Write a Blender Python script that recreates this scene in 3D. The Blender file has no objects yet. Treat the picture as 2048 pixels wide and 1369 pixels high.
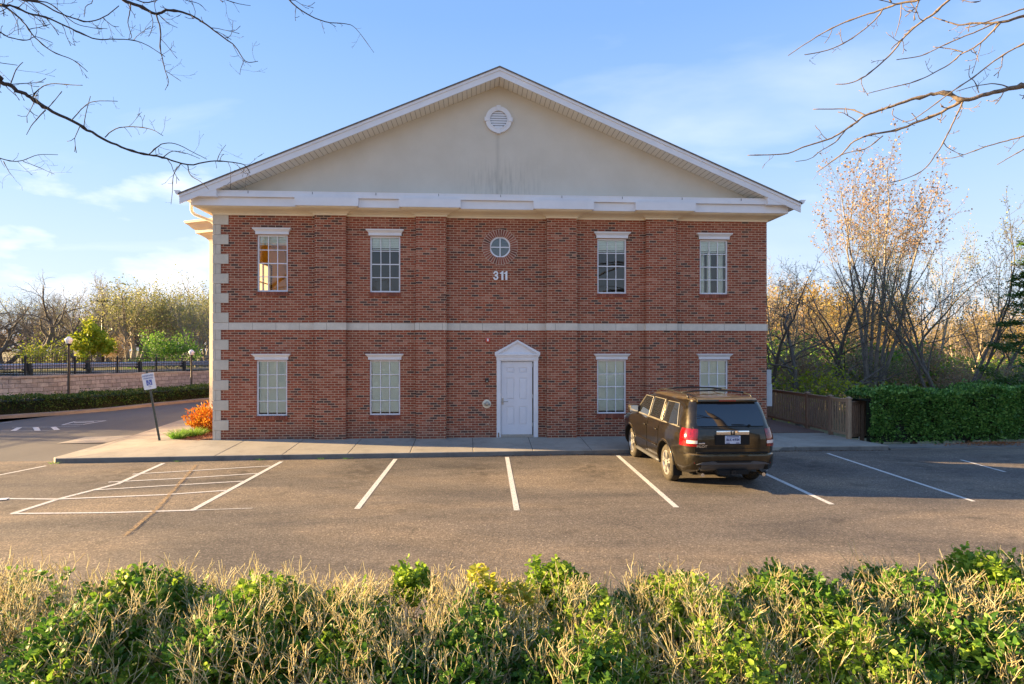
import bpy, bmesh, math, random
import numpy as np
from mathutils import Vector, Matrix

C = bpy.context.scene.collection
SC = bpy.context.scene
R = math.radians

# ---------------------------------------------------------------- camera
TH = R(3.43); CT = math.cos(TH); ST = math.sin(TH); FPX = 1200.0; CH = 2.72
cam = bpy.data.cameras.new('camera'); co = bpy.data.objects.new('camera', cam); C.objects.link(co)
co.location = (0, 0, CH); co.rotation_euler = (R(90), 0, -TH)
cam.sensor_width = 36; cam.lens = 36*FPX/2048; cam.shift_y = 16.5/2048
cam.clip_start = 0.05; cam.clip_end = 3000
SC.camera = co

# ---------------------------------------------------------------- sky and sun
SUN_EL = R(13.0); SUN_AZ = Vector((-0.985, 0.172, 0))          # direction towards the sun, level
w = bpy.data.worlds.new('World'); SC.world = w; w.use_nodes = True
nt = w.node_tree; nt.nodes.clear()
N = nt.nodes.new; LK = nt.links.new
out = N('ShaderNodeOutputWorld'); bg = N('ShaderNodeBackground'); LK(bg.outputs[0], out.inputs[0])
sky = N('ShaderNodeTexSky'); sky.sky_type = 'NISHITA'; sky.sun_disc = False
sky.sun_elevation = SUN_EL; sky.sun_rotation = math.atan2(SUN_AZ.x, SUN_AZ.y)
sky.air_density = 1.0; sky.dust_density = 0.6; sky.ozone_density = 1.6; sky.altitude = 100
SKY_STR = 0.078; SKY_K = 3.15
bg.inputs[1].default_value = SKY_STR
tc = N('ShaderNodeTexCoord')
sep = N('ShaderNodeSeparateXYZ'); LK(tc.outputs['Generated'], sep.inputs[0])
def wmath(op, a, b=None, clamp=False):
    n = N('ShaderNodeMath'); n.operation = op; n.use_clamp = clamp
    for i, x in enumerate((a, b)):
        if x is None: continue
        if isinstance(x, (int, float)): n.inputs[i].default_value = x
        else: LK(x, n.inputs[i])
    return n.outputs[0]
def wramp(src, pts):
    r = N('ShaderNodeValToRGB'); LK(src, r.inputs[0]); e = r.color_ramp.elements
    while len(e) < len(pts): e.new(0.5)
    for el, (p, c) in zip(e, pts): el.position = p; el.color = c if len(c) == 4 else (*c, 1)
    return r.outputs[0]
# thin high cloud: noise laid on a flat layer far overhead
zc = wmath('ADD', sep.outputs[2], 0.12)
cx = wmath('DIVIDE', sep.outputs[0], zc); cy = wmath('DIVIDE', sep.outputs[1], zc)
comb = N('ShaderNodeCombineXYZ'); LK(cx, comb.inputs[0]); LK(cy, comb.inputs[1])
n1 = N('ShaderNodeTexNoise'); n1.inputs['Scale'].default_value = 0.62; n1.inputs['Detail'].default_value = 7; n1.inputs['Roughness'].default_value = 0.5
n1.inputs['Distortion'].default_value = 0.4
mp = N('ShaderNodeMapping'); mp.inputs['Location'].default_value = (3.3, 1.7, 0); mp.inputs['Rotation'].default_value = (0, 0, 0.5); mp.inputs['Scale'].default_value = (1, 1.9, 1)
LK(comb.outputs[0], mp.inputs[0]); LK(mp.outputs[0], n1.inputs['Vector'])
cirrus = wramp(n1.outputs[0], [(0.57, (0, 0, 0)), (0.82, (0.40, 0.40, 0.40))])
# low cumulus bank: noise on the direction, only near the horizon
n2 = N('ShaderNodeTexNoise'); n2.inputs['Scale'].default_value = 4.2; n2.inputs['Detail'].default_value = 8; n2.inputs['Roughness'].default_value = 0.52
mp2 = N('ShaderNodeMapping'); mp2.inputs['Location'].default_value = (0.35, 0.2, 0.1); mp2.inputs['Scale'].default_value = (1, 1, 2.6)
LK(tc.outputs['Generated'], mp2.inputs[0]); LK(mp2.outputs[0], n2.inputs['Vector'])
band = wramp(sep.outputs[2], [(0.0, (.62, .62, .62)), (0.13, (.56, .56, .56)), (0.24, (0.40, 0.40, 0.40)), (0.40, (0.0, 0.0, 0.0))])
cum = wmath('MULTIPLY', wmath('SUBTRACT', wmath('ADD', n2.outputs[0], band), 1.0), 7.0, True)
cum = wmath('MULTIPLY', cum, wmath('ADD', wmath('MULTIPLY', sep.outputs[0], -1.3, True), 0.06, True))
msk = wmath('MAXIMUM', cirrus, cum, True)
pale = wramp(sep.outputs[2], [(0.0, (.94, .94, .94)), (0.3, (.88, .88, .88)), (0.7, (.65, .65, .65)), (1, (.5, .5, .5))])
mg = N('ShaderNodeMixRGB'); mg.blend_type = 'MULTIPLY'; mg.inputs[0].default_value = 1; mg.inputs[2].default_value = (SKY_K, SKY_K, SKY_K, 1)
m0 = N('ShaderNodeMixRGB'); LK(pale, m0.inputs[0]); LK(sky.outputs[0], m0.inputs[1]); LK(wramp(sep.outputs[2], [(0.0, (.74, .81, .92)), (0.10, (.62, .75, .95)), (0.28, (.40, .61, .96)), (0.48, (.235, .455, .92)), (1.0, (.12, .28, .70))]), mg.inputs[1]); LK(mg.outputs[0], m0.inputs[2])
hs = N('ShaderNodeHueSaturation'); hs.inputs['Saturation'].default_value = 1.0; hs.inputs['Value'].default_value = 1.0
LK(m0.outputs[0], hs.inputs['Color'])
m1 = N('ShaderNodeMixRGB'); LK(msk, m1.inputs[0]); LK(hs.outputs[0], m1.inputs[1]); m1.inputs[2].default_value = (4.1, 4.1, 4.3, 1)
LK(m1.outputs[0], bg.inputs[0])

sl = bpy.data.lights.new('sun', 'SUN'); so = bpy.data.objects.new('sun', sl); C.objects.link(so)
sl.energy = 5.0; sl.angle = R(0.5); sl.color = (1.0, 0.70, 0.34)
sd = Vector((SUN_AZ.x*math.cos(SUN_EL), SUN_AZ.y*math.cos(SUN_EL), math.sin(SUN_EL)))
so.rotation_euler = sd.to_track_quat('Z', 'Y').to_euler()
so.location = (-30, 5, 20)
SC.view_settings.view_transform = 'Standard'; SC.view_settings.look = 'None'
SC.view_settings.exposure = 2.24; SC.view_settings.gamma = 1

# ---------------------------------------------------------------- points of the place
def ray(u, v):
    a = (u-1024)/FPX
    return (a*CT+ST, CT-a*ST, (701-v)/FPX)
def at_y(u, v, Y):                      # the point on the upright plane at depth Y
    r = ray(u, v); t = Y/r[1]; return Vector((r[0]*t, Y, CH+r[2]*t))
def at_z(u, v, Z=0.0):                  # the point on the level plane at height Z
    r = ray(u, v); t = (Z-CH)/r[2]; return Vector((r[0]*t, r[1]*t, Z))
def at_d(u, v, D):                      # the point at a distance along the view
    r = ray(u, v); return Vector((r[0]*D, r[1]*D, CH+r[2]*D))

# ---------------------------------------------------------------- objects, tags
def tag(o, label=None, cat=None, group=None, kind=None):
    if label: o['label'] = label
    if cat: o['category'] = cat
    if group: o['group'] = group
    if kind: o['kind'] = kind
    return o
def thing(name, label, cat, loc=(0, 0, 0), rz=0.0, group=None):
    o = bpy.data.objects.new(name, None); C.objects.link(o); o.location = loc; o.rotation_euler = (0, 0, rz)
    o.empty_display_size = 0.2
    return tag(o, label, cat, group)
def dup(root, loc=None, rz=None, scale=None, label=None, group=None):
    def cp(o, par):
        c = o.copy(); C.objects.link(c); c.parent = par
        for ch in o.children: cp(ch, c)
        return c
    r = cp(root, None)
    if loc is not None: r.location = loc
    if rz is not None: r.rotation_euler = (0, 0, rz)
    if scale is not None: r.scale = scale if hasattr(scale, '__len__') else (scale,)*3
    if label: r['label'] = label
    if group: r['group'] = group
    return r

class MB:
    """collects shapes, then links them as one mesh object"""
    def __init__(s): s.v = []; s.f = []; s.m = []; s.mi = 0
    def add(s, vs, fs):
        b = len(s.v); s.v += [tuple(p) for p in vs]; s.f += [tuple(i+b for i in f) for f in fs]; s.m += [s.mi]*len(fs); return s
    def box(s, a, b):
        x0, y0, z0 = [min(p, q) for p, q in zip(a, b)]; x1, y1, z1 = [max(p, q) for p, q in zip(a, b)]
        return s.add([(x0,y0,z0),(x1,y0,z0),(x1,y1,z0),(x0,y1,z0),(x0,y0,z1),(x1,y0,z1),(x1,y1,z1),(x0,y1,z1)],
                     [(0,3,2,1),(4,5,6,7),(0,1,5,4),(1,2,6,5),(2,3,7,6),(3,0,4,7)])
    def bevbox(s, a, b, e=0.01):
        lo = [min(p, q) for p, q in zip(a, b)]; hi = [max(p, q) for p, q in zip(a, b)]
        bm = bmesh.new(); bmesh.ops.create_cube(bm, size=1)
        for v in bm.verts: v.co = Vector([(lo[i]+hi[i])/2+v.co[i]*(hi[i]-lo[i]) for i in range(3)])
        bmesh.ops.bevel(bm, geom=bm.edges[:], offset=e, segments=2, affect='EDGES', profile=0.6)
        bm.verts.index_update(); s.add([v.co for v in bm.verts], [[v.index for v in f.verts] for f in bm.faces]); bm.free(); return s
    def prism(s, poly, y0, y1, plane='xz'):
        n = len(poly)
        if plane == 'xz': A = [(p[0], y0, p[1]) for p in poly]; B = [(p[0], y1, p[1]) for p in poly]
        elif plane == 'xy': A = [(p[0], p[1], y0) for p in poly]; B = [(p[0], p[1], y1) for p in poly]
        else: A = [(y0, p[0], p[1]) for p in poly]; B = [(y1, p[0], p[1]) for p in poly]
        return s.add(A+B, [tuple(range(n)), tuple(range(2*n-1, n-1, -1))]+[(i, i+n, (i+1) % n+n, (i+1) % n) for i in range(n)])
    def tube(s, pts, r, n=8, caps=True):
        pts = [Vector(p) for p in pts]
        rr = r if hasattr(r, '__len__') else [r]*len(pts)
        vs = []; up = None
        for i, p in enumerate(pts):
            d = (pts[min(i+1, len(pts)-1)]-pts[max(i-1, 0)]).normalized()
            if up is None: up = d.orthogonal().normalized()
            up = (up-d*up.dot(d)); up = up.normalized() if up.length > 1e-6 else d.orthogonal().normalized()
            sd_ = d.cross(up)
            for k in range(n):
                a = 2*math.pi*k/n; vs.append(p+(up*math.cos(a)+sd_*math.sin(a))*rr[i])
        fs = [(i*n+k, i*n+(k+1) % n, (i+1)*n+(k+1) % n, (i+1)*n+k) for i in range(len(pts)-1) for k in range(n)]
        if caps: fs += [tuple(range(n-1, -1, -1)), tuple((len(pts)-1)*n+k for k in range(n))]
        return s.add(vs, fs)
    def lathe(s, prof, n=24, axis='z', c=(0, 0, 0), caps=True):     # prof: (radius, height)
        vs = []
        for r_, h in prof:
            for k in range(n):
                a = 2*math.pi*k/n; p = (r_*math.cos(a), r_*math.sin(a), h)
                if axis == 'x': p = (h, p[0], p[1])
                if axis == 'y': p = (p[0], h, p[1])
                vs.append((p[0]+c[0], p[1]+c[1], p[2]+c[2]))
        m = len(prof)
        fs = [(i*n+k, i*n+(k+1) % n, (i+1)*n+(k+1) % n, (i+1)*n+k) for i in range(m-1) for k in range(n)]
        if caps: fs += [tuple(range(n-1, -1, -1)), tuple((m-1)*n+k for k in range(n))]
        return s.add(vs, fs)
    def build(s, name, mat, parent=None, smooth=False, bevel=0, fix=True, autosm=None):
        me = bpy.data.meshes.new(name); me.from_pydata(s.v, [], s.f)
        mats = mat if isinstance(mat, (list, tuple)) else [mat]
        for m_ in mats: me.materials.append(m_)
        if len(mats) > 1: me.polygons.foreach_set('material_index', s.m)
        if fix:
            bm = bmesh.new(); bm.from_mesh(me); bmesh.ops.recalc_face_normals(bm, faces=bm.faces); bm.to_mesh(me); bm.free()
        if smooth: me.shade_smooth()
        if autosm is not None: me.shade_smooth(); me.set_sharp_from_angle(angle=R(autosm))
        o = bpy.data.objects.new(name, me); C.objects.link(o)
        if parent: o.parent = parent
        if bevel:
            b = o.modifiers.new('bevel', 'BEVEL'); b.width = bevel; b.segments = 2; b.limit_method = 'ANGLE'; b.angle_limit = R(40)
        return o

def quick_mesh(name, V, Q, mat, parent=None, smooth=False, midx=None):
    """numpy arrays -> mesh object; Q is (n,4) or (n,3)"""
    me = bpy.data.meshes.new(name); k = Q.shape[1]
    me.vertices.add(len(V)); me.vertices.foreach_set('co', V.astype(np.float32).ravel())
    me.loops.add(Q.size); me.loops.foreach_set('vertex_index', Q.astype(np.int32).ravel())
    me.polygons.add(len(Q)); me.polygons.foreach_set('loop_start', np.arange(0, Q.size, k, dtype=np.int32))
    if smooth: me.polygons.foreach_set('use_smooth', np.ones(len(Q), bool))
    for m_ in (mat if isinstance(mat, (list, tuple)) else [mat]): me.materials.append(m_)
    if midx is not None: me.polygons.foreach_set('material_index', midx.astype(np.int32))
    me.update(calc_edges=True)
    o = bpy.data.objects.new(name, me); C.objects.link(o)
    if parent: o.parent = parent
    return o

def norm(a): return a/np.maximum(np.linalg.norm(a, axis=-1, keepdims=True), 1e-9)
def seg_arrays(P0, P1, R0, R1, n=4):
    """frustum for each segment, no caps"""
    P0 = np.asarray(P0, float); P1 = np.asarray(P1, float); R0 = np.asarray(R0, float); R1 = np.asarray(R1, float)
    d = norm(P1-P0); ref = np.where(np.abs(d[:, 2:3]) > 0.8, np.array([[1., 0, 0]]), np.array([[0, 0, 1.]]))
    a = norm(np.cross(d, ref)); b = np.cross(d, a)
    m = len(P0); V = np.zeros((m, 2*n, 3))
    for k in range(n):
        t = 2*math.pi*k/n; o = a*math.cos(t)+b*math.sin(t)
        V[:, k] = P0+o*R0[:, None]; V[:, n+k] = P1+o*R1[:, None]
    base = (np.arange(m)*2*n)[:, None]
    Q = np.concatenate([base+np.array([[k, (k+1) % n, n+(k+1) % n, n+k]]) for k in range(n)], 0)
    return V.reshape(-1, 3), Q
def leaf_arrays(P, D, L, W, fold=0.3, rng=None):
    """folded leaf of two quads at each point P pointing along D"""
    D = norm(D); m = len(P)
    r_ = rng.normal(size=(m, 3)); a = norm(np.cross(D, r_)); nrm = np.cross(D, a)
    L = L[:, None]; W = W[:, None]
    base = P; tip = P+D*L
    up = nrm*W*fold
    l1 = P+D*L*0.3+a*W+up; l2 = P+D*L*0.72+a*W*0.75+up
    r1 = P+D*L*0.3-a*W+up; r2 = P+D*L*0.72-a*W*0.75+up
    V = np.stack([base, l1, l2, tip, r2, r1], 1).reshape(-1, 3)
    b = (np.arange(m)*6)[:, None]
    Q = np.concatenate([b+np.array([[0, 1, 2, 3]]), b+np.array([[0, 3, 4, 5]])], 0)
    return V, Q

# ---------------------------------------------------------------- materials
class NT:
    def __init__(s, name):
        s.m = bpy.data.materials.new(name); s.m.use_nodes = True; s.t = s.m.node_tree; s.t.nodes.clear()
        s.out = s.n('ShaderNodeOutputMaterial'); s.p = s.n('ShaderNodeBsdfPrincipled'); s.l(s.p.outputs[0], s.out.inputs[0])
    def n(s, t, **k):
        x = s.t.nodes.new(t)
        for a, b in k.items(): setattr(x, a, b)
        return x
    def l(s, a, b): s.t.links.new(a, b)
    def set(s, node, **k):
        for a, b in k.items():
            i = node.inputs[a.replace('_', ' ')]
            if isinstance(b, bpy.types.NodeSocket): s.l(b, i)
            else: i.default_value = (*b, 1) if hasattr(b, '__len__') and len(b) == 3 and i.type == 'RGBA' else b
        return node
    def math(s, op, a, b=None, c=None, clamp=False):
        x = s.n('ShaderNodeMath', operation=op, use_clamp=clamp)
        for i, q in enumerate((a, b, c)):
            if q is None: continue
            if isinstance(q, (int, float)): x.inputs[i].default_value = q
            else: s.l(q, x.inputs[i])
        return x.outputs[0]
    def ramp(s, src, pts, interp='LINEAR'):
        r_ = s.n('ShaderNodeValToRGB'); s.l(src, r_.inputs[0]); r_.color_ramp.interpolation = interp; e = r_.color_ramp.elements
        while len(e) < len(pts): e.new(0.5)
        for el, (p, c) in zip(e, pts):
            el.position = p; el.color = (c, c, c, 1) if isinstance(c, (int, float)) else (*c, 1)
        return r_.outputs[0]
    def mix(s, f, a, b, bt='MIX'):
        x = s.n('ShaderNodeMixRGB', blend_type=bt)
        for i, q in zip((0, 1, 2), (f, a, b)):
            if isinstance(q, bpy.types.NodeSocket): s.l(q, x.inputs[i])
            elif i == 0: x.inputs[0].default_value = q
            else: x.inputs[i].default_value = (*q, 1)
        return x.outputs[0]
    def co(s, scale=(1, 1, 1), rot=(0, 0, 0), kind='Object', loc=(0, 0, 0)):
        t = s.n('ShaderNodeTexCoord'); m_ = s.n('ShaderNodeMapping'); m_.inputs['Scale'].default_value = scale
        m_.inputs['Rotation'].default_value = rot; m_.inputs['Location'].default_value = loc
        s.l(t.outputs[kind], m_.inputs[0]); return m_.outputs[0]
    def noise(s, scale, detail=4, rough=0.55, vec=None, dist=0.0):
        x = s.n('ShaderNodeTexNoise'); x.inputs['Scale'].default_value = scale; x.inputs['Detail'].default_value = detail
        x.inputs['Roughness'].default_value = rough; x.inputs['Distortion'].default_value = dist
        s.l(vec if vec is not None else s.co(), x.inputs['Vector']); return x.outputs[0]
    def bump(s, h, strength=0.3, dist=0.01):
        b = s.n('ShaderNodeBump'); b.inputs['Strength'].default_value = strength; b.inputs['Distance'].default_value = dist
        s.l(h, b.inputs['Height']); s.l(b.outputs[0], s.p.inputs['Normal'])

def mk(name, col, rough=0.6, metal=0.0, var=0.15, scale=6.0, bump=0.0, spec=0.5, col2=None, coat=0.0, bscale=None, stretch=(1, 1, 1)):
    t = NT(name); v = t.co(scale=stretch); nz = t.noise(scale, 5, 0.6, v)
    c2 = col2 if col2 else tuple(min(1, c*(1+var)) for c in col)
    c1 = tuple(c*(1-var) for c in col)
    t.l(t.ramp(nz, [(0.3, c1), (0.7, c2)]), t.p.inputs['Base Color'])
    t.set(t.p, Roughness=rough, Metallic=metal); t.p.inputs['Specular IOR Level'].default_value = spec
    t.p.inputs['Coat Weight'].default_value = coat; t.p.inputs['Coat Roughness'].default_value = 0.06
    if bump: t.bump(t.noise(bscale or scale*4, 4, 0.6, v), bump)
    return t.m
M = {}
def brick_mat(name, horiz=True):
    t = NT(name); g = t.n('ShaderNodeTexCoord'); s = t.n('ShaderNodeSeparateXYZ'); t.l(g.outputs['Object'], s.inputs[0])
    xy = t.math('ADD', s.outputs[0], s.outputs[1])
    zz = t.math('ADD', s.outputs[2], -0.22)
    c = t.n('ShaderNodeCombineXYZ'); t.l(xy, c.inputs[0]); t.l(zz, c.inputs[1])
    b = t.n('ShaderNodeTexBrick'); t.l(c.outputs[0], b.inputs['Vector'])
    b.offset = 0.5; b.squash = 1.0
    b.inputs['Color1'].default_value = (0, 0, 0, 1); b.inputs['Color2'].default_value = (1, 1, 1, 1); b.inputs['Mortar'].default_value = (0.5, 0.5, 0.5, 1)
    b.inputs['Scale'].default_value = 1.0; b.inputs['Mortar Size'].default_value = 0.0075; b.inputs['Mortar Smooth'].default_value = 0.12
    b.inputs['Bias'].default_value = 0.0; b.inputs['Brick Width'].default_value = 0.2032; b.inputs['Row Height'].default_value = 0.0683
    col = t.ramp(b.outputs['Color'], [(0.0, (0.085, 0.052, 0.046)), (0.07, (0.11, 0.055, 0.044)), (0.14, (0.22, 0.060, 0.036)), (0.45, (0.315, 0.084, 0.046)), (0.75, (0.265, 0.071, 0.039)), (0.9, (0.355, 0.122, 0.072)), (1.0, (0.39, 0.165, 0.108))])
    nz = t.noise(22, 5, 0.65); patch = t.noise(0.55, 3, 0.5)
    col = t.mix(0.55, col, t.ramp(nz, [(0.2, 0.45), (0.8, 1.5)]), 'MULTIPLY')
    col = t.mix(0.5, col, t.ramp(patch, [(0.3, 0.72), (0.7, 1.28)]), 'MULTIPLY')
    effl = t.noise(1.1, 6, 0.7, t.co(loc=(7, 3, 2)))
    col = t.mix(t.ramp(effl, [(0.56, 0.0), (0.75, 0.16)]), col, (0.46, 0.25, 0.17))
    base_ = t.math('SUBTRACT', 1.0, t.math('MULTIPLY', zz, 1.6), clamp=True); c_ = t.math('MULTIPLY', base_, t.ramp(t.noise(1.6, 5, 0.7), [(0.35, 0.0), (0.65, 0.8)])); col = t.mix(c_, col, (0.13, 0.07, 0.055))
    run = t.ramp(t.noise(1.5, 4, 0.6, t.co(scale=(2.6, 1, 0.16))), [(0.56, 0.0), (0.74, 0.5)]); col = t.mix(run, col, (0.19, 0.075, 0.05))
    mort = t.mix(t.noise(30, 3), (0.44, 0.30, 0.20), (0.60, 0.43, 0.30))
    fin = t.mix(b.outputs['Fac'], col, mort)
    t.l(fin, t.p.inputs['Base Color']); t.set(t.p, Roughness=0.9); t.p.inputs['Specular IOR Level'].default_value = 0.2
    h = t.math('SUBTRACT', t.math('MULTIPLY', nz, 0.25), b.outputs['Fac'])
    t.bump(h, 0.55, 0.006)
    return t.m
M['brick'] = brick_mat('red_brick')
def island_brick(name):
    t = NT(name); g = t.n('ShaderNodeNewGeometry')
    col = t.ramp(g.outputs['Random Per Island'], [(0.0, (0.10, 0.045, 0.035)), (0.12, (0.20, 0.062, 0.040)), (0.6, (0.27, 0.080, 0.048)), (1.0, (0.33, 0.115, 0.07))])
    col = t.mix(0.5, col, t.ramp(t.noise(24, 5), [(0.2, 0.5), (0.8, 1.5)]), 'MULTIPLY')
    t.l(col, t.p.inputs['Base Color']); t.set(t.p, Roughness=0.9); t.bump(t.noise(60, 4), 0.4, 0.004); return t.m
M['brick_solid'] = island_brick('brick_units')
M['mortar'] = mk('mortar', (0.52, 0.40, 0.32), 0.95, var=0.2, scale=30, bump=0.3)

def stone_mat(name, c, joint=0.0):
    t = NT(name); nz = t.noise(3.0, 6, 0.65)
    col = t.ramp(nz, [(0.25, tuple(q*0.84 for q in c)), (0.75, tuple(min(1, q*1.1) for q in c))])
    fine = t.noise(60, 3, 0.6); col = t.mix(0.35, col, t.ramp(fine, [(0.3, 0.8), (0.7, 1.12)]), 'MULTIPLY')
    streak = t.noise(2.0, 5, 0.6, t.co(scale=(3, 3, 0.35)))
    col = t.mix(t.ramp(streak, [(0.55, 0.0), (0.8, 0.35)]), col, tuple(q*0.62 for q in c))
    if joint:
        g = t.n('ShaderNodeTexCoord'); s = t.n('ShaderNodeSeparateXYZ'); t.l(g.outputs['Object'], s.inputs[0])
        fr = t.math('FRACT', t.math('DIVIDE', t.math('ADD', s.outputs[0], s.outputs[1]), joint))
        line = t.math('LESS_THAN', fr, 0.010/joint*1.0)
        col = t.mix(line, col, (0.25, 0.22, 0.18)); 
    t.l(col, t.p.inputs['Base Color']); t.set(t.p, Roughness=0.88); t.bump(fine, 0.25, 0.003); return t.m
M['stone'] = stone_mat('cast_stone', (0.60, 0.545, 0.45))
M['belt'] = stone_mat('belt_stone', (0.66, 0.605, 0.52), 0.643)
M['trim'] = mk('white_trim', (0.75, 0.75, 0.78), 0.45, var=0.05, scale=2.0, bump=0.03)
M['trim_dirty'] = mk('weathered_trim', (0.70, 0.69, 0.68), 0.6, var=0.12, scale=5)
M['cream'] = mk('cream_moulding', (0.80, 0.71, 0.54), 0.7, var=0.09, scale=1.3, bump=0.05)
def stucco():
    t = NT('gable_stucco'); a = t.noise(1.2, 5, 0.6); c = t.ramp(a, [(0.3, (0.585, 0.535, 0.45)), (0.7, (0.645, 0.595, 0.51))])
    f = t.noise(180, 3, 0.7); c = t.mix(0.3, c, t.ramp(f, [(0.3, 0.85), (0.7, 1.1)]), 'MULTIPLY')
    g = t.n('ShaderNodeTexCoord'); s = t.n('ShaderNodeSeparateXYZ'); t.l(g.outputs['Object'], s.inputs[0])
    # dark water stains that ran down below the vent
    near = t.math('SUBTRACT', 1.0, t.math('MULTIPLY', t.math('ABSOLUTE', t.math('ADD', s.outputs[0], -0.75)), 0.62), clamp=True)
    low = t.math('MULTIPLY', t.math('SUBTRACT', 8.35, s.outputs[2]), 1.3, clamp=True)
    st = t.ramp(t.noise(5.0, 5, 0.6, t.co(scale=(3.2, 1, 0.25))), [(0.46, 0.0), (0.68, 1.0)])
    k = t.math('MULTIPLY', t.math('MULTIPLY', near, low), t.math('MULTIPLY', st, 0.42))
    c = t.mix(k, c, (0.17, 0.165, 0.15))
    # single run straight under the vent
    run = t.math('SUBTRACT', 1.0, t.math('MULTIPLY', t.math('ABSOLUTE', t.math('ADD', s.outputs[0], -0.62)), 12.0), clamp=True)
    run = t.math('MULTIPLY', run, t.math('LESS_THAN', s.outputs[2], 8.95)); 
    c = t.mix(t.math('MULTIPLY', run, 0.22), c, (0.2, 0.19, 0.17))
    t.l(c, t.p.inputs['Base Color']); t.set(t.p, Roughness=0.95); t.bump(f, 0.3, 0.004); return t.m
M['stucco'] = stucco()
def soffit():
    t = NT('soffit_vinyl'); g = t.n('ShaderNodeTexCoord'); s = t.n('ShaderNodeSeparateXYZ'); t.l(g.outputs['Object'], s.inputs[0])
    fr = t.math('FRACT', t.math('DIVIDE', s.outputs[0], 0.130)); line = t.math('LESS_THAN', fr, 0.10)
    c = t.mix(line, (0.78, 0.75, 0.66), (0.34, 0.30, 0.24)); t.l(c, t.p.inputs['Base Color']); t.set(t.p, Roughness=0.5)
    t.bump(t.math('SUBTRACT', 1.0, line), 0.6, 0.01); return t.m
M['soffit'] = soffit()
M['shingle'] = mk('asphalt_shingle', (0.16, 0.14, 0.13), 0.95, var=0.5, scale=9, bump=0.5)
M['glass'] = None
def glass(name, tint=(0.97, 0.99, 0.98)):
    t = NT(name); tr = t.n('ShaderNodeBsdfTransparent'); tr.inputs[0].default_value = (*tint, 1)
    gl = t.n('ShaderNodeBsdfGlossy'); gl.inputs['Roughness'].default_value = 0.01; gl.inputs[0].default_value = (1, 1, 1, 1)
    fr = t.n('ShaderNodeFresnel'); fr.inputs[0].default_value = 1.7
    nb = t.n('ShaderNodeBump'); nb.inputs['Strength'].default_value = 0.04; nb.inputs['Distance'].default_value = 0.02; t.l(t.noise(1.6, 2), nb.inputs['Height']); t.l(nb.outputs[0], gl.inputs['Normal'])
    mx = t.n('ShaderNodeMixShader'); t.l(fr.outputs[0], mx.inputs[0]); t.l(tr.outputs[0], mx.inputs[1]); t.l(gl.outputs[0], mx.inputs[2])
    t.l(mx.outputs[0], t.out.inputs[0]); return t.m
M['glass'] = glass('window_glass')
M['blind'] = mk('window_blind', (0.90, 0.95, 0.85), 0.6, var=0.04)
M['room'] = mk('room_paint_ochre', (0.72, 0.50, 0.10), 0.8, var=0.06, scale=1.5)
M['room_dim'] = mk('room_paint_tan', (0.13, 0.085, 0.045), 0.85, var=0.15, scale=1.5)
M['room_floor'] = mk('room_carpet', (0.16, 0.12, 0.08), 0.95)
M['number'] = mk('number_metal', (0.80, 0.80, 0.82), 0.35, var=0.04)
M['door'] = mk('door_paint', (0.72, 0.72, 0.76), 0.45, var=0.04, scale=2.5, bump=0.02)
M['steel'] = mk('brushed_steel', (0.45, 0.44, 0.42), 0.35, 0.9, var=0.15, scale=20)
M['dark'] = mk('dark_gap', (0.015, 0.014, 0.013), 0.8)
M['black_metal'] = mk('black_metal', (0.018, 0.018, 0.02), 0.4, 0.2, var=0.3, bump=0.05)
M['red_plastic'] = mk('red_alarm', (0.55, 0.06, 0.04), 0.4)
M['white_plastic'] = mk('white_plastic', (0.8, 0.8, 0.78), 0.4, var=0.03)
M['grey_box'] = mk('grey_utility_paint', (0.46, 0.48, 0.50), 0.5, var=0.08, scale=2)
M['green_post'] = mk('galvanised_green_post', (0.13, 0.145, 0.12), 0.55, 0.3, var=0.2, scale=10, bump=0.1)
M['sign_white'] = mk('sign_face', (0.74, 0.75, 0.78), 0.4, var=0.05)
M['sign_blue'] = mk('sign_blue', (0.10, 0.14, 0.42), 0.45, var=0.1)
M['sign_ink'] = mk('sign_lettering', (0.10, 0.13, 0.33), 0.5)

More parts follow.
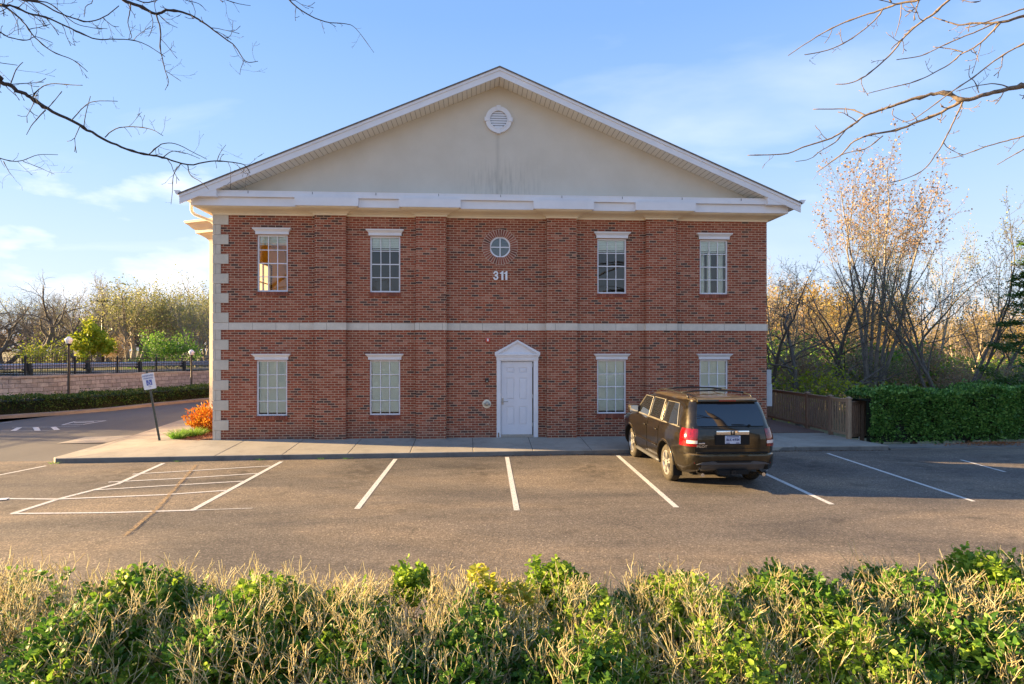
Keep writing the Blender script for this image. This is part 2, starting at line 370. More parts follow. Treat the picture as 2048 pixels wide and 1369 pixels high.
def asphalt():
    t = NT('asphalt'); big = t.noise(0.28, 5, 0.6, t.co(scale=(0.45, 1.3, 1)), 0.6); mid = t.noise(1.4, 5, 0.65, t.co(scale=(0.5, 1.2, 1)))
    c = t.ramp(big, [(0.32, (0.088, 0.078, 0.072)), (0.5, (0.160, 0.132, 0.105)), (0.66, (0.255, 0.195, 0.135))])
    c = t.mix(0.55, c, t.ramp(mid, [(0.25, 0.62), (0.75, 1.35)]), 'MULTIPLY')
    vo = t.n('ShaderNodeTexVoronoi'); vo.inputs['Scale'].default_value = 52; t.l(t.co(), vo.inputs['Vector'])
    sp = t.ramp(vo.outputs['Color'], [(0.0, 0.45), (0.55, 1.02), (0.85, 1.9), (1.0, 3.6)])
    c = t.mix(0.62, c, sp, 'MULTIPLY')
    fine = t.noise(260, 3, 0.7); c = t.mix(0.5, c, t.ramp(fine, [(0.3, 0.55), (0.7, 1.6)]), 'MULTIPLY')
    # oil drips and tyre-worn spots of the stalls
    st = t.noise(2.1, 4, 0.55, t.co(loc=(4, 9, 0))); c = t.mix(t.ramp(st, [(0.60, 0.0), (0.72, 0.42)]), c, (0.045, 0.038, 0.033))
    cv = t.n('ShaderNodeTexVoronoi', feature='DISTANCE_TO_EDGE'); cv.inputs['Scale'].default_value = 0.33
    wv = t.n('ShaderNodeVectorMath', operation='ADD'); nn = t.n('ShaderNodeTexNoise'); nn.inputs['Scale'].default_value = 1.4; nn.inputs['Detail'].default_value = 5; t.l(t.co(), nn.inputs['Vector']); t.l(nn.outputs['Color'], wv.inputs[0]); t.l(t.co(), wv.inputs[1]); t.l(wv.outputs[0], cv.inputs['Vector'])
    crk = t.math('MULTIPLY', t.math('LESS_THAN', cv.outputs['Distance'], 0.0035), t.ramp(t.noise(0.5, 2, 0.5, t.co(loc=(5, 2, 0))), [(0.48, 0.0), (0.56, 0.75)]))
    c = t.mix(t.math('MULTIPLY', crk, 0.45), c, (0.028, 0.024, 0.022))
    gsep = t.n('ShaderNodeSeparateXYZ'); t.l(t.co(), gsep.inputs[0])
    sx_ = t.math('SUBTRACT', t.math('FRACT', t.math('DIVIDE', t.math('ADD', gsep.outputs[0], 1.25), 2.62)), 0.5); sy_ = t.math('MULTIPLY', t.math('SUBTRACT', gsep.outputs[1], 13.6), 0.42)
    dd = t.math('SQRT', t.math('ADD', t.math('MULTIPLY', t.math('POWER', sx_, 2), 5.0), t.math('POWER', sy_, 2)))
    oil = t.math('MULTIPLY', t.math('SUBTRACT', 0.75, dd, clamp=True), t.ramp(t.noise(3.2, 5, 0.6, t.co(loc=(1, 5, 0))), [(0.42, 0.0), (0.58, 1.0)]))
    c = t.mix(t.math('MULTIPLY', oil, 1.0), c, (0.050, 0.040, 0.030))
    t.l(c, t.p.inputs['Base Color']); t.set(t.p, Roughness=0.86); t.p.inputs['Specular IOR Level'].default_value = 0.35
    h = t.math('ADD', t.math('MULTIPLY', vo.outputs['Distance'], 0.7), fine); t.bump(h, 0.7, 0.006); return t.m
M['asphalt'] = asphalt()
def asphalt_plain():
    t = NT('drive_asphalt'); a = t.noise(0.4, 5, 0.6, t.co(scale=(1, 0.35, 1))); c = t.ramp(a, [(0.3, (0.085, 0.080, 0.078)), (0.7, (0.135, 0.125, 0.115))])
    f = t.noise(120, 3, 0.7); c = t.mix(0.6, c, t.ramp(f, [(0.3, 0.6), (0.7, 1.5)]), 'MULTIPLY'); t.l(c, t.p.inputs['Base Color']); t.set(t.p, Roughness=0.85); t.bump(f, 0.4, 0.005); return t.m
M['drive'] = asphalt_plain()
def paint(name, c, wear=0.5):
    t = NT(name); n_ = t.noise(28, 6, 0.7); k = t.ramp(n_, [(wear-0.10, 1.0), (wear+0.06, 0.0)])
    t.l(t.mix(t.noise(5, 4), tuple(q*0.85 for q in c), c), t.p.inputs['Base Color']); t.set(t.p, Roughness=0.75)
    tr = t.n('ShaderNodeBsdfTransparent'); mx = t.n('ShaderNodeMixShader'); t.l(k, mx.inputs[0]); t.l(t.p.outputs[0], mx.inputs[1]); t.l(tr.outputs[0], mx.inputs[2]); t.l(mx.outputs[0], t.out.inputs[0]); return t.m
M['line'] = paint('white_line_paint', (0.72, 0.70, 0.66), 0.40)
M['line_faint'] = paint('worn_line_paint', (0.68, 0.66, 0.64), 0.40)
M['line_orange'] = paint('old_orange_paint', (0.44, 0.29, 0.15), 0.535)
def concrete(name, c, dark=0.5):
    t = NT(name); a = t.noise(0.9, 6, 0.65); col = t.ramp(a, [(0.25, tuple(q*0.72 for q in c)), (0.75, tuple(q*1.12 for q in c))])
    f = t.noise(140, 3, 0.7); col = t.mix(0.5, col, t.ramp(f, [(0.3, 0.72), (0.7, 1.25)]), 'MULTIPLY')
    st = t.noise(2.6, 6, 0.7, t.co(loc=(3, 1, 8))); col = t.mix(t.ramp(st, [(0.5, 0.0), (0.75, dark)]), col, tuple(q*0.4 for q in c))
    t.l(col, t.p.inputs['Base Color']); t.set(t.p, Roughness=0.92); t.bump(f, 0.35, 0.003); return t.m
M['walk'] = concrete('sidewalk_concrete', (0.40, 0.36, 0.30), 0.45)
M['kerb'] = concrete('kerb_concrete', (0.20, 0.185, 0.165), 0.8)
M['kerb_light'] = concrete('kerb_concrete_light', (0.34, 0.29, 0.24), 0.6)
def litter(name, cols, sc=14, bump=0.8):
    t = NT(name); vo = t.n('ShaderNodeTexVoronoi'); vo.inputs['Scale'].default_value = sc; vo.inputs['Randomness'].default_value = 1; t.l(t.co(scale=(1, 2.2, 1), rot=(0, 0, 0.6)), vo.inputs['Vector'])
    sx = t.n('ShaderNodeSeparateXYZ'); t.l(vo.outputs['Color'], sx.inputs[0]); n_ = len(cols)-1
    c = t.ramp(sx.outputs[0], [(i/n_, q) for i, q in enumerate(cols)])
    c = t.mix(0.6, c, t.ramp(t.noise(1.2, 5), [(0.3, 0.6), (0.7, 1.4)]), 'MULTIPLY')
    t.l(c, t.p.inputs['Base Color']); t.set(t.p, Roughness=0.95); t.bump(vo.outputs['Distance'], bump, 0.03); return t.m
M['mulch'] = litter('bark_mulch', [(0.06, 0.025, 0.015), (0.20, 0.08, 0.045), (0.30, 0.14, 0.08), (0.12, 0.05, 0.03)], 45)
M['floor'] = litter('leaf_litter', [(0.14, 0.13, 0.06), (0.26, 0.20, 0.11), (0.34, 0.27, 0.15), (0.14, 0.19, 0.06)], 9)
M['bank'] = litter('bank_grass', [(0.07, 0.10, 0.03), (0.14, 0.14, 0.05), (0.16, 0.12, 0.06), (0.05, 0.08, 0.02)], 12)
M['soil'] = litter('bed_soil', [(0.10, 0.07, 0.055), (0.17, 0.12, 0.09), (0.22, 0.17, 0.14), (0.08, 0.05, 0.04)], 30, 0.6)
def wallblock():
    t = NT('retaining_block'); g = t.n('ShaderNodeUVMap'); b = t.n('ShaderNodeTexBrick'); t.l(g.outputs[0], b.inputs['Vector'])
    b.inputs['Color1'].default_value = (0, 0, 0, 1); b.inputs['Color2'].default_value = (1, 1, 1, 1); b.inputs['Scale'].default_value = 1
    b.inputs['Brick Width'].default_value = 0.44; b.inputs['Row Height'].default_value = 0.20; b.inputs['Mortar Size'].default_value = 0.008; b.inputs['Mortar Smooth'].default_value = 0.3
    c = t.ramp(b.outputs['Color'], [(0, (0.29, 0.28, 0.26)), (0.5, (0.37, 0.36, 0.335)), (1, (0.45, 0.435, 0.405))])
    nz = t.noise(5, 6, 0.7); c = t.mix(0.8, c, t.ramp(nz, [(0.3, 0.6), (0.7, 1.35)]), 'MULTIPLY')
    c = t.mix(b.outputs['Fac'], c, (0.07, 0.055, 0.05)); t.l(c, t.p.inputs['Base Color']); t.set(t.p, Roughness=0.95)
    t.bump(t.math('SUBTRACT', nz, b.outputs['Fac']), 0.8, 0.03); return t.m
M['block'] = wallblock()
M['cap'] = mk('wall_cap_block', (0.38, 0.35, 0.31), 0.95, var=0.25, scale=4, bump=0.4)
M['rail'] = mk('galvanised_rail', (0.34, 0.38, 0.46), 0.45, 0.4, var=0.2)
def wood(name, c):
    t = NT(name); n_ = t.noise(7, 6, 0.65, t.co(scale=(6, 6, 0.6))); col = t.ramp(n_, [(0.3, tuple(q*0.6 for q in c)), (0.7, tuple(q*1.25 for q in c))])
    t.l(col, t.p.inputs['Base Color']); t.set(t.p, Roughness=0.85); t.bump(n_, 0.4, 0.004); return t.m
M['fence_wood'] = wood('brown_fence_wood', (0.34, 0.215, 0.14))
M['fence_wood2'] = wood('tan_fence_wood', (0.48, 0.32, 0.20))
M['deck'] = wood('deck_boards', (0.20, 0.12, 0.09))

def foliage(name, c0, c1, c2, trans=0.35, rough=0.5):
    t = NT(name); g = t.n('ShaderNodeNewGeometry'); col = t.ramp(g.outputs['Random Per Island'], [(0.0, c0), (0.5, c1), (1.0, c2)])
    col = t.mix(0.45, col, t.ramp(t.noise(1.3, 3), [(0.3, 0.65), (0.7, 1.35)]), 'MULTIPLY')
    t.l(col, t.p.inputs['Base Color']); t.set(t.p, Roughness=rough); t.p.inputs['Specular IOR Level'].default_value = 0.35
    tl = t.n('ShaderNodeBsdfTranslucent'); t.l(col, tl.inputs[0]); mx = t.n('ShaderNodeMixShader'); mx.inputs[0].default_value = trans
    t.l(t.p.outputs[0], mx.inputs[1]); t.l(tl.outputs[0], mx.inputs[2]); t.l(mx.outputs[0], t.out.inputs[0]); return t.m
M['leaf_hedge'] = foliage('hedge_leaf', (0.03, 0.065, 0.012), (0.06, 0.12, 0.022), (0.12, 0.19, 0.04), 0.25)
M['leaf_holly'] = foliage('holly_leaf', (0.03, 0.095, 0.018), (0.095, 0.23, 0.042), (0.27, 0.45, 0.10), 0.25, 0.35)
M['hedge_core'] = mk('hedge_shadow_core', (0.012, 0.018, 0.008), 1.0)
M['leaf_box'] = foliage('shrub_leaf', (0.12, 0.23, 0.02), (0.24, 0.38, 0.035), (0.40, 0.52, 0.06), 0.45, 0.5)
M['leaf_boxdeep'] = foliage('shrub_leaf_deep', (0.04, 0.12, 0.015), (0.10, 0.23, 0.025), (0.22, 0.36, 0.045), 0.4, 0.48)
M['leaf_yellow'] = foliage('shrub_leaf_yellow', (0.38, 0.40, 0.04), (0.50, 0.50, 0.06), (0.60, 0.52, 0.08), 0.35, 0.45)
M['leaf_orange'] = foliage('nandina_leaf', (0.35, 0.07, 0.015), (0.55, 0.18, 0.02), (0.50, 0.32, 0.03), 0.35)
M['grass_clump'] = foliage('liriope_blade', (0.10, 0.26, 0.03), (0.22, 0.42, 0.06), (0.32, 0.50, 0.10), 0.35)
M['leaf_lime'] = foliage('lime_leaf', (0.25, 0.34, 0.02), (0.40, 0.46, 0.035), (0.52, 0.52, 0.05), 0.5)
M['leaf_spring'] = foliage('spring_leaf', (0.22, 0.25, 0.08), (0.30, 0.31, 0.11), (0.38, 0.36, 0.15), 0.35)
M['leaf_green'] = foliage('fresh_green_leaf', (0.10, 0.24, 0.03), (0.17, 0.34, 0.04), (0.26, 0.42, 0.06), 0.4)
M['leaf_tan'] = foliage('dry_seed_leaf', (0.34, 0.20, 0.11), (0.44, 0.28, 0.16), (0.38, 0.31, 0.18), 0.3)
M['leaf_pine'] = foliage('pine_needle', (0.025, 0.075, 0.012), (0.055, 0.13, 0.02), (0.09, 0.17, 0.03), 0.2)
M['leaf_gold'] = foliage('golden_leaf', (0.34, 0.27, 0.06), (0.44, 0.33, 0.09), (0.40, 0.24, 0.09), 0.45)
def bark(name, c):
    t = NT(name); n_ = t.noise(6, 6, 0.7, t.co(scale=(4, 4, 1))); col = t.ramp(n_, [(0.3, tuple(q*0.55 for q in c)), (0.7, tuple(q*1.3 for q in c))])
    t.l(col, t.p.inputs['Base Color']); t.set(t.p, Roughness=0.9); t.bump(n_, 0.5, 0.02); return t.m
M['bark_dark'] = bark('dark_bark', (0.15, 0.13, 0.11))
M['bark_grey'] = bark('grey_bark', (0.27, 0.24, 0.205))
M['bark_tan'] = bark('tan_bark', (0.42, 0.34, 0.24))
M['bark_black'] = bark('branch_bark', (0.05, 0.038, 0.034))
M['bark_limb'] = bark('limb_bark', (0.20, 0.155, 0.12))
def twigmat():
    t = NT('dead_twig'); g = t.n('ShaderNodeNewGeometry'); col = t.ramp(g.outputs['Random Per Island'], [(0.0, (0.30, 0.22, 0.09)), (0.4, (0.50, 0.41, 0.19)), (0.8, (0.66, 0.58, 0.32)), (1.0, (0.74, 0.68, 0.42))])
    t.l(col, t.p.inputs['Base Color']); t.set(t.p, Roughness=0.8); return t.m
M['twig'] = twigmat()
M['stem'] = bark('shrub_stem', (0.16, 0.12, 0.085))
# ================================================================ THE BUILDING
FY = 17.2; XL, XR = -7.30, 8.55; ZB, ZT = 0.20, 6.50; BACK = 37.0
bld = thing('brick_building', 'two-storey red brick office building with white-trimmed cream gable, number 311 above its door', 'building', (0, FY, 0.2))
OFF = Vector((0, FY, 0.2))
def bp(mb, name, mat, parent=None, **k):
    """part given in world coordinates, parented to the building"""
    o = mb.build(name, mat, **k)
    par = parent or bld
    o.parent = par
    if par is bld: o.location = -OFF
    return o
# windows: x0, x1, z0, z1 of the frames
def wx(u, v): return at_y(u, v, FY)
W_UP = [(514.3, 575.6), (740, 800.6), (1194.7, 1252.8), (1399.6, 1455.6)]
W_LO = [(513, 574.4), (739.3, 800.3), (1194.2, 1252.2), (1399.2, 1456)]
wins = []
for a, b in W_UP: wins.append((wx(a, 600).x, wx(b, 600).x, 4.365, 5.955, 'up'))
for a, b in W_LO: wins.append((wx(a, 800).x, wx(b, 800).x, 0.880, 2.440, 'lo'))
DX0, DX1 = wx(1002.4, 800).x, wx(1065.8, 800).x; DZ1 = 2.405
RX, RZ, RR = wx(1000.2, 494).x, wx(1000.2, 494.8).z, 0.295
holes = [(x0, x1, z0, z1) for x0, x1, z0, z1, k in wins] + [(DX0-0.05, DX1+0.11, ZB, DZ1), (RX-0.285, RX+0.285, RZ-0.285, RZ+0.285)]
def holed_wall(mb, x0, x1, z0, z1, y, holes, depth, flip=False):
    xs = sorted({x0, x1, *[h[0] for h in holes], *[h[1] for h in holes]}); zs = sorted({z0, z1, *[h[2] for h in holes], *[h[3] for h in holes]})
    for i in range(len(xs)-1):
        for j in range(len(zs)-1):
            cx, cz = (xs[i]+xs[i+1])/2, (zs[j]+zs[j+1])/2
            if any(h[0] < cx < h[1] and h[2] < cz < h[3] for h in holes): continue
            mb.add([(xs[i], y, zs[j]), (xs[i+1], y, zs[j]), (xs[i+1], y, zs[j+1]), (xs[i], y, zs[j+1])], [(0, 1, 2, 3)])
    for a, b, c, d in holes:
        P = [(a, c), (b, c), (b, d), (a, d)]
        for k in range(4):
            p, q = P[k], P[(k+1) % 4]; mb.add([(p[0], y, p[1]), (q[0], y, q[1]), (q[0], y+depth, q[1]), (p[0], y+depth, p[1])], [(0, 1, 2, 3)])
mb = MB(); holed_wall(mb, XL, XR, ZB-0.15, ZT+0.04, FY, holes, 0.11)
# side and back walls (left one has an upper window the low sun comes through)
mb.add([(XR, FY, ZB-.15), (XR, BACK, ZB-.15), (XR, BACK, ZT+0.5), (XR, FY, ZT+0.04)], [(0, 1, 2, 3)])
mb.add([(XR, BACK, ZB-.15), (XL, BACK, ZB-.15), (XL, BACK, ZT+0.5), (XR, BACK, ZT+0.5)], [(0, 1, 2, 3)])
ys = [FY, 20.25, 21.55, BACK]; zs = [ZB-.15, 4.3, 5.7, ZT+0.04]
for i in range(3):
    for j in range(3):
        if i == 1 and j == 1: continue
        mb.add([(XL, ys[i], zs[j]), (XL, ys[i+1], zs[j]), (XL, ys[i+1], zs[j+1]), (XL, ys[i], zs[j+1])], [(0, 1, 2, 3)])
bp(mb, 'wall', M['brick'], fix=False)
# pilasters
PIL = [(wx(a, 650).x, wx(b, 650).x) for a, b in ((632, 693.5), (832.8, 892.5), (1092.8, 1151.3), (1290, 1348.9))]
PD = 0.15
for a, b in PIL:
    m = MB()
    m.add([(a, FY, ZB-.15), (b, FY, ZB-.15), (b, FY-PD, ZB-.15), (a, FY-PD, ZB-.15), (a, FY, ZT+.02), (b, FY, ZT+.02), (b, FY-PD, ZT+.02), (a, FY-PD, ZT+.02)],
          [(3, 2, 6, 7), (2, 1, 5, 6), (0, 3, 7, 4)])
    bp(m, 'pilaster', M['brick'], fix=False)
# plan outline swept by the belt course and the entablature: (x, y, direction x the corner is pushed)
def outline(extra=0.0):
    L = [(XL, FY, -1)]
    for a, b in PIL: L += [(a, FY, -1), (a, FY-PD, -1), (b, FY-PD, 1), (b, FY, 1)]
    return L+[(XR, FY, 1)]
def sweep(mb, prof, pts, close=True):
    rows = []
    for o, z in prof: rows.append([(x+sx*o, y-o, z) for x, y, sx in pts])
    n = len(pts)
    for r_ in range(len(rows)-1):
        A, B = rows[r_], rows[r_+1]
        for i in range(n-1): mb.add([A[i], A[i+1], B[i+1], B[i]], [(0, 1, 2, 3)])
    for r_ in range(len(rows)-1):      # return along the building's sides
        for e in (0, n-1):
            A, B = rows[r_][e], rows[r_+1][e]
            q = [A, B, (B[0], BACK, B[2]), (A[0], BACK, A[2])]
            mb.add(q, [(0, 1, 2, 3)])
m = MB(); sweep(m, [(0, 3.287), (0.022, 3.29), (0.022, 3.484), (0, 3.487)], outline()); bp(m, 'belt_course', M['belt'], fix=False)
m = MB(); sweep(m, [(0.0, 6.49), (0.035, 6.495), (0.04, 6.535), (0.075, 6.545), (0.11, 6.57), (0.20, 6.595), (0.30, 6.61), (0.36, 6.635), (0.385, 6.662)], outline())
bp(m, 'cornice_moulding', M['cream'], fix=False)
def fascia_outline():
    return outline()
m = MB(); sweep(m, [(0.33, 6.662), (0.425, 6.662), (0.425, 6.893), (0.39, 6.897)], outline()); bp(m, 'fascia_band', M['trim'], fix=False)
m = MB()
m.prism([(XL-0.40, 6.896), (XL-0.40, 6.985), (XR+0.40, 6.985), (XR+0.40, 6.896)], FY-0.49, FY-0.3)
m.prism([(FY-0.455, 6.985), (FY-0.47, 7.07), (FY-0.44, 7.078), (FY-0.01, 7.16), (FY-0.01, 6.985)], XL-0.2, XR+0.2, 'yz')
bp(m, 'cornice_ledge', M['trim'])
for i in range(9):
    x = -6.2+i*1.72; m = MB(); m.box((x, FY-0.475, 6.987), (x+0.012, FY-0.4705, 7.06)); bp(m, 'ledge_joint', M['dark'])
# gable
AX, AZ, SLP = 0.655, 10.56, 0.4235
def rz(x, d=0.0): return AZ-d-abs(x-AX)*SLP
m = MB()
m.add([(XL-.3, FY-0.004, 6.9), (XR+.3, FY-0.004, 6.9), (XR+.3, FY-0.004, rz(XR+.3, .2)), (AX, FY-0.004, AZ-0.2), (XL-.3, FY-0.004, rz(XL-.3, .2))], [(0, 1, 2, 3, 4)])
bp(m, 'gable_wall', M['stucco'], fix=False)
EXL, EXR = AX-8.60, AX+8.60; RY = 16.60
def slab(mb, x0, x1, d0, d1, y0, y1):
    for a, b in ((x0, AX), (AX, x1)):
        mb.prism([(a, rz(a, d0)), (b, rz(b, d0)), (b, rz(b, d1)), (a, rz(a, d1))], y0, y1)
m = MB(); slab(m, EXL-0.02, EXR+0.02, -0.020, 0.015, RY-0.045, BACK+0.4); bp(m, 'roof', M['shingle'])
m = MB(); slab(m, EXL, EXR, 0.016, 0.09, RY-0.022, RY+0.02); slab(m, EXL, EXR, 0.09, 0.262, RY, RY+0.03); bp(m, 'rake_board', M['trim'])
m = MB(); slab(m, EXL+0.7, EXR-0.7, 0.245, 0.262, RY+0.031, FY-0.005); bp(m, 'soffit', M['soffit'])
for s in (-1, 1):
    xi = at_y(432, 390, RY).x if s < 0 else at_y(1535.5, 400, RY).x
    xe = EXL if s < 0 else EXR
    zb = 6.865
    m = MB(); m.prism([(xi, zb), (xe-s*0.06, zb), (xe, zb+0.05), (xe, rz(xe, 0.1)), (xi, rz(xi, 0.1))], RY+0.006, FY+0.4)
    bp(m, 'cornice_return', M['trim'])
    m = MB(); g = xe
    m.prism([(g, 6.90), (g+s*0.07, 6.90), (g+s*0.10, 6.93), (g+s*0.12, 6.985), (g+s*0.145, 7.00), (g+s*0.145, 7.012), (g, 7.012)], RY-0.01, BACK)
    bp(m, 'gutter', M['trim'])
    m = MB(); m.box((xe-s*0.02, RY+0.03, 6.87), (XL+0.1 if s < 0 else XR-0.1, BACK, 6.89)); bp(m, 'eave_soffit', M['cream'])
# downspout that crosses back to the wall at the left corner
m = MB(); xw = XL
m.tube([(xw-0.70, FY+0.2, 6.95), (xw-0.70, FY+0.2, 6.68), (xw-0.67, FY+0.2, 6.60), (xw-0.60, FY+0.2, 6.54), (xw-0.16, FY+0.2, 6.37), (xw-0.08, FY+0.2, 6.30), (xw-0.07, FY+0.2, 6.22), (xw-0.07, FY+0.2, 0.4)], 0.042, 8)
bp(m, 'downspout', M['cream'], smooth=True)
# louvred vent
VX, VZ = wx(997, 241).x, wx(997, 241).z
m = MB()
n = 40
def ring(mb, r0, r1, y0, y1, c, a0=0, a1=2*math.pi, n=40):
    for k in range(n):
        t0 = a0+(a1-a0)*k/n; t1 = a0+(a1-a0)*(k+1)/n
        P = [(c[0]+r_*math.cos(t), c[1]+r_*math.sin(t)) for r_, t in ((r0, t0), (r1, t0), (r1, t1), (r0, t1))]
        mb.prism(P, y0, y1)
ring(m, 0.255, 0.375, FY-0.07, FY-0.004, (VX, VZ)); ring(m, 0.245, 0.275, FY-0.085, FY-0.07, (VX, VZ))
for a in (0, 90, 180, 270):
    c, s_ = math.cos(R(a)), math.sin(R(a)); t = (-s_, c)
    P = [(VX+c*0.25+t[0]*0.045, VZ+s_*0.25+t[1]*0.045), (VX+c*0.40+t[0]*0.06, VZ+s_*0.40+t[1]*0.06), (VX+c*0.40-t[0]*0.06, VZ+s_*0.40-t[1]*0.06), (VX+c*0.25-t[0]*0.045, VZ+s_*0.25-t[1]*0.045)]
    m.prism(P, FY-0.09, FY-0.004)
vent = bp(m, 'gable_vent', M['trim'])
m = MB()
for k in range(7):
    z = VZ+0.205-k*0.068; hw = math.sqrt(max(0.0, 0.25**2-(z-VZ-0.02)**2)); hw = max(hw, 0.12)
    m.add([(VX-hw, FY-0.05, z-0.030), (VX+hw, FY-0.05, z-0.030), (VX+hw, FY-0.036, z+0.030), (VX-hw, FY-0.036, z+0.030)], [(0, 1, 2, 3)])
o = m.build('louvre', M['trim'], vent, fix=False)
m = MB(); m.lathe([(0.25, FY-0.012), (0.25, FY-0.006)], 40, 'y', (VX, 0, VZ)); m.build('vent_screen', M['dark'], vent)
# quoins at the left corner
def quoins(z0, z1, first_long):
    n_ = round((z1-z0)/0.272); h = (z1-z0)/n_; long_ = first_long
    for k in range(n_):
        zt = z1-k*h; zb_ = zt-h+0.006
        m = MB()
        if long_: m.box((XL-0.026, FY-0.026, zb_), (XL+0.405, FY+0.19, zt))
        else:
            m.box((XL-0.024, FY-0.020, zb_), (XL+0.055, FY+0.40, zt)); m.box((XL+0.060, FY-0.020, zb_), (XL+0.195, FY+0.01, zt))
        bp(m, 'quoin', M['stone'], bevel=0.004); long_ = not long_
quoins(3.487, 6.488, True); quoins(0.2, 3.287, False)
# windows
def header(x0, x1, z0, z1, y):
    m = MB(); h = z1-z0
    m.box((x0, y-0.05, z0), (x1, y+0.02, z0+h*0.42)); m.box((x0+0.0, y-0.056, z0+h*0.20), (x1, y-0.0502, z0+h*0.24))
    prof = [(0.052, .42), (0.06, .5), (0.075, .62), (0.10, .78), (0.115, .82), (0.12, 1.0)]
    pts = [(x0, y, -1), (x1, y, 1)]
    for i in range(len(prof)-1):
        (o0, a), (o1, b) = prof[i], prof[i+1]
        A = [(x0-(o0-.05), y+.02, z0+h*a), (x0-(o0-.05), y-o0, z0+h*a), (x1+(o0-.05), y-o0, z0+h*a), (x1+(o0-.05), y+.02, z0+h*a)]
        B = [(x0-(o1-.05), y+.02, z0+h*b), (x0-(o1-.05), y-o1, z0+h*b), (x1+(o1-.05), y-o1, z0+h*b), (x1+(o1-.05), y+.02, z0+h*b)]
        for k in range(3): m.add([A[k], A[k+1], B[k+1], B[k]], [(0, 1, 2, 3)])
        if i == len(prof)-2: m.add(B, [(0, 1, 2, 3)])
    return m
def brick_sill(x0, x1, z1):
    m = MB(); n_ = int((x1-x0+0.04)/0.068); wd = (x1-x0+0.04)/n_
    for k in range(n_):
        a = x0-0.02+k*wd
        m.add([(a+.004, FY-0.03, z1-0.115), (a+wd-.004, FY-0.03, z1-0.115), (a+wd-.004, FY-0.035, z1-0.012), (a+.004, FY-0.035, z1-0.012),
               (a+.004, FY+0.09, z1-0.10), (a+wd-.004, FY+0.09, z1-0.10), (a+wd-.004, FY+0.09, z1+0.004), (a+.004, FY+0.09, z1+0.004)],
              [(0, 1, 2, 3), (3, 2, 6, 7), (0, 4, 5, 1), (0, 3, 7, 4), (1, 5, 6, 2)])
    return m
for x0, x1, z0, z1, kind in wins:
    m = MB(); y0, y1 = FY+0.035, FY+0.09; f = 0.042
    m.box((x0, y0, z0), (x0+f, y1, z1)); m.box((x1-f, y0, z0), (x1, y1, z1)); m.box((x0+f, y0, z0), (x1-f, y1, z0+f)); m.box((x0+f, y0, z1-f), (x1-f, y1, z1))
    win = bp(m, 'window', M['trim'], bevel=0.004)
    gx0, gx1, gz0, gz1 = x0+f, x1-f, z0+f, z1-f
    m = MB(); mw = 0.021
    for k in (1, 2):
        x = gx0+(gx1-gx0)*k/3; m.box((x-mw/2, y0+0.008, gz0), (x+mw/2, y0+0.03, gz1))
    for k in (1, 2, 3):
        z = gz0+(gz1-gz0)*k/4; e = 0.004 if k == 2 else 0
        m.box((gx0, y0+0.006, z-mw/2-e), (gx1, y0+0.031, z+mw/2+e))
    m.build('muntins', M['trim'], win)
    m = MB(); m.add([(gx0, y0+0.034, gz0), (gx1, y0+0.034, gz0), (gx1, y0+0.034, gz1), (gx0, y0+0.034, gz1)], [(0, 1, 2, 3)]); m.build('pane', M['glass'], win, fix=False)
    m = MB(); zlow = gz0 if kind == 'lo' else gz1-0.30
    if kind == 'up' and x0 < -4.5: zlow = gz1-0.20
    nsl = int((gz1-zlow)/0.048)
    for k in range(nsl):
        z = gz1-0.02-k*0.048
        m.add([(gx0+.01, y1-0.004, z-0.0235), (gx1-.01, y1-0.004, z-0.0235), (gx1-.01, y1+0.008, z+0.0235), (gx0+.01, y1+0.008, z+0.0235)], [(0, 1, 2, 3)])
    for xx in (gx0+.15, (gx0+gx1)/2, gx1-.15): m.box((xx, y1-0.008, zlow), (xx+.004, y1-0.006, gz1))
    if kind == 'up': m.box((gx0+.01, y1-.005, zlow-.03), (gx1-.01, y1+.02, zlow-.005))
    m.build('blind', M['blind'], win, fix=False)
    hz = z1+0.004
    header(x0-0.035, x1+0.035, hz+0.008, hz+0.175, FY).build('header', M['trim'], win, fix=False)
    brick_sill(x0, x1, z0).build('sill', M['brick_solid'], win)
# pale curtains behind the right upper window
m = MB(); x0, x1, z0, z1, _ = wins[3]
for a, b in ((x0+.05, x0+.22), (x1-.24, x1-.05), (x0+.30, x0+.42)):
    n_ = 10
    for k in range(n_):
        xa = a+(b-a)*k/n_; xb = a+(b-a)*(k+1)/n_; ya = FY+0.22+0.02*math.sin(k*1.9); yb = FY+0.22+0.02*math.sin((k+1)*1.9)
        m.add([(xa, ya, z0), (xb, yb, z0), (xb, yb, z1-.3), (xa, ya, z1-.3)], [(0, 1, 2, 3)])
bp(m, 'curtain', M['blind'], fix=False)
# round window with its ring of bricks
m = MB(); ring(m, 0.262, 0.302, FY+0.01, FY+0.07, (RX, RZ)); ow = bp(m, 'round_window', M['trim'])
m = MB(); m.box((RX-0.014, FY+0.02, RZ-0.265), (RX+0.014, FY+0.05, RZ+0.265)); m.box((RX-0.265, FY+0.021, RZ-0.014), (RX-0.014, FY+0.049, RZ+0.014)); m.box((RX+0.014, FY+0.021, RZ-0.014), (RX+0.265, FY+0.049, RZ+0.014)); m.build('muntins', M['trim'], ow)
m = MB(); m.lathe([(0.264, FY+0.054), (0.264, FY+0.056)], 40, 'y', (RX, 0, RZ)); m.build('pane', M['glass'], ow)
m = MB(); nb = 38
for k in range(nb):
    t0 = 2*math.pi*(k+0.14)/nb; t1 = 2*math.pi*(k+0.86)/nb
    P = [(RX+r_*math.cos(t), RZ+r_*math.sin(t)) for r_, t in ((0.308, t0), (0.502, t0), (0.502, t1), (0.308, t1))]
    m.prism(P, FY-0.012, FY+0.02)
m.build('brick_ring', M['brick_solid'], ow)
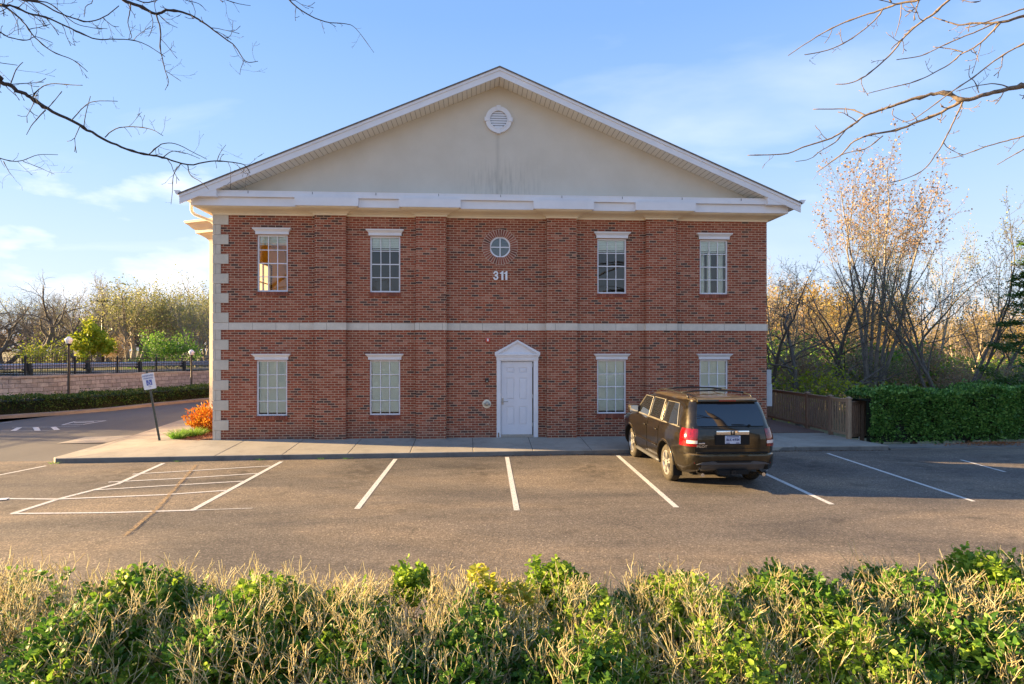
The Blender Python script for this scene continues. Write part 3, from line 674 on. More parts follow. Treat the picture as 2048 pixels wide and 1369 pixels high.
m = MB(); ring(m, 0.302, 0.512, FY-0.007, FY+0.01, (RX, RZ)); m.build('mortar_ring', M['mortar'], ow)
# inside: two floors of rooms seen through the panes
m = MB()
def room(x0, x1, y0, y1, z0, z1):
    m.add([(x0,y0,z0),(x1,y0,z0),(x1,y1,z0),(x0,y1,z0),(x0,y0,z1),(x1,y0,z1),(x1,y1,z1),(x0,y1,z1)], [(4,5,6,7),(2,3,7,6),(1,2,6,5)])
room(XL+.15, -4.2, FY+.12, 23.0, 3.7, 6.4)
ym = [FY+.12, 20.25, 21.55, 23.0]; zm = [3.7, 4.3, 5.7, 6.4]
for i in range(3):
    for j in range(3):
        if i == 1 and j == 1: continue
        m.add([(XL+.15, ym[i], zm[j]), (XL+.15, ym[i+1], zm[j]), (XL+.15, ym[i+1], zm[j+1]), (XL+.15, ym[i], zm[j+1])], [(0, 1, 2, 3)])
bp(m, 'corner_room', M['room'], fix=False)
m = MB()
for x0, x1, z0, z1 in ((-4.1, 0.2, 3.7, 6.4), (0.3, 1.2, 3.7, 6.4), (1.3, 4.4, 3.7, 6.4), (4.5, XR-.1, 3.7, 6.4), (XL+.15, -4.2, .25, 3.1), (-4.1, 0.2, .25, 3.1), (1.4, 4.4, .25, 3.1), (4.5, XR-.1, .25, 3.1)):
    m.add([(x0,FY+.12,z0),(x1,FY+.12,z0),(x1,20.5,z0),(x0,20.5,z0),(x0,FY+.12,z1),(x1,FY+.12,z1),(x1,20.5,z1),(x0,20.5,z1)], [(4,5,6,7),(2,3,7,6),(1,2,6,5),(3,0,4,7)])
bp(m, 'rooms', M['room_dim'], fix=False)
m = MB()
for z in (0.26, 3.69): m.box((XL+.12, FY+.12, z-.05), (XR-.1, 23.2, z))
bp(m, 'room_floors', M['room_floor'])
# side window that lets the sun into the corner room
m = MB(); xq = XL+0.04
for (a, b, c, d) in ((20.25, 20.32, 4.3, 5.7), (21.48, 21.55, 4.3, 5.7), (20.32, 21.48, 4.3, 4.36), (20.32, 21.48, 5.64, 5.7), (20.88, 20.92, 4.36, 5.64), (20.32, 21.48, 5.0, 5.03)):
    m.box((xq, a, c), (xq+.05, b, d))
bp(m, 'side_window_frame', M['trim'])
# door and its surround
door = None
dz0 = ZB+0.075; dw = DX1-0.015-DX0; DH = DZ1-0.02-dz0
m = MB(); m.box((DX0, FY+0.062, dz0), (DX1-0.015, FY+0.09, DZ1-0.02)); door = bp(m, 'door', M['door'])
pans = []
for ax, bx in ((0.16, 0.43), (0.57, 0.84)):
    for az, bz in ((0.845, 0.925), (0.485, 0.785), (0.135, 0.395)): pans.append((DX0+ax*dw, DX0+bx*dw, dz0+az*DH, dz0+bz*DH))
m = MB(); holed_wall(m, DX0, DX1-0.015, dz0, DZ1-0.02, FY+0.042, pans, 0.019)
for a_, b_, c_, d_ in pans:
    q = 0.022; q2 = 0.048; y1_, y0_ = FY+0.0615, FY+0.046
    o_ = [(a_+q, c_+q), (b_-q, c_+q), (b_-q, d_-q), (a_+q, d_-q)]; i_ = [(a_+q2, c_+q2), (b_-q2, c_+q2), (b_-q2, d_-q2), (a_+q2, d_-q2)]
    m.add([(p[0], y1_, p[1]) for p in o_]+[(p[0], y0_, p[1]) for p in i_], [(0, 1, 5, 4), (1, 2, 6, 5), (2, 3, 7, 6), (3, 0, 4, 7), (4, 5, 6, 7)])
m.build('door_panels', M['door'], door, fix=False)
m = MB(); hx = DX0+0.045; hz = wx(1008, 803).z
m.bevbox((hx-0.03, FY+0.03, hz-0.10), (hx+0.025, FY+0.045, hz+0.09), 0.006)
m.tube([(hx, FY+0.03, hz), (hx, FY-0.03, hz), (hx+0.03, FY-0.045, hz), (hx+0.13, FY-0.045, hz-0.005), (hx+0.15, FY-0.04, hz+0.01)], 0.011, 8)
m.build('handle', M['steel'], door, smooth=False)
for v in (731, 793, 850):
    m = MB(); z = wx(1066, v).z; m.tube([(DX1-0.002, FY+0.03, z-0.055), (DX1-0.002, FY+0.03, z+0.055)], 0.011, 8); m.build('hinge', M['steel'], door)
SX0, SX1 = wx(993.4, 800).x, wx(1075.9, 800).x
m = MB(); yb, yf = FY+0.02, FY-0.03
m.box((SX0, yf, ZB+.02), (DX0-0.012, FY+0.10, 2.44)); m.box((DX1+0.02, yf+.012, ZB+.02), (SX1-0.075, FY+0.10, 2.44)); m.box((SX1-0.08, yf, ZB+.02), (SX1, FY+0.10, 2.44))
m.box((DX0-0.012, yf+.02, 2.40), (DX1+0.02, FY+0.10, 2.46))
ez0, ez1 = 2.44, 2.60
m.box((SX0-0.01, yf-0.012, ez0), (SX1+0.01, yb, ez0+0.085)); m.box((SX0-0.03, yf-0.03, ez0+0.085), (SX1+0.03, yb, ez1-0.03)); m.box((SX0-0.055, yf-0.06, ez1-0.03), (SX1+0.055, yb, ez1+0.022))
cx = (SX0+SX1)/2; hw = (SX1-SX0)/2+0.055; apz = wx(1034.8, 680.5).z
m.prism([(cx-hw+.06, ez1+0.022), (cx+hw-.06, ez1+0.022), (cx, apz-0.055)], yf-0.01, yb)
for s in (-1, 1):
    m.prism([(cx+s*hw, ez1+0.0225), (cx+s*(hw+0.004), ez1+0.055), (cx, apz), (cx, apz-0.052), (cx+s*(hw-0.10), ez1+0.0225)], yf-0.065, yb-0.002)
    m.prism([(cx+s*(hw-.11), ez1+0.0225), (cx, apz-0.054), (cx, apz-0.085), (cx+s*(hw-0.17), ez1+0.0225)], yf-0.035, yb-0.004)
bp(m, 'door_surround', M['trim'], bevel=0.003)
m = MB(); m.box((DX0-0.012, FY-0.04, ZB+.02), (DX1+.02, FY+0.12, ZB+.06)); bp(m, 'threshold', M['steel'])
m = MB(); m.box((DX0+.002, FY+0.025, ZB+.061), (DX1-.01, FY+0.044, ZB+.10)); bp(m, 'door_sweep', M['steel'])
for xx in ((SX0+0.03, SX0+0.075),):
    m = MB(); m.box((xx[0], yf-0.003, ZB+.03), (xx[1], yf, ZB+.16)); bp(m, 'rust_patch', mk('flaking_jamb', (0.30, 0.22, 0.17), 0.9, var=0.5, scale=30))
# 311
def text_obj(s, size, mat, name, loc, rot, ext=0.004, off=0.0, parent=None, align='CENTER', sp=1.0, sx=1.0):
    cu = bpy.data.curves.new(name, 'FONT'); cu.body = s; cu.size = size; cu.extrude = ext; cu.offset = off; cu.align_x = align; cu.align_y = 'CENTER'; cu.space_character = sp
    t = bpy.data.objects.new(name, cu); C.objects.link(t); bpy.context.view_layer.update()
    me = bpy.data.meshes.new_from_object(t.evaluated_get(bpy.context.evaluated_depsgraph_get())); bpy.data.objects.remove(t); me.name = name
    me.transform(Matrix.Diagonal((sx, 1, 1, 1)))
    me.materials.clear(); me.materials.append(mat)
    o = bpy.data.objects.new(name, me); C.objects.link(o); o.location = loc; o.rotation_euler = rot
    if parent: o.parent = parent
    return o
nz_ = wx(1000, 552).z; nh = 0.252
def digit(ch, cx, cz, h):
    m = MB(); y0, y1 = FY-0.045, FY-0.012; r1 = h*0.29; r0 = h*0.10; w_ = h*0.05
    if ch == '1':
        m.prism([(cx-.0, cz-h/2), (cx+.058, cz-h/2), (cx+.058, cz+h/2), (cx+.018, cz+h/2), (cx-.002, cz+h*.37), (cx-.045, cz+h*.30), (cx-.045, cz+h*.20), (cx, cz+h*.21)], y0, y1)
    else:
        for c, a0, a1 in ((cz+h*.235, R(-80), R(190)), (cz-h*.215, R(-190), R(80))):
            k = 18; rr = h*.27 if c > cz else h*.285
            for i in range(k):
                t0 = a0+(a1-a0)*i/k; t1 = a0+(a1-a0)*(i+1)/k; yo = .0004 if c > cz else 0
                P = [(cx+q*1.02*math.cos(t), c+q*math.sin(t)) for q, t in ((rr*.42, t0), (rr, t0), (rr, t1), (rr*.42, t1))]; m.prism(P, y0-yo, y1)
        m.box((cx-.03, y0+.001, cz-.022), (cx+.02, y1, cz+.030))
    return bp(m, 'house_number', M['number'])
for ch, u in (('3', 991.5), ('1', 1002.6), ('1', 1010.6)):
    digit(ch, wx(u, 552).x, nz_, nh)
# control joint in the brickwork over the door
jx = wx(1000, 600).x
for z0, z1 in ((3.487, RZ-0.52), (RZ+0.52, 6.49), (2.95, 3.287)):
    m = MB(); m.box((jx-0.004, FY-0.003, z0), (jx+0.004, FY-0.0005, z1)); bp(m, 'control_joint', M['brick_solid'])
# canted bay far along the left side, its sunlit edge and cornice show past the corner
m = MB()
base = [(-7.29, 22.0), (-10.12, 23.45), (-10.12, 28.0), (-7.29, 28.0)]
m.prism(base, 0.1, 7.1, 'xy'); bay = bp(m, 'side_bay', stone_mat('bay_stone', (0.62, 0.52, 0.40), 0))
m = MB()
def off_base(o): return [(-7.29, 22.0-o*1.1), (-10.12-o*0.9, 23.45-o*0.8), (-10.12-o*0.9, 28.0+o), (-7.29, 28.0+o)]
prof = [(0.0, 6.85), (0.04, 6.92), (0.12, 6.98), (0.30, 7.08), (0.40, 7.10), (0.42, 7.22), (0.5, 7.26), (0.60, 7.36), (0.72, 7.42), (0.74, 7.5)]
for i in range(len(prof)-1):
    A = off_base(prof[i][0]); B = off_base(prof[i+1][0])
    for k in range(3): m.add([(*A[k], prof[i][1]), (*A[k+1], prof[i][1]), (*B[k+1], prof[i+1][1]), (*B[k], prof[i+1][1])], [(0, 1, 2, 3)])
B = off_base(prof[-1][0]); m.add([(*B[0], 7.5), (*B[1], 7.5), (*B[2], 7.5), (*B[3], 7.5), (-7.29, 26, 8.3)], [(0, 1, 4), (1, 2, 4), (2, 3, 4)])
bp(m, 'bay_cornice', M['cream'], fix=False)

# small things fixed to the wall
p = wx(975.5, 680.5); t = thing('fire_alarm_strobe', 'small red fire alarm strobe with white lens on the brick left of the pediment', 'alarm', (p.x, FY, p.z))
m = MB(); m.bevbox((-0.062, -0.045, -0.062), (0.062, 0, 0.062), 0.008); m.build('housing', M['red_plastic'], t)
m = MB(); m.bevbox((-0.024, -0.062, -0.036), (0.024, -0.045, 0.036), 0.006); m.build('lens', M['white_plastic'], t)
p = wx(974, 761); t = thing('card_reader', 'small black entry card reader on the brick left of the white door', 'card reader', (p.x, FY, p.z))
m = MB(); m.bevbox((-0.048, -0.032, -0.062), (0.048, 0, 0.062), 0.006); m.build('housing', M['black_metal'], t)
m = MB(); m.box((-0.022, -0.034, -0.038), (0.022, -0.0325, -0.014)); m.build('keypad_light', M['steel'], t)
p = wx(973.5, 808.2); t = thing('fire_hose_connection', 'round pale wall plate with chrome twin hose connection left of the white door', 'hose connection', (p.x, FY, p.z))
m = MB(); m.lathe([(0.0, -0.014), (0.113, -0.014), (0.123, -0.009), (0.123, 0.0)], 32, 'y'); m.build('wall_plate', M['cream'], t, autosm=40)
m = MB(); m.lathe([(0.0, -0.10), (0.045, -0.098), (0.062, -0.08), (0.062, -0.014)], 24, 'y', (0.01, 0, 0.012)); m.build('valve_body', M['steel'], t, autosm=40)
for s in (-1, 1):
    m = MB(); m.tube([(s*0.03, -0.04, 0.0), (s*0.07, -0.085, -0.012)], 0.034, 16); m.tube([(s*0.07, -0.085, -0.012), (s*0.076, -0.093, -0.013)], 0.026, 16); m.build('hose_cap', M['steel'], t, autosm=40)
p = wx(975.5, 850.5); t = thing('drain_spout', 'short rusty drain pipe stub low on the brick left of the door', 'pipe', (p.x, FY, p.z))
m = MB(); m.tube([(0, 0.01, 0.012), (0, -0.05, 0), (0, -0.065, -0.022)], 0.02, 10); m.build('spout', mk('rusty_pipe', (0.30, 0.14, 0.07), 0.8, var=0.4), t)
m = MB(); m.lathe([(0, -.006), (0.036, -.006), (0.036, 0)], 16, 'y', (0, 0, .01)); m.build('escutcheon', M['steel'], t)
# utility cabinet on the right side wall
t = thing('utility_cabinet', 'tall grey electrical cabinet with conduit on the right corner of the brick wall', 'utility box', (XR+0.01, FY+0.30, 0.2))
m = MB(); m.bevbox((0, -0.2, 1.52), (0.185, 0.2, 1.94), 0.008); m.build('upper_box', M['grey_box'], t)
m = MB(); m.bevbox((0, -0.215, 0.86), (0.20, 0.215, 1.512), 0.008); m.build('lower_box', M['grey_box'], t)
m = MB(); m.tube([(0.085, 0, 0.86), (0.085, 0, -.1)], 0.052, 14); m.tube([(0.085, 0, 0.86), (0.085, 0, 0.80)], 0.062, 14); m.build('conduit', M['grey_box'], t, autosm=40)
# ================================================================ GROUND, LOT, WALKS
def sheet(name, pts, z, mat, kind='structure', thick=0.0, parent=None, zs=None):
    m = MB(); n_ = len(pts); top = [(p[0], p[1], (zs[i] if zs else z)) for i, p in enumerate(pts)]
    if thick: m.add(top+[(p[0], p[1], p[2]-thick) for p in top], [tuple(range(n_)), tuple(range(2*n_-1, n_-1, -1))]+[(i, i+n_, (i+1) % n_+n_, (i+1) % n_) for i in range(n_)])
    else: m.add(top, [tuple(range(n_))])
    o = m.build(name, mat)
    if kind: o['kind'] = kind
    return o
# terrain: one large sheet, falling away a little behind the right-hand hedge
gx = np.concatenate([np.linspace(-900, -70, 12), np.linspace(-60, 60, 61), np.linspace(70, 900, 12)]); gy = np.concatenate([np.linspace(-300, -20, 8), np.linspace(-16, 90, 54), np.linspace(100, 1500, 16)])
rg = np.random.default_rng(3)
GXm, GYm = np.meshgrid(gx, gy, indexing='ij')
GZ = np.full_like(GXm, -0.06)
hum = 0.22*np.sin(GXm*0.31+1)*np.sin(GYm*0.27+2)
right = (GXm > 11.4) & (GYm > 17.6)
GZ = np.where(right, -0.35+hum-np.clip((GYm-18)*0.02, 0, 1.2)+np.clip((GYm-50)*0.06, 0, 5.5), GZ)
far = np.hypot(GXm, GYm-20) > 75
GZ = np.where(far & ~right, 1.1+hum, GZ)
V = np.stack([GXm, GYm, GZ], -1).reshape(-1, 3); ny = len(gy)
I, J = np.meshgrid(np.arange(len(gx)-1), np.arange(ny-1), indexing='ij'); b = (I*ny+J).ravel()
Q = np.stack([b, b+ny, b+ny+1, b+1], 1)
tag(quick_mesh('ground', V, Q, M['floor'], smooth=True), kind='structure')
sheet('parking_lot', [(-60, 3.9), (60, 3.9), (60, 15.1), (13.5, 15.7), (8, 16.3), (1, 15.6), (-10, 15.3), (-12, 16.5), (-14, 30), (-60, 30)][0:0] or [(-26, 4.3), (30, 4.3), (30, 16.1), (8, 16.4), (-10.3, 15.4), (-26, 15.4)], 0.0, M['asphalt'])
# the drive that runs back along the left side
HB = [at_z(-60, 846, 0), at_z(0, 838.5, 0), at_z(110, 831.5, 0), at_z(220, 822.5, 0), at_z(330, 810.5, 0), at_z(425, 801.5, 0)]
HB = [Vector((p.x, p.y, 0)) for p in HB]
dirn = (HB[-1]-HB[-2]).normalized()
HB.append(HB[-1]+dirn*16)
d0 = (HB[0]-HB[1]).normalized(); HB.insert(0, HB[0]+d0*14)
sheet('driveway', [(-26.2, 15.396)]+[(-60, 15.396), (-60, HB[0].y)]+[(p.x, p.y) for p in HB]+[(-7.5, 46), (-7.6, 15.5)]+[(-10.3, 15.396)], -0.004, M['drive'])
# sidewalk in front of the facade
KF = [(-11.0, 15.0), (-10.0, 15.08), (-6, 15.25), (0.6, 15.44), (4, 15.56), (8, 15.72), (11.0, 15.70)]
ka = at_z(100.5, 917, 0.12); KF[0] = (ka.x+0.02, ka.y)
def kz(x): return 0.115
m = MB()
slabx = [ka.x+0.02, -8.55, -7.03, -5.5, -3.95, -2.42, -0.85, 0.72, 2.28, 3.85, 5.4, 7.0, 8.6]
def ky(x):
    for (x0, y0), (x1, y1) in zip(KF, KF[1:]):
        if x <= x1: return y0+(y1-y0)*(x-x0)/(x1-x0)
    return KF[-1][1]
g = 0.009; KW = 0.0
front_u = [448, 574, 699.5, 821, 946.5, 1067.7, 1188.3, 1310, 1432]; back_u = [504, 614.5, 725.8, 832.9, 945.2, 1056.8, 1162, 1270, 1378]
def zf(x, y): # walk rises gently from the kerb to the wall
    t = max(0.0, min(1.0, (y-ky(x))/(FY-ky(x)))); return 0.115+0.105*t
JF = []
for a, b in zip(front_u, back_u):
    f = at_z(a, 904.5, 0.115); bk = at_z(b, 875.5, 0.22); 
    JF.append(((f.x, ky(f.x)), (bk.x, FY)))
lefts = [((ka.x+0.35, ky(ka.x)), (-7.65, 17.18))]+JF
rights = JF+[((8.6, ky(8.6)), (8.55, FY))]
for (f0, b0), (f1, b1) in zip(lefts, rights):
    P = [(f0[0]+g/2, f0[1]), (f1[0]-g/2, f1[1]), (b1[0]-g/2, FY+0.0), (b0[0]+g/2, FY+0.0)]
    Z = [0.115, 0.115, 0.22, 0.22]
    top = [(p[0], p[1], z) for p, z in zip(P, Z)]; m.add(top+[(p[0], p[1], -0.05) for p in P], [(0, 1, 2, 3), (0, 4, 5, 1), (1, 5, 6, 2), (2, 6, 7, 3), (3, 7, 4, 0)])
# left tongue of the walk
A = at_z(100.5, 917, 0.115); B1 = at_z(214, 885.5, 0.13); B2 = at_z(265, 871, 0.14); B3 = at_z(364, 839, 0.14); B4 = at_z(398, 830, 0.14)
fr = lefts[0]
tong = [(A.x+0.12, A.y-0.01), (fr[0][0]-g/2, fr[0][1]), (fr[1][0]-g/2, 17.18), (-8.42, 17.5), (-8.9, 19.0), (-9.3, 20.5), (B4.x+.3, B4.y), (B3.x, B3.y), (B2.x, B2.y), (B1.x, B1.y), (A.x, A.y+0.12)]
zz = [0.115, 0.115, 0.21, 0.2, 0.18, .15, .14, .14, .135, .125, .115]
top = [(p[0], p[1], z) for p, z in zip(tong, zz)]; n_ = len(tong)
m.add(top+[(p[0], p[1], -0.05) for p in tong], [tuple(range(n_))]+[(i, i+n_, (i+1) % n_+n_, (i+1) % n_) for i in range(n_)])
# kerb ramp beside it
r4 = [at_z(113, 887.5, 0.008), at_z(214, 885.5, 0.02), at_z(265, 871, 0.125), at_z(171, 874.5, 0.012)]
m.add([tuple(p) for p in r4], [(0, 1, 2, 3)])
tag(m.build('sidewalk', M['walk'], bevel=0.012), kind='structure')
# kerb face and dark joint lines
m = MB(); xs = list(np.linspace(ka.x+.14, 8.6, 40))
for a, b in zip(xs, xs[1:]):
    m.add([(a, ky(a)-0.012, 0.100), (b, ky(b)-0.012, 0.100), (b, ky(b)-0.02, -0.02), (a, ky(a)-0.02, -0.02)], [(3, 2, 1, 0)])
tag(m.build('kerb_face', M['kerb'], fix=False), kind='structure')
m = MB()
for (f, b) in JF: m.add([(f[0]-g, f[1]+.01, 0.108), (f[0]+g, f[1]+.01, 0.108), (b[0]+g, FY, 0.212), (b[0]-g, FY, 0.212)], [(0, 1, 2, 3)])
tag(m.build('sidewalk_joints', M['dark'], fix=False), kind='structure')
# concrete apron at the right end, kerb along the lot, deck
AP = [(8.61, ky(8.6)), (10.9, 15.72), (11.25, 15.75), (11.05, 16.9), (10.95, 17.9), (10.9, 18.3), (8.61, 18.3)]
sheet('apron', AP, 0.12, M['walk'], thick=0.15)
m = MB(); xs = [8.61, 9.6, 10.6, 11.25]
m.prism([(11.25, 15.66), (30, 16.0), (30, 16.17), (11.25, 15.85)], -0.04, 0.05, 'xy'); m.prism([(8.61, ky(8.6)-.02), (11.2, 15.68), (11.2, 15.72), (8.61, ky(8.6))], -0.02, 0.10, 'xy')
tag(m.build('kerb', M['kerb']), kind='structure')
m = MB()
m.prism([(11.25, 15.86), (30, 16.18), (30, 16.75), (11.1, 16.5)], -0.03, 0.03, 'xy')
tag(m.build('kerb_verge', M['kerb_light']), kind='structure')
m = MB(); k = 0; y = 18.31
while y < 30:
    m.box((8.62, y, 0.02), (10.96, y+0.135, 0.14)); y += 0.142
tag(m.build('deck', M['deck']), kind='structure')
# mulch bed at the left corner
sheet('mulch_bed', [(-7.3, 17.19), (-7.66, 17.19), (-8.40, 17.5), (-8.9, 19.0), (-9.3, 20.6), (-9.0, 21.5), (-7.3, 21.5)], 0.25, M['mulch'], thick=0.3, zs=[.27, .235, .20, .19, .18, .2, .28])
def scatter_chips(name, n_, xf, zf_, s0, s1, mat, seed, kind='stuff', label=None, cat=None):
    r_ = np.random.default_rng(seed); P = np.array([xf(r_) for _ in range(n_)]); D = r_.normal(size=(n_, 3)); D[:, 2] *= 0.25
    L = r_.uniform(s0, s1, n_); V, Q = leaf_arrays(P, D, L, L*0.22, 0.3, r_); o = quick_mesh(name, V, Q, mat)
    tag(o, label, cat, kind=kind); return o
def bedpt(r_):
    y = r_.uniform(17.25, 21.2); xm = -7.55-min(1.0, (y-17.2)/0.6)*0.75-(y-17.2)*0.22; x = r_.uniform(xm, -7.33); return (x, y, 0.265+r_.uniform(-.05, .012)-(abs(x+7.3))*0.03)
M['chip'] = foliage('mulch_chip', (0.10, 0.035, 0.02), (0.26, 0.10, 0.055), (0.40, 0.20, 0.12), 0.0, 0.9)
scatter_chips('mulch', 2600, bedpt, None, 0.02, 0.06, M['chip'], 5, label='red brown bark mulch in the corner bed', cat='mulch')

# painted markings (4 mm above the asphalt)
def strip(m, a, b, w0, w1=None, z=0.004):
    a = Vector(a[:2]); b = Vector(b[:2]); d = (b-a).normalized(); n_ = Vector((-d.y, d.x)); w1 = w1 or w0
    m.add([(*(a-n_*w0/2), z), (*(b-n_*w1/2), z), (*(b+n_*w1/2), z), (*(a+n_*w0/2), z)], [(0, 1, 2, 3)])
def P0(u, v): return at_z(u, v, 0.004)
def mark(mat, segs, z=0.004, w=0.10, name='parking_line'):
    for s in segs:
        m = MB(); pts = [P0(*q) for q in s[0]]
        for a, b in zip(pts, pts[1:]): strip(m, a, b, s[1] if len(s) > 1 else w, z=z)
        tag(m.build(name, mat, fix=False), kind='structure')
mark(M['line'], [([(563, 923.5), (384, 1021)],), ([(791, 918.5), (714, 1018)],), ([(1014, 914.5), (1033.5, 1021)],), ([(1235, 911), (1353, 1015)],), ([(1446, 909), (1664, 1009)],)], 0.004, 0.10)
mark(M['line'], [([(1655, 907), (1948, 1003)],), ([(1922, 920), (2010, 944)], 0.07)], 0.004, 0.085)
mark(M['line_faint'], [([(327, 927), (235, 968), (118, 998), (25, 1027.5)],)], 0.004, 0.10)
mark(M['line'], [([(-40, 958), (92, 932)], 0.08)])
mark(M['line_faint'], [([(22, 1028), (220, 1026), (390, 1021)], 0.075), ([(390, 1021), (505, 1017)], 0.03), ([(0, 998), (116, 999), (330, 990), (452, 981.5)], 0.08),
     ([(184, 981), (330, 972), (487, 963)], 0.07), ([(217, 965), (370, 957), (515, 947.5)], 0.07), ([(265, 949), (400, 941), (541, 932.5)], 0.07)], 0.008)
mark(M['line_orange'], [([(392, 931), (310, 1022), (250, 1072)], 0.07)], 0.012)
mark(M['sign_white'], [([(-30, 1002), (16, 998.5)], 0.16)], 0.012, name='accessible_symbol')
mark(M['line'], [([(38.5, 855.5), (26, 862.5)], 0.16), ([(71, 855), (75.5, 862)], 0.16), ([(106, 854), (114.5, 860.5)], 0.16)], 0.005)
mark(M['line_faint'], [([(0, 862.5), (75, 862), (115, 860.5)], .04), ([(24, 855), (104, 854.5), (160, 852.5)], 0.05), ([(124, 850.5), (150, 843.5), (212, 841.8)], 0.09), ([(124, 850.5), (165, 849.5), (212, 841.8)], 0.09), ([(148, 846), (188, 844)], 0.2), ([(0, 847), (24, 844)], 0.06)], 0.005)
# dead leaves and grit along the kerb, weeds in the joint
def kerbpt(r_):
    x = r_.uniform(0.3, 11); return (x, ky(min(x, 11))-abs(r_.normal(0, 0.055))-0.015, 0.012)
M['debris'] = foliage('kerb_debris', (0.06, 0.04, 0.025), (0.14, 0.08, 0.045), (0.24, 0.13, 0.07), 0.0, 0.9)
scatter_chips('fallen_leaves', 1500, kerbpt, None, 0.01, 0.035, M['debris'], 8, label='dry leaf crumbs gathered along the foot of the kerb', cat='leaf litter')
def pilept(r_):
    a = r_.uniform(0, 6.28); q = abs(r_.normal(0, 0.4)); return (14.7+math.cos(a)*q*2.2, 16.15+math.sin(a)*q*0.35, 0.06+max(0, 0.05-q*0.05))
M['pile'] = foliage('orange_litter', (0.22, 0.08, 0.03), (0.36, 0.15, 0.06), (0.45, 0.24, 0.12), 0.1, 0.9)
scatter_chips('leaf_pile', 1100, pilept, None, 0.03, 0.07, M['pile'], 9, label='small heap of orange dry leaves on the verge at the far right', cat='leaf litter')
def tuft(name, loc, n_, h, spread, seed, mat, label, cat, lean=0.5, wid=0.006, group=None):
    r_ = np.random.default_rng(seed); Vs = []; Qs = []; b = 0
    for k in range(n_):
        a = r_.uniform(0, 6.28); q = math.sqrt(r_.uniform(0, 1))*spread; p = np.array([math.cos(a)*q, math.sin(a)*q, 0]); d = np.array([math.cos(a)*lean*(0.3+q/spread), math.sin(a)*lean*(0.3+q/spread), 1.0])+r_.normal(0, 0.18, 3)
        d /= np.linalg.norm(d); L = h*r_.uniform(0.6, 1.1); sdv = np.cross(d, r_.normal(size=3)); sdv /= np.linalg.norm(sdv); pts = []
        for i in range(4):
            t = i/3; c = p+d*L*t+np.array([d[0], d[1], -0.35])*L*0.40*t*t; wd = wid*(1-t*0.85); pts += [c-sdv*wd, c+sdv*wd]
        Vs += pts; Qs += [(b+2*i, b+2*i+1, b+2*i+3, b+2*i+2) for i in range(3)]; b += 8
    o = quick_mesh(name, np.array(Vs), np.array(Qs), mat); o.location = loc; return tag(o, label, cat, group)
for i, (u, lab) in enumerate(((527, 'tiny weed tuft at the kerb foot left of the hatched aisle line'), (648, 'small weed tuft at the kerb foot below the second pilaster bay'), (697, 'weed tuft at the kerb foot left of the second stall line'), (352, 'low weed at the kerb foot near the leaning sign post'), (118, 'weed tuft by the rounded kerb end at the far left'))):
    p = at_z(u, 917 if u > 400 else 925, 0.0); tuft('weed_tuft', (p.x, ky(p.x)-0.03, 0.0), 40, 0.07, 0.10, i, M['grass_clump'], lab, 'weed', 0.7, 0.004)

# ---------------------------------------------------------------- left side: hedge, retaining wall, fence, rail, lamps
def cumdist(P):
    d = [0]
    for a, b in zip(P, P[1:]): d.append(d[-1]+(b-a).length)
    return d
def along(P, s):
    D = cumdist(P)
    for i in range(len(P)-1):
        if s <= D[i+1] or i == len(P)-2:
            t = (s-D[i])/(D[i+1]-D[i]); p = P[i].lerp(P[i+1], t); d = (P[i+1]-P[i]).normalized(); return p, d
def offset(P, o):
    out_ = []
    for i, p in enumerate(P):
        d = (P[min(i+1, len(P)-1)]-P[max(i-1, 0)]).normalized(); out_.append(p+Vector((-d.y, d.x, 0))*o)
    return out_
m = MB(); a1 = offset(HB, 0.02); a2 = offset(HB, 0.42)
for i in range(len(HB)-1):
    m.add([(a1[i].x, a1[i].y, -.02), (a1[i+1].x, a1[i+1].y, -.02), (a1[i+1].x, a1[i+1].y, .12), (a1[i].x, a1[i].y, .12)], [(0, 1, 2, 3)])
    m.add([(a1[i].x, a1[i].y, .12), (a1[i+1].x, a1[i+1].y, .12), (a2[i+1].x, a2[i+1].y, .13), (a2[i].x, a2[i].y, .13)], [(0, 1, 2, 3)])
tag(m.build('drive_kerb', M['kerb_light'], fix=False), kind='structure')
a3 = offset(HB, 6.2); m = MB()
for i in range(len(HB)-1): m.add([(a2[i].x, a2[i].y, .10), (a2[i+1].x, a2[i+1].y, .10), (a3[i+1].x, a3[i+1].y, .12), (a3[i].x, a3[i].y, .12)], [(0, 1, 2, 3)])
tag(m.build('planting_bed', M['mulch'], fix=False), kind='structure')
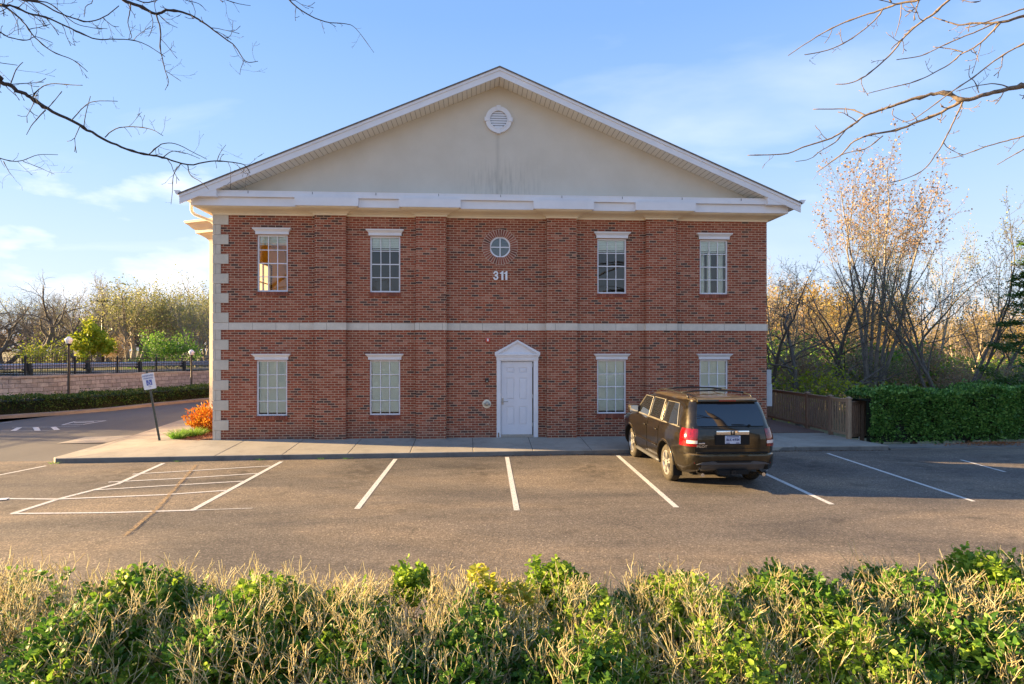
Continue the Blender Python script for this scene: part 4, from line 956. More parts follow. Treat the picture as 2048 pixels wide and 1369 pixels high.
def leafy_hedge(name, path, width, h0, h1, z0, label, mat, nleaf, seed, lsz, group=None, core=True):
    """clipped hedge: leafy shell round a solid core coloured near-black as inner shade, following path (front edge)"""
    r_ = np.random.default_rng(seed); D = cumdist(path); T = D[-1]
    s = r_.uniform(0, T, nleaf); q = r_.uniform(0, 1, nleaf); P = np.zeros((nleaf, 3)); DD = np.zeros((nleaf, 3))
    for i in range(nleaf):
        p, d = along(path, s[i]); n_ = Vector((-d.y, d.x, 0)); hh = h0+(h1-h0)*s[i]/T
        hh *= 1+0.06*math.sin(s[i]*2.1+seed)+0.04*math.sin(s[i]*5.3); bulge = 0.07*math.sin(s[i]*3.1+seed*2)+0.05*math.sin(s[i]*1.3)
        tot = hh+width+hh*0.5; x = q[i]*tot; depth = abs(r_.normal(0, 0.045))
        if x < hh: o_, zz_, nn = bulge+depth+0.08*(1-x/hh)*0.6, x, -n_+Vector((0, 0, .3))
        elif x < hh+width: o_, zz_, nn = x-hh, hh-depth+0.03*math.sin((x-hh)*9+s[i]*4), Vector((0, 0, 1))
        else: o_, zz_, nn = width-depth, hh-(x-hh-width), n_+Vector((0, 0, .3))
        rd = 0.10
        if x < hh and hh-zz_ < rd: o_ += (rd-(hh-zz_))*0.6
        gap = math.sin(s[i]*4.7+seed)*math.sin(x*6.1+s[i]*2.3)+.35*math.sin(s[i]*11+x*9)
        if gap > .78 and r_.uniform() < .75: o_ += .16 if x < hh else 0; zz_ -= .0 if x < hh else .10
        if x < .22 and r_.uniform() < .55: o_ += r_.uniform(.05, .2); zz_ += .2
        if x > hh*.9 and r_.uniform() < .035: zz_ += r_.uniform(.03, .16)
        c = p+n_*o_; P[i] = (c.x, c.y, z0+zz_); DD[i] = nn+Vector(r_.normal(0, 0.7, 3))
    L = r_.uniform(0.6, 1.3, nleaf)*lsz; V, Q = leaf_arrays(P, DD, L, L*0.32, 0.25, r_)
    t = thing(name, label, 'hedge', (path[0].x, path[0].y, z0), group=group)
    o = quick_mesh('foliage', V, Q, mat, t); o.location = -Vector((path[0].x, path[0].y, z0))
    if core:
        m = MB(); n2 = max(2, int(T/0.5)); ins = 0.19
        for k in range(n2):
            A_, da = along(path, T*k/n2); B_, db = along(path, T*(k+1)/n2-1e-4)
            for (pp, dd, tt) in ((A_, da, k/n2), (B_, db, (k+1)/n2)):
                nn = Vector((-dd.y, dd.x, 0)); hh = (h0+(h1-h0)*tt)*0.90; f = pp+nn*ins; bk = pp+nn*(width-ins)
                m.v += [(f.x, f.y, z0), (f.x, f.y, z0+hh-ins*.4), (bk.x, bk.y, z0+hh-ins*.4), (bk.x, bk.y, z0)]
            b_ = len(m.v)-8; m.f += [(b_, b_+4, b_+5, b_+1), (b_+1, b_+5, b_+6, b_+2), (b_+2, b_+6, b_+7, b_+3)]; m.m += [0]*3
        o = m.build('branches', M['hedge_core'], t, fix=False); o.location = -Vector((path[0].x, path[0].y, z0))  # solid block, its near-black colour stands for shade inside the hedge
    return t
hp = offset(HB, 0.45)
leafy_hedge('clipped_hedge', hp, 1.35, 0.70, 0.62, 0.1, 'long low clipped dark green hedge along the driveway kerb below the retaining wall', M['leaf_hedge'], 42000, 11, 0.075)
WP = offset(HB, 4.0)
TW = cumdist(WP)[-1]; step = 2.35
def wtop(s): return 1.62-0.34*min(1, max(0, (s-8)/34))
wall = thing('retaining_wall', 'stepped block retaining wall in pinkish grey behind the clipped hedge', 'wall', (WP[0].x, WP[0].y, 0))
me_v = []; me_f = []; uvs = []
s = 0; k = 0; capm = MB()
while s < TW-0.1:
    e = min(s+step, TW); h = wtop(s)+0.03
    nsub = 3
    for j in range(nsub):
        sa = s+(e-s)*j/nsub; sb = s+(e-s)*(j+1)/nsub
        p0, d_ = along(WP, sa+1e-4); p1, _ = along(WP, sb-1e-4); n_ = Vector((-d_.y, d_.x, 0))
        b = len(me_v); me_v += [(p0.x, p0.y, 0), (p1.x, p1.y, 0), (p1.x+n_.x*.1, p1.y+n_.y*.1, h-.1), (p0.x+n_.x*.1, p0.y+n_.y*.1, h-.1)]; me_f.append((b, b+1, b+2, b+3)); uvs += [(sa, 0), (sb, 0), (sb, h-.1), (sa, h-.1)]
        q0 = p0+n_*0.07; q1 = p1+n_*0.07; r0 = p0+n_*0.42; r1 = p1+n_*0.42
        for dz in (0,):
            capm.add([(q0.x, q0.y, h-.1), (q1.x, q1.y, h-.1), (r1.x, r1.y, h-.1), (r0.x, r0.y, h-.1), (q0.x, q0.y, h), (q1.x, q1.y, h), (r1.x, r1.y, h), (r0.x, r0.y, h)], [(0, 1, 5, 4), (4, 5, 6, 7), (1, 2, 6, 5), (3, 0, 4, 7)])
    s = e; k += 1
me = bpy.data.meshes.new('blockwork'); me.from_pydata(me_v, [], me_f); uv = me.uv_layers.new(); 
for i, c in enumerate(uvs): uv.data[i].uv = c
me.materials.append(M['block']); o = bpy.data.objects.new('blockwork', me); C.objects.link(o); o.parent = wall; o.location = (-WP[0].x, -WP[0].y, 0)
o = capm.build('cap', M['cap'], wall); o.location = (-WP[0].x, -WP[0].y, 0)
# raised ground behind the wall
b0 = offset(HB, 4.35); b1 = offset(HB, 9); b2 = offset(HB, 60); m = MB(); Ds = cumdist(WP)
for i in range(len(HB)-1):
    z0, z1 = wtop(Ds[i])-.14, wtop(Ds[i+1])-.14
    m.add([(b0[i].x, b0[i].y, z0), (b0[i+1].x, b0[i+1].y, z1), (b1[i+1].x, b1[i+1].y, 1.25), (b1[i].x, b1[i].y, 1.35)], [(0, 1, 2, 3)])
    m.add([(b1[i].x, b1[i].y, 1.35), (b1[i+1].x, b1[i+1].y, 1.25), (b2[i+1].x, b2[i+1].y, 1.3), (b2[i].x, b2[i].y, 1.3)], [(0, 1, 2, 3)])
tag(m.build('bank', M['bank'], fix=False), kind='structure')
rp = offset(HB, 8.0); rq = offset(HB, 13.5); m = MB()
for i in range(len(HB)-1): m.add([(rp[i].x, rp[i].y, 1.40), (rp[i+1].x, rp[i+1].y, 1.33), (rq[i+1].x, rq[i+1].y, 1.33), (rq[i].x, rq[i].y, 1.40)], [(0, 1, 2, 3)])
tag(m.build('upper_road', M['drive'], fix=False), kind='structure')
# metal picket fence on the wall: each bay with its post
FP = offset(HB, 4.62); TF = cumdist(FP)[-1]
fence = thing('metal_fence', 'long black metal picket fence on top of the retaining wall', 'fence', (FP[0].x, FP[0].y, 1.4))
fo = -Vector((FP[0].x, FP[0].y, 1.4))
def fz(s): return 2.60-0.52*min(1.2, max(0, (s-8)/34))
s = 6.0
while s < TF-2.3:
    p0, d_ = along(FP, s); p1, _ = along(FP, s+2.3); zt0, zt1 = fz(s), fz(s+2.3); zb0, zb1 = zt0-0.98, zt1-0.98
    pm = MB(); pm.box((-.035, -.035, zb0-.2), (.035, .035, zt0+.03)); pm.lathe([(0.045, zt0+.03), (0.045, zt0+.045), (0.0, zt0+.07)], 8)
    pm.v = [(v[0]+p0.x, v[1]+p0.y, v[2]) for v in pm.v]; o = pm.build('post', M['black_metal'], fence); o.location = fo
    m = MB()
    for f in (0.06, 0.24, 0.88):
        a = Vector((p0.x, p0.y, zt0-f*(zt0-zb0))); b = Vector((p1.x, p1.y, zt1-f*(zt1-zb1))); m.tube([a, b], 0.016, 4, False)
    for k in range(1, 21):
        t_ = k/21; q = p0.lerp(p1, t_); zt_ = zt0+(zt1-zt0)*t_; m.box((q.x-.008, q.y-.008, zt_-.95), (q.x+.008, q.y+.008, zt_-.01))
    o = m.build('picket_panel', M['black_metal'], fence, fix=False); o.location = fo
    s += 2.3
GP = offset(HB, 7.6); TG = cumdist(GP)[-1]
gr = thing('guard_rail', 'galvanised road guard rail on blocks seen through the metal fence', 'guard rail', (GP[0].x, GP[0].y, 1.35)); go_ = -Vector((GP[0].x, GP[0].y, 1.35))
m = MB()
for i in range(len(GP)-1):
    zz0 = 1.97-0.16*min(1, Ds[i]/40); zz1 = 1.97-0.16*min(1, Ds[i+1]/40)
    pf = [(0.0, .15), (-.07, .10), (-.07, .05), (0, 0.0), (-.07, -.05), (-.07, -.10), (0, -.15)]
    dd = (GP[i+1]-GP[i]).normalized(); nn = Vector((-dd.y, dd.x, 0))
    for a, b in zip(pf, pf[1:]): m.add([tuple(GP[i]+nn*a[0]+Vector((0, 0, zz0+a[1]))), tuple(GP[i+1]+nn*a[0]+Vector((0, 0, zz1+a[1]))), tuple(GP[i+1]+nn*b[0]+Vector((0, 0, zz1+b[1]))), tuple(GP[i]+nn*b[0]+Vector((0, 0, zz0+b[1])))], [(0, 1, 2, 3)])
o = m.build('rail', M['rail'], gr, fix=False); o.location = go_
s = 4
while s < TG:
    p, _ = along(GP, s); zz = 1.97-0.16*min(1, s/40)
    m = MB(); m.bevbox((p.x-.09, p.y+.03, 1.2), (p.x+.09, p.y+.21, zz+.14), .01); m.box((p.x-.16, p.y-.16, zz-.22), (p.x+.16, p.y+.02, zz+.16)); o = m.build('rail_post', M['black_metal'], gr); o.location = go_; s += 3.1
# street lamps
def lamp(loc, h, label):
    t = thing('street_lamp', label, 'street lamp', loc)
    m = MB(); m.lathe([(0.0, 0), (0.16, 0), (0.16, .08), (0.12, .16), (0.085, .30), (0.07, .36), (0.055, .40), (0.045, h-.42), (0.06, h-.41), (0.06, h-.39), (0.045, h-.37), (0.05, h-.35)], 20); m.build('pole', M['black_metal'], t, autosm=35)
    m = MB(); m.lathe([(0.0, h-.36), (0.075, h-.36), (0.10, h-.33), (0.10, h-.315), (0.0, h-.312)], 20); m.build('lamp_base', M['black_metal'], t, autosm=35)
    g_ = NT('lamp_globe'); g_.set(g_.p, Base_Color=(0.85, 0.86, 0.88), Roughness=0.25); 
    m = MB(); m.lathe([(0.0, h-.312), (0.090, h-.312), (0.128, h-.24), (0.146, h-.17), (0.140, h-.11), (0.110, h-.07), (0.06, h-.035), (0.045, h-.012), (0.0, h)], 24); m.build('globe', g_.m, t, autosm=50)
    return t
p = at_d(137.5, 701, 26.6); lamp((p.x, p.y, 0.1), 3.23, 'black post street lamp with white acorn globe, the nearer one left of the leaning sign')
p = at_d(383, 701, 34.5); t2 = lamp((p.x, p.y, 0.1), 2.66, 'black post street lamp with white acorn globe, the farther one near the building corner')
# tall car-park light pole behind the lime tree
p = at_d(205, 701, 48); t = thing('light_pole', 'tall dark twin-head car park light pole rising behind the lime green tree', 'light pole', (p.x, p.y, 1.3))
m = MB(); m.tube([(0, 0, -0.1), (0, 0, 5.45)], [.10, .06], 10); m.build('pole', M['black_metal'], t, smooth=True)
for s in (-1, 1):
    m = MB(); m.bevbox((s*.05, -.12, 5.30), (s*.42, .12, 5.42), .02); m.build('lamp_head', M['black_metal'], t)
# leaning accessible-parking sign
b = at_z(319, 880.5, 0.19); tp = at_d(294.5, 741, math.hypot(0, 0)+(b.y*CT+b.x*ST))
t = thing('parking_sign', 'white accessible parking sign with blue wheelchair square on a leaning green post', 'sign', (b.x, b.y, 0.19))
lean = math.atan2(tp.x-b.x, tp.z-0.19); H_ = (tp-b).length
t.rotation_euler = (0, lean, R(2))
m = MB(); pr = [(-.032, 0), (-.028, .0), (-.014, .028), (.014, .028), (.028, 0), (.032, 0), (.032, .004), (.018, .032), (-.018, .032), (-.032, .004)]
m.prism(pr, -0.1, H_, 'xy'); m.build('post', M['green_post'], t)
ph, pw = 0.455, 0.335; zc_ = H_-0.315
m = MB(); rr = .03; poly = []
for cx_, cz_, a0 in ((pw/2-rr, ph/2-rr, 0), (-pw/2+rr, ph/2-rr, 90), (-pw/2+rr, -ph/2+rr, 180), (pw/2-rr, -ph/2+rr, 270)):
    for k in range(6): a = R(a0+k*18); poly.append((cx_+rr*math.cos(a)+.01, zc_+cz_+rr*math.sin(a)))
m.prism(poly, -0.006, -0.002); panel_ = m.build('sign_panel', M['sign_white'], t)
text_obj('RESERVED', 0.066, M['sign_ink'], 'lettering', (0.01, -0.008, zc_+.155), (R(90), 0, 0), 0.001, 0.001, panel_)
text_obj('PARKING', 0.062, M['sign_ink'], 'lettering', (0.01, -0.008, zc_+.085), (R(90), 0, 0), 0.001, 0.001, panel_)
m = MB(); m.box((-.065, -.0085, zc_-.115), (.088, -.0062, zc_+.038)); m.build('blue_square', M['sign_blue'], panel_)
m = MB(); c0 = (.012, zc_-.055)
ring(m, .032, .042, -.0105, -.0088, c0, R(150), R(400), 24); m.lathe([(0, -.0105), (.011, -.0105), (.011, -.0088)], 12, 'y', (0.0, 0, zc_+.022))
m.tube([(0.0, -.0095, zc_+.01), (0.004, -.0095, zc_-.03), (.04, -.0095, zc_-.032), (.052, -.0095, zc_-.075), (.064, -.0095, zc_-.072)], .0045, 4); m.tube([(0.002, -.0095, zc_-.008), (.03, -.0095, zc_-.008)], .004, 4)
m.build('wheelchair_symbol', M['sign_white'], panel_)
m = MB(); ring(m, .0, .006, -.0105, -.0065, (.01, zc_-.18)); m.box((-.03, -.0085, zc_-.155), (.05, -.0065, zc_-.145)); m.build('small_print', M['sign_ink'], panel_)
# orange nandina bush, liriope
def leaf_bush(name, loc, rx, ry, rzz, n_, lsz, mat, seed, label, cat, stem=M['stem'], nst=16, dirz=0.8):
    r_ = np.random.default_rng(seed); t = thing(name, label, cat, loc)
    u = r_.uniform(-1, 1, n_); a = r_.uniform(0, 2*math.pi, n_); q = r_.uniform(0.45, 1, n_)**0.6; s_ = np.sqrt(1-u*u)
    lump = 1+0.13*np.sin(a*5+u*4+seed)+0.09*np.sin(a*9-u*7)
    P = np.stack([np.cos(a)*s_*rx*q*lump, np.sin(a)*s_*ry*q*lump, (u*0.5+0.5)*rzz*(0.25+0.75*q)*lump], 1); D = P*np.array([1/rx, 1/ry, 0.5])+r_.normal(0, .5, (n_, 3))+np.array([0, 0, dirz])
    L = r_.uniform(.6, 1.4, n_)*lsz; V, Q = leaf_arrays(P, D, L, L*.22, .25, r_); quick_mesh('foliage', V, Q, mat, t)
    S0 = []; S1 = []; r0 = []; r1 = []
    for k in range(nst):
        aa = r_.uniform(0, 6.28); qq = r_.uniform(.2, .9); b_ = np.array([math.cos(aa)*.1*rx, math.sin(aa)*.1*ry, 0]); e_ = np.array([math.cos(aa)*qq*rx, math.sin(aa)*qq*ry, rzz*r_.uniform(.6, .95)]); S0.append(b_); S1.append(e_); r0.append(.012); r1.append(.004)
    V, Q = seg_arrays(S0, S1, r0, r1, 4); quick_mesh('stems', V, Q, stem, t); return t
leaf_bush('nandina_bush', (-8.10, 19.3, 0.2), 0.80, 0.95, 0.80, 5200, 0.075, M['leaf_orange'], 21, 'orange and yellow leaved bush in the mulch bed at the building corner', 'bush')
for i, (x, y, h) in enumerate(((-8.52, 17.75, .30), (-8.25, 18.15, .34))):
    tuft('liriope_clump', (x, y, 0.2), 330, h, .19, 40+i, M['grass_clump'], ['bright green grassy clump beside the leaning sign post', 'bright green grassy clump between the sign post clump and the orange bush'][i], 'grass clump', .55, .009)

# ---------------------------------------------------------------- right side: deck fence, hedge, pipe
fp = [at_z(1700.5, 878, .12), at_z(1656, 869.5, .12), at_z(1611, 858.5, .12), at_z(1556, 839.5, .12)]
fp = [Vector((10.93, p.y, 0.12)) for p in fp]+[Vector((10.93, 24.4, .12)), Vector((10.93, 27.0, .12))]
wf = thing('wooden_fence', 'brown picket fence with capped posts along the deck beside the building', 'fence', tuple(fp[0])); o0 = -fp[0]
def post(p, mat, h=1.22):
    m = MB(); m.bevbox((p.x-.055, p.y-.055, p.z-.25), (p.x+.055, p.y+.055, p.z+h-.05), .006); m.bevbox((p.x-.075, p.y-.075, p.z+h-.05), (p.x+.075, p.y+.075, p.z+h-.02), .006)
    m.add([(p.x-.065, p.y-.065, p.z+h-.02), (p.x+.065, p.y-.065, p.z+h-.02), (p.x+.065, p.y+.065, p.z+h-.02), (p.x-.065, p.y+.065, p.z+h-.02), (p.x, p.y, p.z+h+.03)], [(0, 1, 4), (1, 2, 4), (2, 3, 4), (3, 0, 4)])
    o = m.build('post', mat, wf); o.location = o0
def bay(a, b, mat, h=1.15):
    d = b-a; L = d.length; d.normalize(); m = MB()
    a_ = a+d*.055; b_ = b-d*.055
    for z0, z1, tk in ((h-.09, h-.02, .02), (.10, .17, .02)):
        nn = Vector((-d.y, d.x, 0)); q = [a_+nn*tk, b_+nn*tk, b_-nn*tk, a_-nn*tk]; m.prism([(p.x, p.y) for p in q], a.z+z0, a.z+z1, 'xy')
    nn = Vector((-d.y, d.x, 0)); q = [a_+nn*.05, b_+nn*.05, b_-nn*.05, a_-nn*.05]; m.prism([(p.x, p.y) for p in q], a.z+h-.019, a.z+h+.012, 'xy')
    k = int((L-.11)/.118)
    for i in range(k):
        c = a_.lerp(b_, (i+.5)/k); q = [c+d*.02+nn*.018, c+d*.02-nn*.018, c-d*.02-nn*.018, c-d*.02+nn*.018]; m.prism([(p.x, p.y) for p in q], a.z+.171, a.z+h-.091, 'xy')
    o = m.build('picket_panel', mat, wf); o.location = o0
for i, p in enumerate(fp): post(p, M['fence_wood2'] if i == 0 else M['fence_wood'])
for i, (a, b) in enumerate(zip(fp, fp[1:])): bay(a, b, M['fence_wood2'] if i == 0 else M['fence_wood'])
g2 = [Vector((10.93, fp[0].y, .05)), Vector((11.55, 17.35, .05)), Vector((13.4, 17.6, 0.0)), Vector((15.3, 17.75, 0.0)), Vector((17.4, 17.9, 0.0))]
for p in g2[1:]: post(p, M['fence_wood'])
for a, b in zip(g2, g2[1:]): bay(a, b, M['fence_wood'])
q = at_z(1718, 879.5, .04); t = thing('marker_pipe', 'thin leaning white plastic pipe between the fence end post and the right hedge', 'pipe', (q.x, q.y, .03))
m = MB(); m.tube([(0, 0, -.05), (.05, 0, .58)], .016, 10); m.lathe([(0.02, .575), (.02, .61), (0, .612)], 10, 'z', (.052, 0, 0)); m.build('pipe', M['white_plastic'], t, autosm=40)
hr = [Vector((11.2, 16.42, 0)), Vector((12.4, 16.42, 0)), Vector((14.0, 16.55, 0)), Vector((16, 16.7, 0)), Vector((19, 16.9, 0))]
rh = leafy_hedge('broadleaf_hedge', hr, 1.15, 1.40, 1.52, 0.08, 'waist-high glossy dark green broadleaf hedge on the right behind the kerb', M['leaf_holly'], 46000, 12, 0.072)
m = MB()
for x in (11.9, 12.8, 13.75, 14.5, 15.3, 16.4, 17.5):
    m.tube([(x, 16.95, -.1), (x+.03, 16.93, .35), (x-.05, 16.9, .8)], [.035, .03, .02], 6)
o = m.build('stems', M['bark_dark'], rh, smooth=True); o.location = -Vector(rh.location)
sheet('shrub_bed', [(-30, -6), (30, -6), (30, 4.33), (-30, 4.33)], -0.02, M['soil'])
# ================================================================ THE PARKED SUV (local: x lateral, y forward from the rear bumper, z up)
def carpaint():
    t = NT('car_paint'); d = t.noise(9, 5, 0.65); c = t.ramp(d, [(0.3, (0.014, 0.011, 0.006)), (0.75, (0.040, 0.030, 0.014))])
    gg = t.n('ShaderNodeNewGeometry'); sg = t.n('ShaderNodeSeparateXYZ'); t.l(gg.outputs['Normal'], sg.inputs[0]); up = t.ramp(sg.outputs[2], [(0.70, 0.0), (0.95, 0.8)]); c = t.mix(t.math('MULTIPLY', up, t.ramp(d, [(0.3, 0.6), (0.7, 1.0)])), c, (0.62, 0.46, 0.25))  # upward faces: dust tone, lightened in colour to imitate gold sunlight on the roof
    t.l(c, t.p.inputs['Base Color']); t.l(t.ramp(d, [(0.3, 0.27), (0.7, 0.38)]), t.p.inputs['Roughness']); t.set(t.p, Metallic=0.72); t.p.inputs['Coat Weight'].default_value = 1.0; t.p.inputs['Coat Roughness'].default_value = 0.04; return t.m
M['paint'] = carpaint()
M['tint'] = NT('tinted_glass').m
_t = M['tint'].node_tree.nodes
for n_ in _t:
    if n_.type == 'BSDF_PRINCIPLED':
        n_.inputs['Base Color'].default_value = (0.012, 0.014, 0.017, 1); n_.inputs['Roughness'].default_value = 0.03; n_.inputs['Specular IOR Level'].default_value = 0.9; n_.inputs['IOR'].default_value = 1.6
M['tyre'] = mk('tyre_rubber', (0.03, 0.026, 0.02), 0.85, var=0.4, scale=12, bump=0.2, col2=(0.07, 0.055, 0.035))
M['rim'] = mk('alloy_rim', (0.78, 0.76, 0.72), 0.28, 0.8, var=0.1)
M['trim_metal'] = mk('satin_trim', (0.42, 0.38, 0.30), 0.3, 0.7, var=0.2)  # warm tint puts the gold sunlight on the chrome into its colour
M['chrome'] = mk('chrome_trim', (0.80, 0.80, 0.80), 0.08, 1.0, var=0.03)
M['cladding'] = mk('grey_bumper_plastic', (0.060, 0.060, 0.064), 0.5, var=0.2, scale=5)
M['redlens'] = mk('red_lens', (0.20, 0.003, 0.003), 0.12, var=0.5, scale=22, coat=1.0)
M['clearlens'] = mk('clear_lens', (0.72, 0.66, 0.64), 0.12, var=0.1, coat=1.0)
M['plate'] = mk('licence_plate', (0.50, 0.56, 0.70), 0.45, var=0.08)
M['plate_ink'] = mk('plate_ink', (0.03, 0.04, 0.16), 0.5)
M['seam'] = mk('panel_seam', (0.006, 0.006, 0.006), 0.9)
CX, CY = 4.92, 11.20
car = thing('parked_suv', 'dusty black sport utility vehicle parked nose-in against the kerb', 'car', (CX, CY, 0))
RG = [ # z, rear y, front y, half width, corner radius
 (0.285, .62, 4.40, .86, .10), (0.33, .30, 4.66, .93, .16), (0.42, .10, 4.78, .965, .22), (0.52, .035, 4.82, .985, .26), (0.64, .0, 4.84, .992, .28), (0.715, .012, 4.84, .992, .28),
 (0.732, .075, 4.84, .992, .26), (0.85, .080, 4.82, .996, .25), (0.98, .082, 4.74, .990, .24), (1.06, .088, 4.58, .978, .24), (1.12, .10, 4.22, .960, .24), (1.17, .115, 3.90, .940, .22),
 (1.20, .125, 3.78, .925, .21), (1.30, .165, 3.62, .900, .21), (1.42, .215, 3.44, .868, .20), (1.54, .27, 3.26, .832, .20), (1.66, .335, 3.06, .790, .20), (1.70, .36, 2.97, .765, .20), (1.735, .33, 2.90, .735, .20), (1.765, .37, 2.78, .66, .20), (1.785, .60, 2.5, .52, .2), (1.79, .9, 2.2, .3, .2)]
def tp(x, y): return x*(1-.12*max(0.0, 1-y/1.05)) if y < 1.05 else x
def gp(z):
    z = max(RG[0][0], min(RG[-1][0], z))
    for a, b in zip(RG, RG[1:]):
        if z <= b[0]:
            t = (z-a[0])/(b[0]-a[0]); return [a[i]+(b[i]-a[i])*t for i in range(5)]
def cside(s, y, z, o=0.0):                    # point on the side skin
    _, r0, r1, w_, rr = gp(z); x = w_
    if y < r0+rr: q = min(1.0, (r0+rr-y)/rr); x = w_-rr+rr*math.sqrt(max(0, 1-q*q))
    # sides bow out very slightly over the length
    return (s*tp(x+o, y), y, z)
def crear(x, z, o=0.0):
    _, r0, r1, w_, rr = gp(z); y = r0; ax = abs(x)
    if ax > w_-rr: q = min(1.0, (ax-(w_-rr))/rr); y = r0+rr-rr*math.sqrt(max(0, 1-q*q))
    return (tp(x, y), y-o, z)
def ccorner(s, a, z, o=0.0):                  # a: 0 = rear face end, 90 = side end
    _, r0, r1, w_, rr = gp(z); a = R(a); yy = r0+rr-(rr+o)*math.cos(a); return (s*tp(w_-rr+(rr+o)*math.sin(a), yy), yy, z)
def ringpts(g_):
    z, r0, r1, w_, rr = g_; P = []
    for s, (cx_, cy_, a0) in enumerate(((w_-rr, r0+rr, -90), (w_-rr*1.5, r1-rr*1.5, 0), (-w_+rr*1.5, r1-rr*1.5, 90), (-w_+rr, r0+rr, 180))):
        q = rr if s in (0, 3) else rr*1.5
        for k in range(7): a = R(a0+15*k); P.append((cx_+q*math.cos(a), cy_+q*math.sin(a), z))
        if s == 0:
            A_ = P[-1]; 
            for k in range(1, 12): P.append((A_[0], A_[1]+(r1-rr*1.5-A_[1])*k/12, z))
        if s == 2:
            A_ = P[-1]
            for k in range(1, 12): P.append((A_[0], A_[1]+(r0+rr-A_[1])*k/12, z))
    return [(tp(p[0], p[1]), p[1], p[2]) for p in P]
m = MB(); rows = [ringpts(g_) for g_ in RG]; n_ = len(rows[0])
for r_ in rows: m.v += r_
for i in range(len(rows)-1):
    for k in range(n_): m.f.append((i*n_+k, i*n_+(k+1) % n_, (i+1)*n_+(k+1) % n_, (i+1)*n_+k)); m.m.append(0)
m.f += [tuple(range(n_-1, -1, -1)), tuple((len(rows)-1)*n_+k for k in range(n_))]; m.m += [0, 0]
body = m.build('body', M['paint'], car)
AXR, AXF, WR = 1.15, 3.925, 0.378
for ya in (AXR, AXF):
    for s in (-1, 1):
        c = MB(); c.lathe([(0.445, s*0.66), (0.445, s*1.2)], 36, 'x', (0, ya, 0.385)); cut = c.build('cutter', M['seam'])
        md = body.modifiers.new('arch', 'BOOLEAN'); md.object = cut; md.operation = 'DIFFERENCE'; md.solver = 'EXACT'; cut.location = car.location
bpy.context.view_layer.update()
cuts = [md.object for md in body.modifiers]
me = bpy.data.meshes.new_from_object(body.evaluated_get(bpy.context.evaluated_depsgraph_get())); body.modifiers.clear()
for c in cuts: bpy.data.objects.remove(c)
me.name = 'body'; old = body.data; body.data = me
me.materials.clear(); me.materials.append(M['paint']); me.materials.append(M['seam'])
for p in me.polygons:
    c = p.center; idx = 0
    for ya in (AXR, AXF):
        d = math.hypot(c[1]-ya, c[2]-0.385)
        if abs(c[0]) < 0.975 and d < 0.448 and (abs(d-0.445) < 0.012 or abs(abs(c[0])-0.66) < 0.02): idx = 1
    p.material_index = idx
me.shade_smooth(); me.set_sharp_from_angle(angle=R(28))
def split_part(src, name, pred):
    """moves the faces that satisfy pred into a child mesh of their own"""
    bm = bmesh.new(); bm.from_mesh(src.data); bmesh.ops.delete(bm, geom=[f for f in bm.faces if not pred(f.calc_center_median())], context='FACES'); nm = bpy.data.meshes.new(name); bm.to_mesh(nm); bm.free()
    for q in src.data.materials: nm.materials.append(q)
    bm = bmesh.new(); bm.from_mesh(src.data); bmesh.ops.delete(bm, geom=[f for f in bm.faces if pred(f.calc_center_median())], context='FACES'); bm.to_mesh(src.data); bm.free()
    nm.set_sharp_from_angle(angle=R(28)); o = bpy.data.objects.new(name, nm); C.objects.link(o); o.parent = car; return o
split_part(body, 'rear_bumper', lambda c: c.z < 0.733 and c.y < 0.62)
def patch(fn, us, zs, o=0.004, mb=None, thick=0.0):
    mb = mb or MB(); nu = len(us); b = len(mb.v)
    for z in zs:
        for u in us: mb.v.append(fn(u, z, o))
    for j in range(len(zs)-1):
        for i in range(nu-1): mb.f.append((b+j*nu+i, b+j*nu+i+1, b+(j+1)*nu+i+1, b+(j+1)*nu+i)); mb.m.append(mb.mi)
    if thick:
        # rim walls back to the skin
        b2 = len(mb.v)
        for z in zs:
            for u in us: mb.v.append(fn(u, z, 0.0))
        def rim(a, c): mb.f.append((b+a, b+c, b2+c, b2+a)); mb.m.append(mb.mi)
        nz_ = len(zs)
        for i in range(nu-1): rim(i, i+1); rim((nz_-1)*nu+i, (nz_-1)*nu+i+1)
        for j in range(nz_-1): rim(j*nu, (j+1)*nu); rim(j*nu+nu-1, (j+1)*nu+nu-1)
    return mb
def lin(a, b, n_): return [a+(b-a)*k/(n_-1) for k in range(n_)]
def quadpatch(s, ybot0, ybot1, ytop0, ytop1, z0, z1, o, mb=None):
    """side panel whose ends slant between z0 and z1"""
    zs = sorted({z0, z1, *[g_[0] for g_ in RG if z0 < g_[0] < z1]}); mb = mb or MB(); b = len(mb.v); nu = 7
    for z in zs:
        t = (z-z0)/(z1-z0); a = ybot0+(ytop0-ybot0)*t; c = ybot1+(ytop1-ybot1)*t
        for k in range(nu): mb.v.append(cside(s, a+(c-a)*k/(nu-1), z, o))
    for j in range(len(zs)-1):
        for i in range(nu-1): mb.f.append((b+j*nu+i, b+j*nu+i+1, b+(j+1)*nu+i+1, b+(j+1)*nu+i)); mb.m.append(mb.mi)
    return mb
def frame_line(s, pts, w_, o, mat, name, parent):
    m = MB(); m.tube([cside(s, y, z, o) for y, z in pts], w_, 5); return m.build(name, mat, parent)
DOORS = [('front_door', 2.42, 3.40, 3.46, 2.99), ('rear_door', 1.56, 2.40, 2.40, 2.40)]
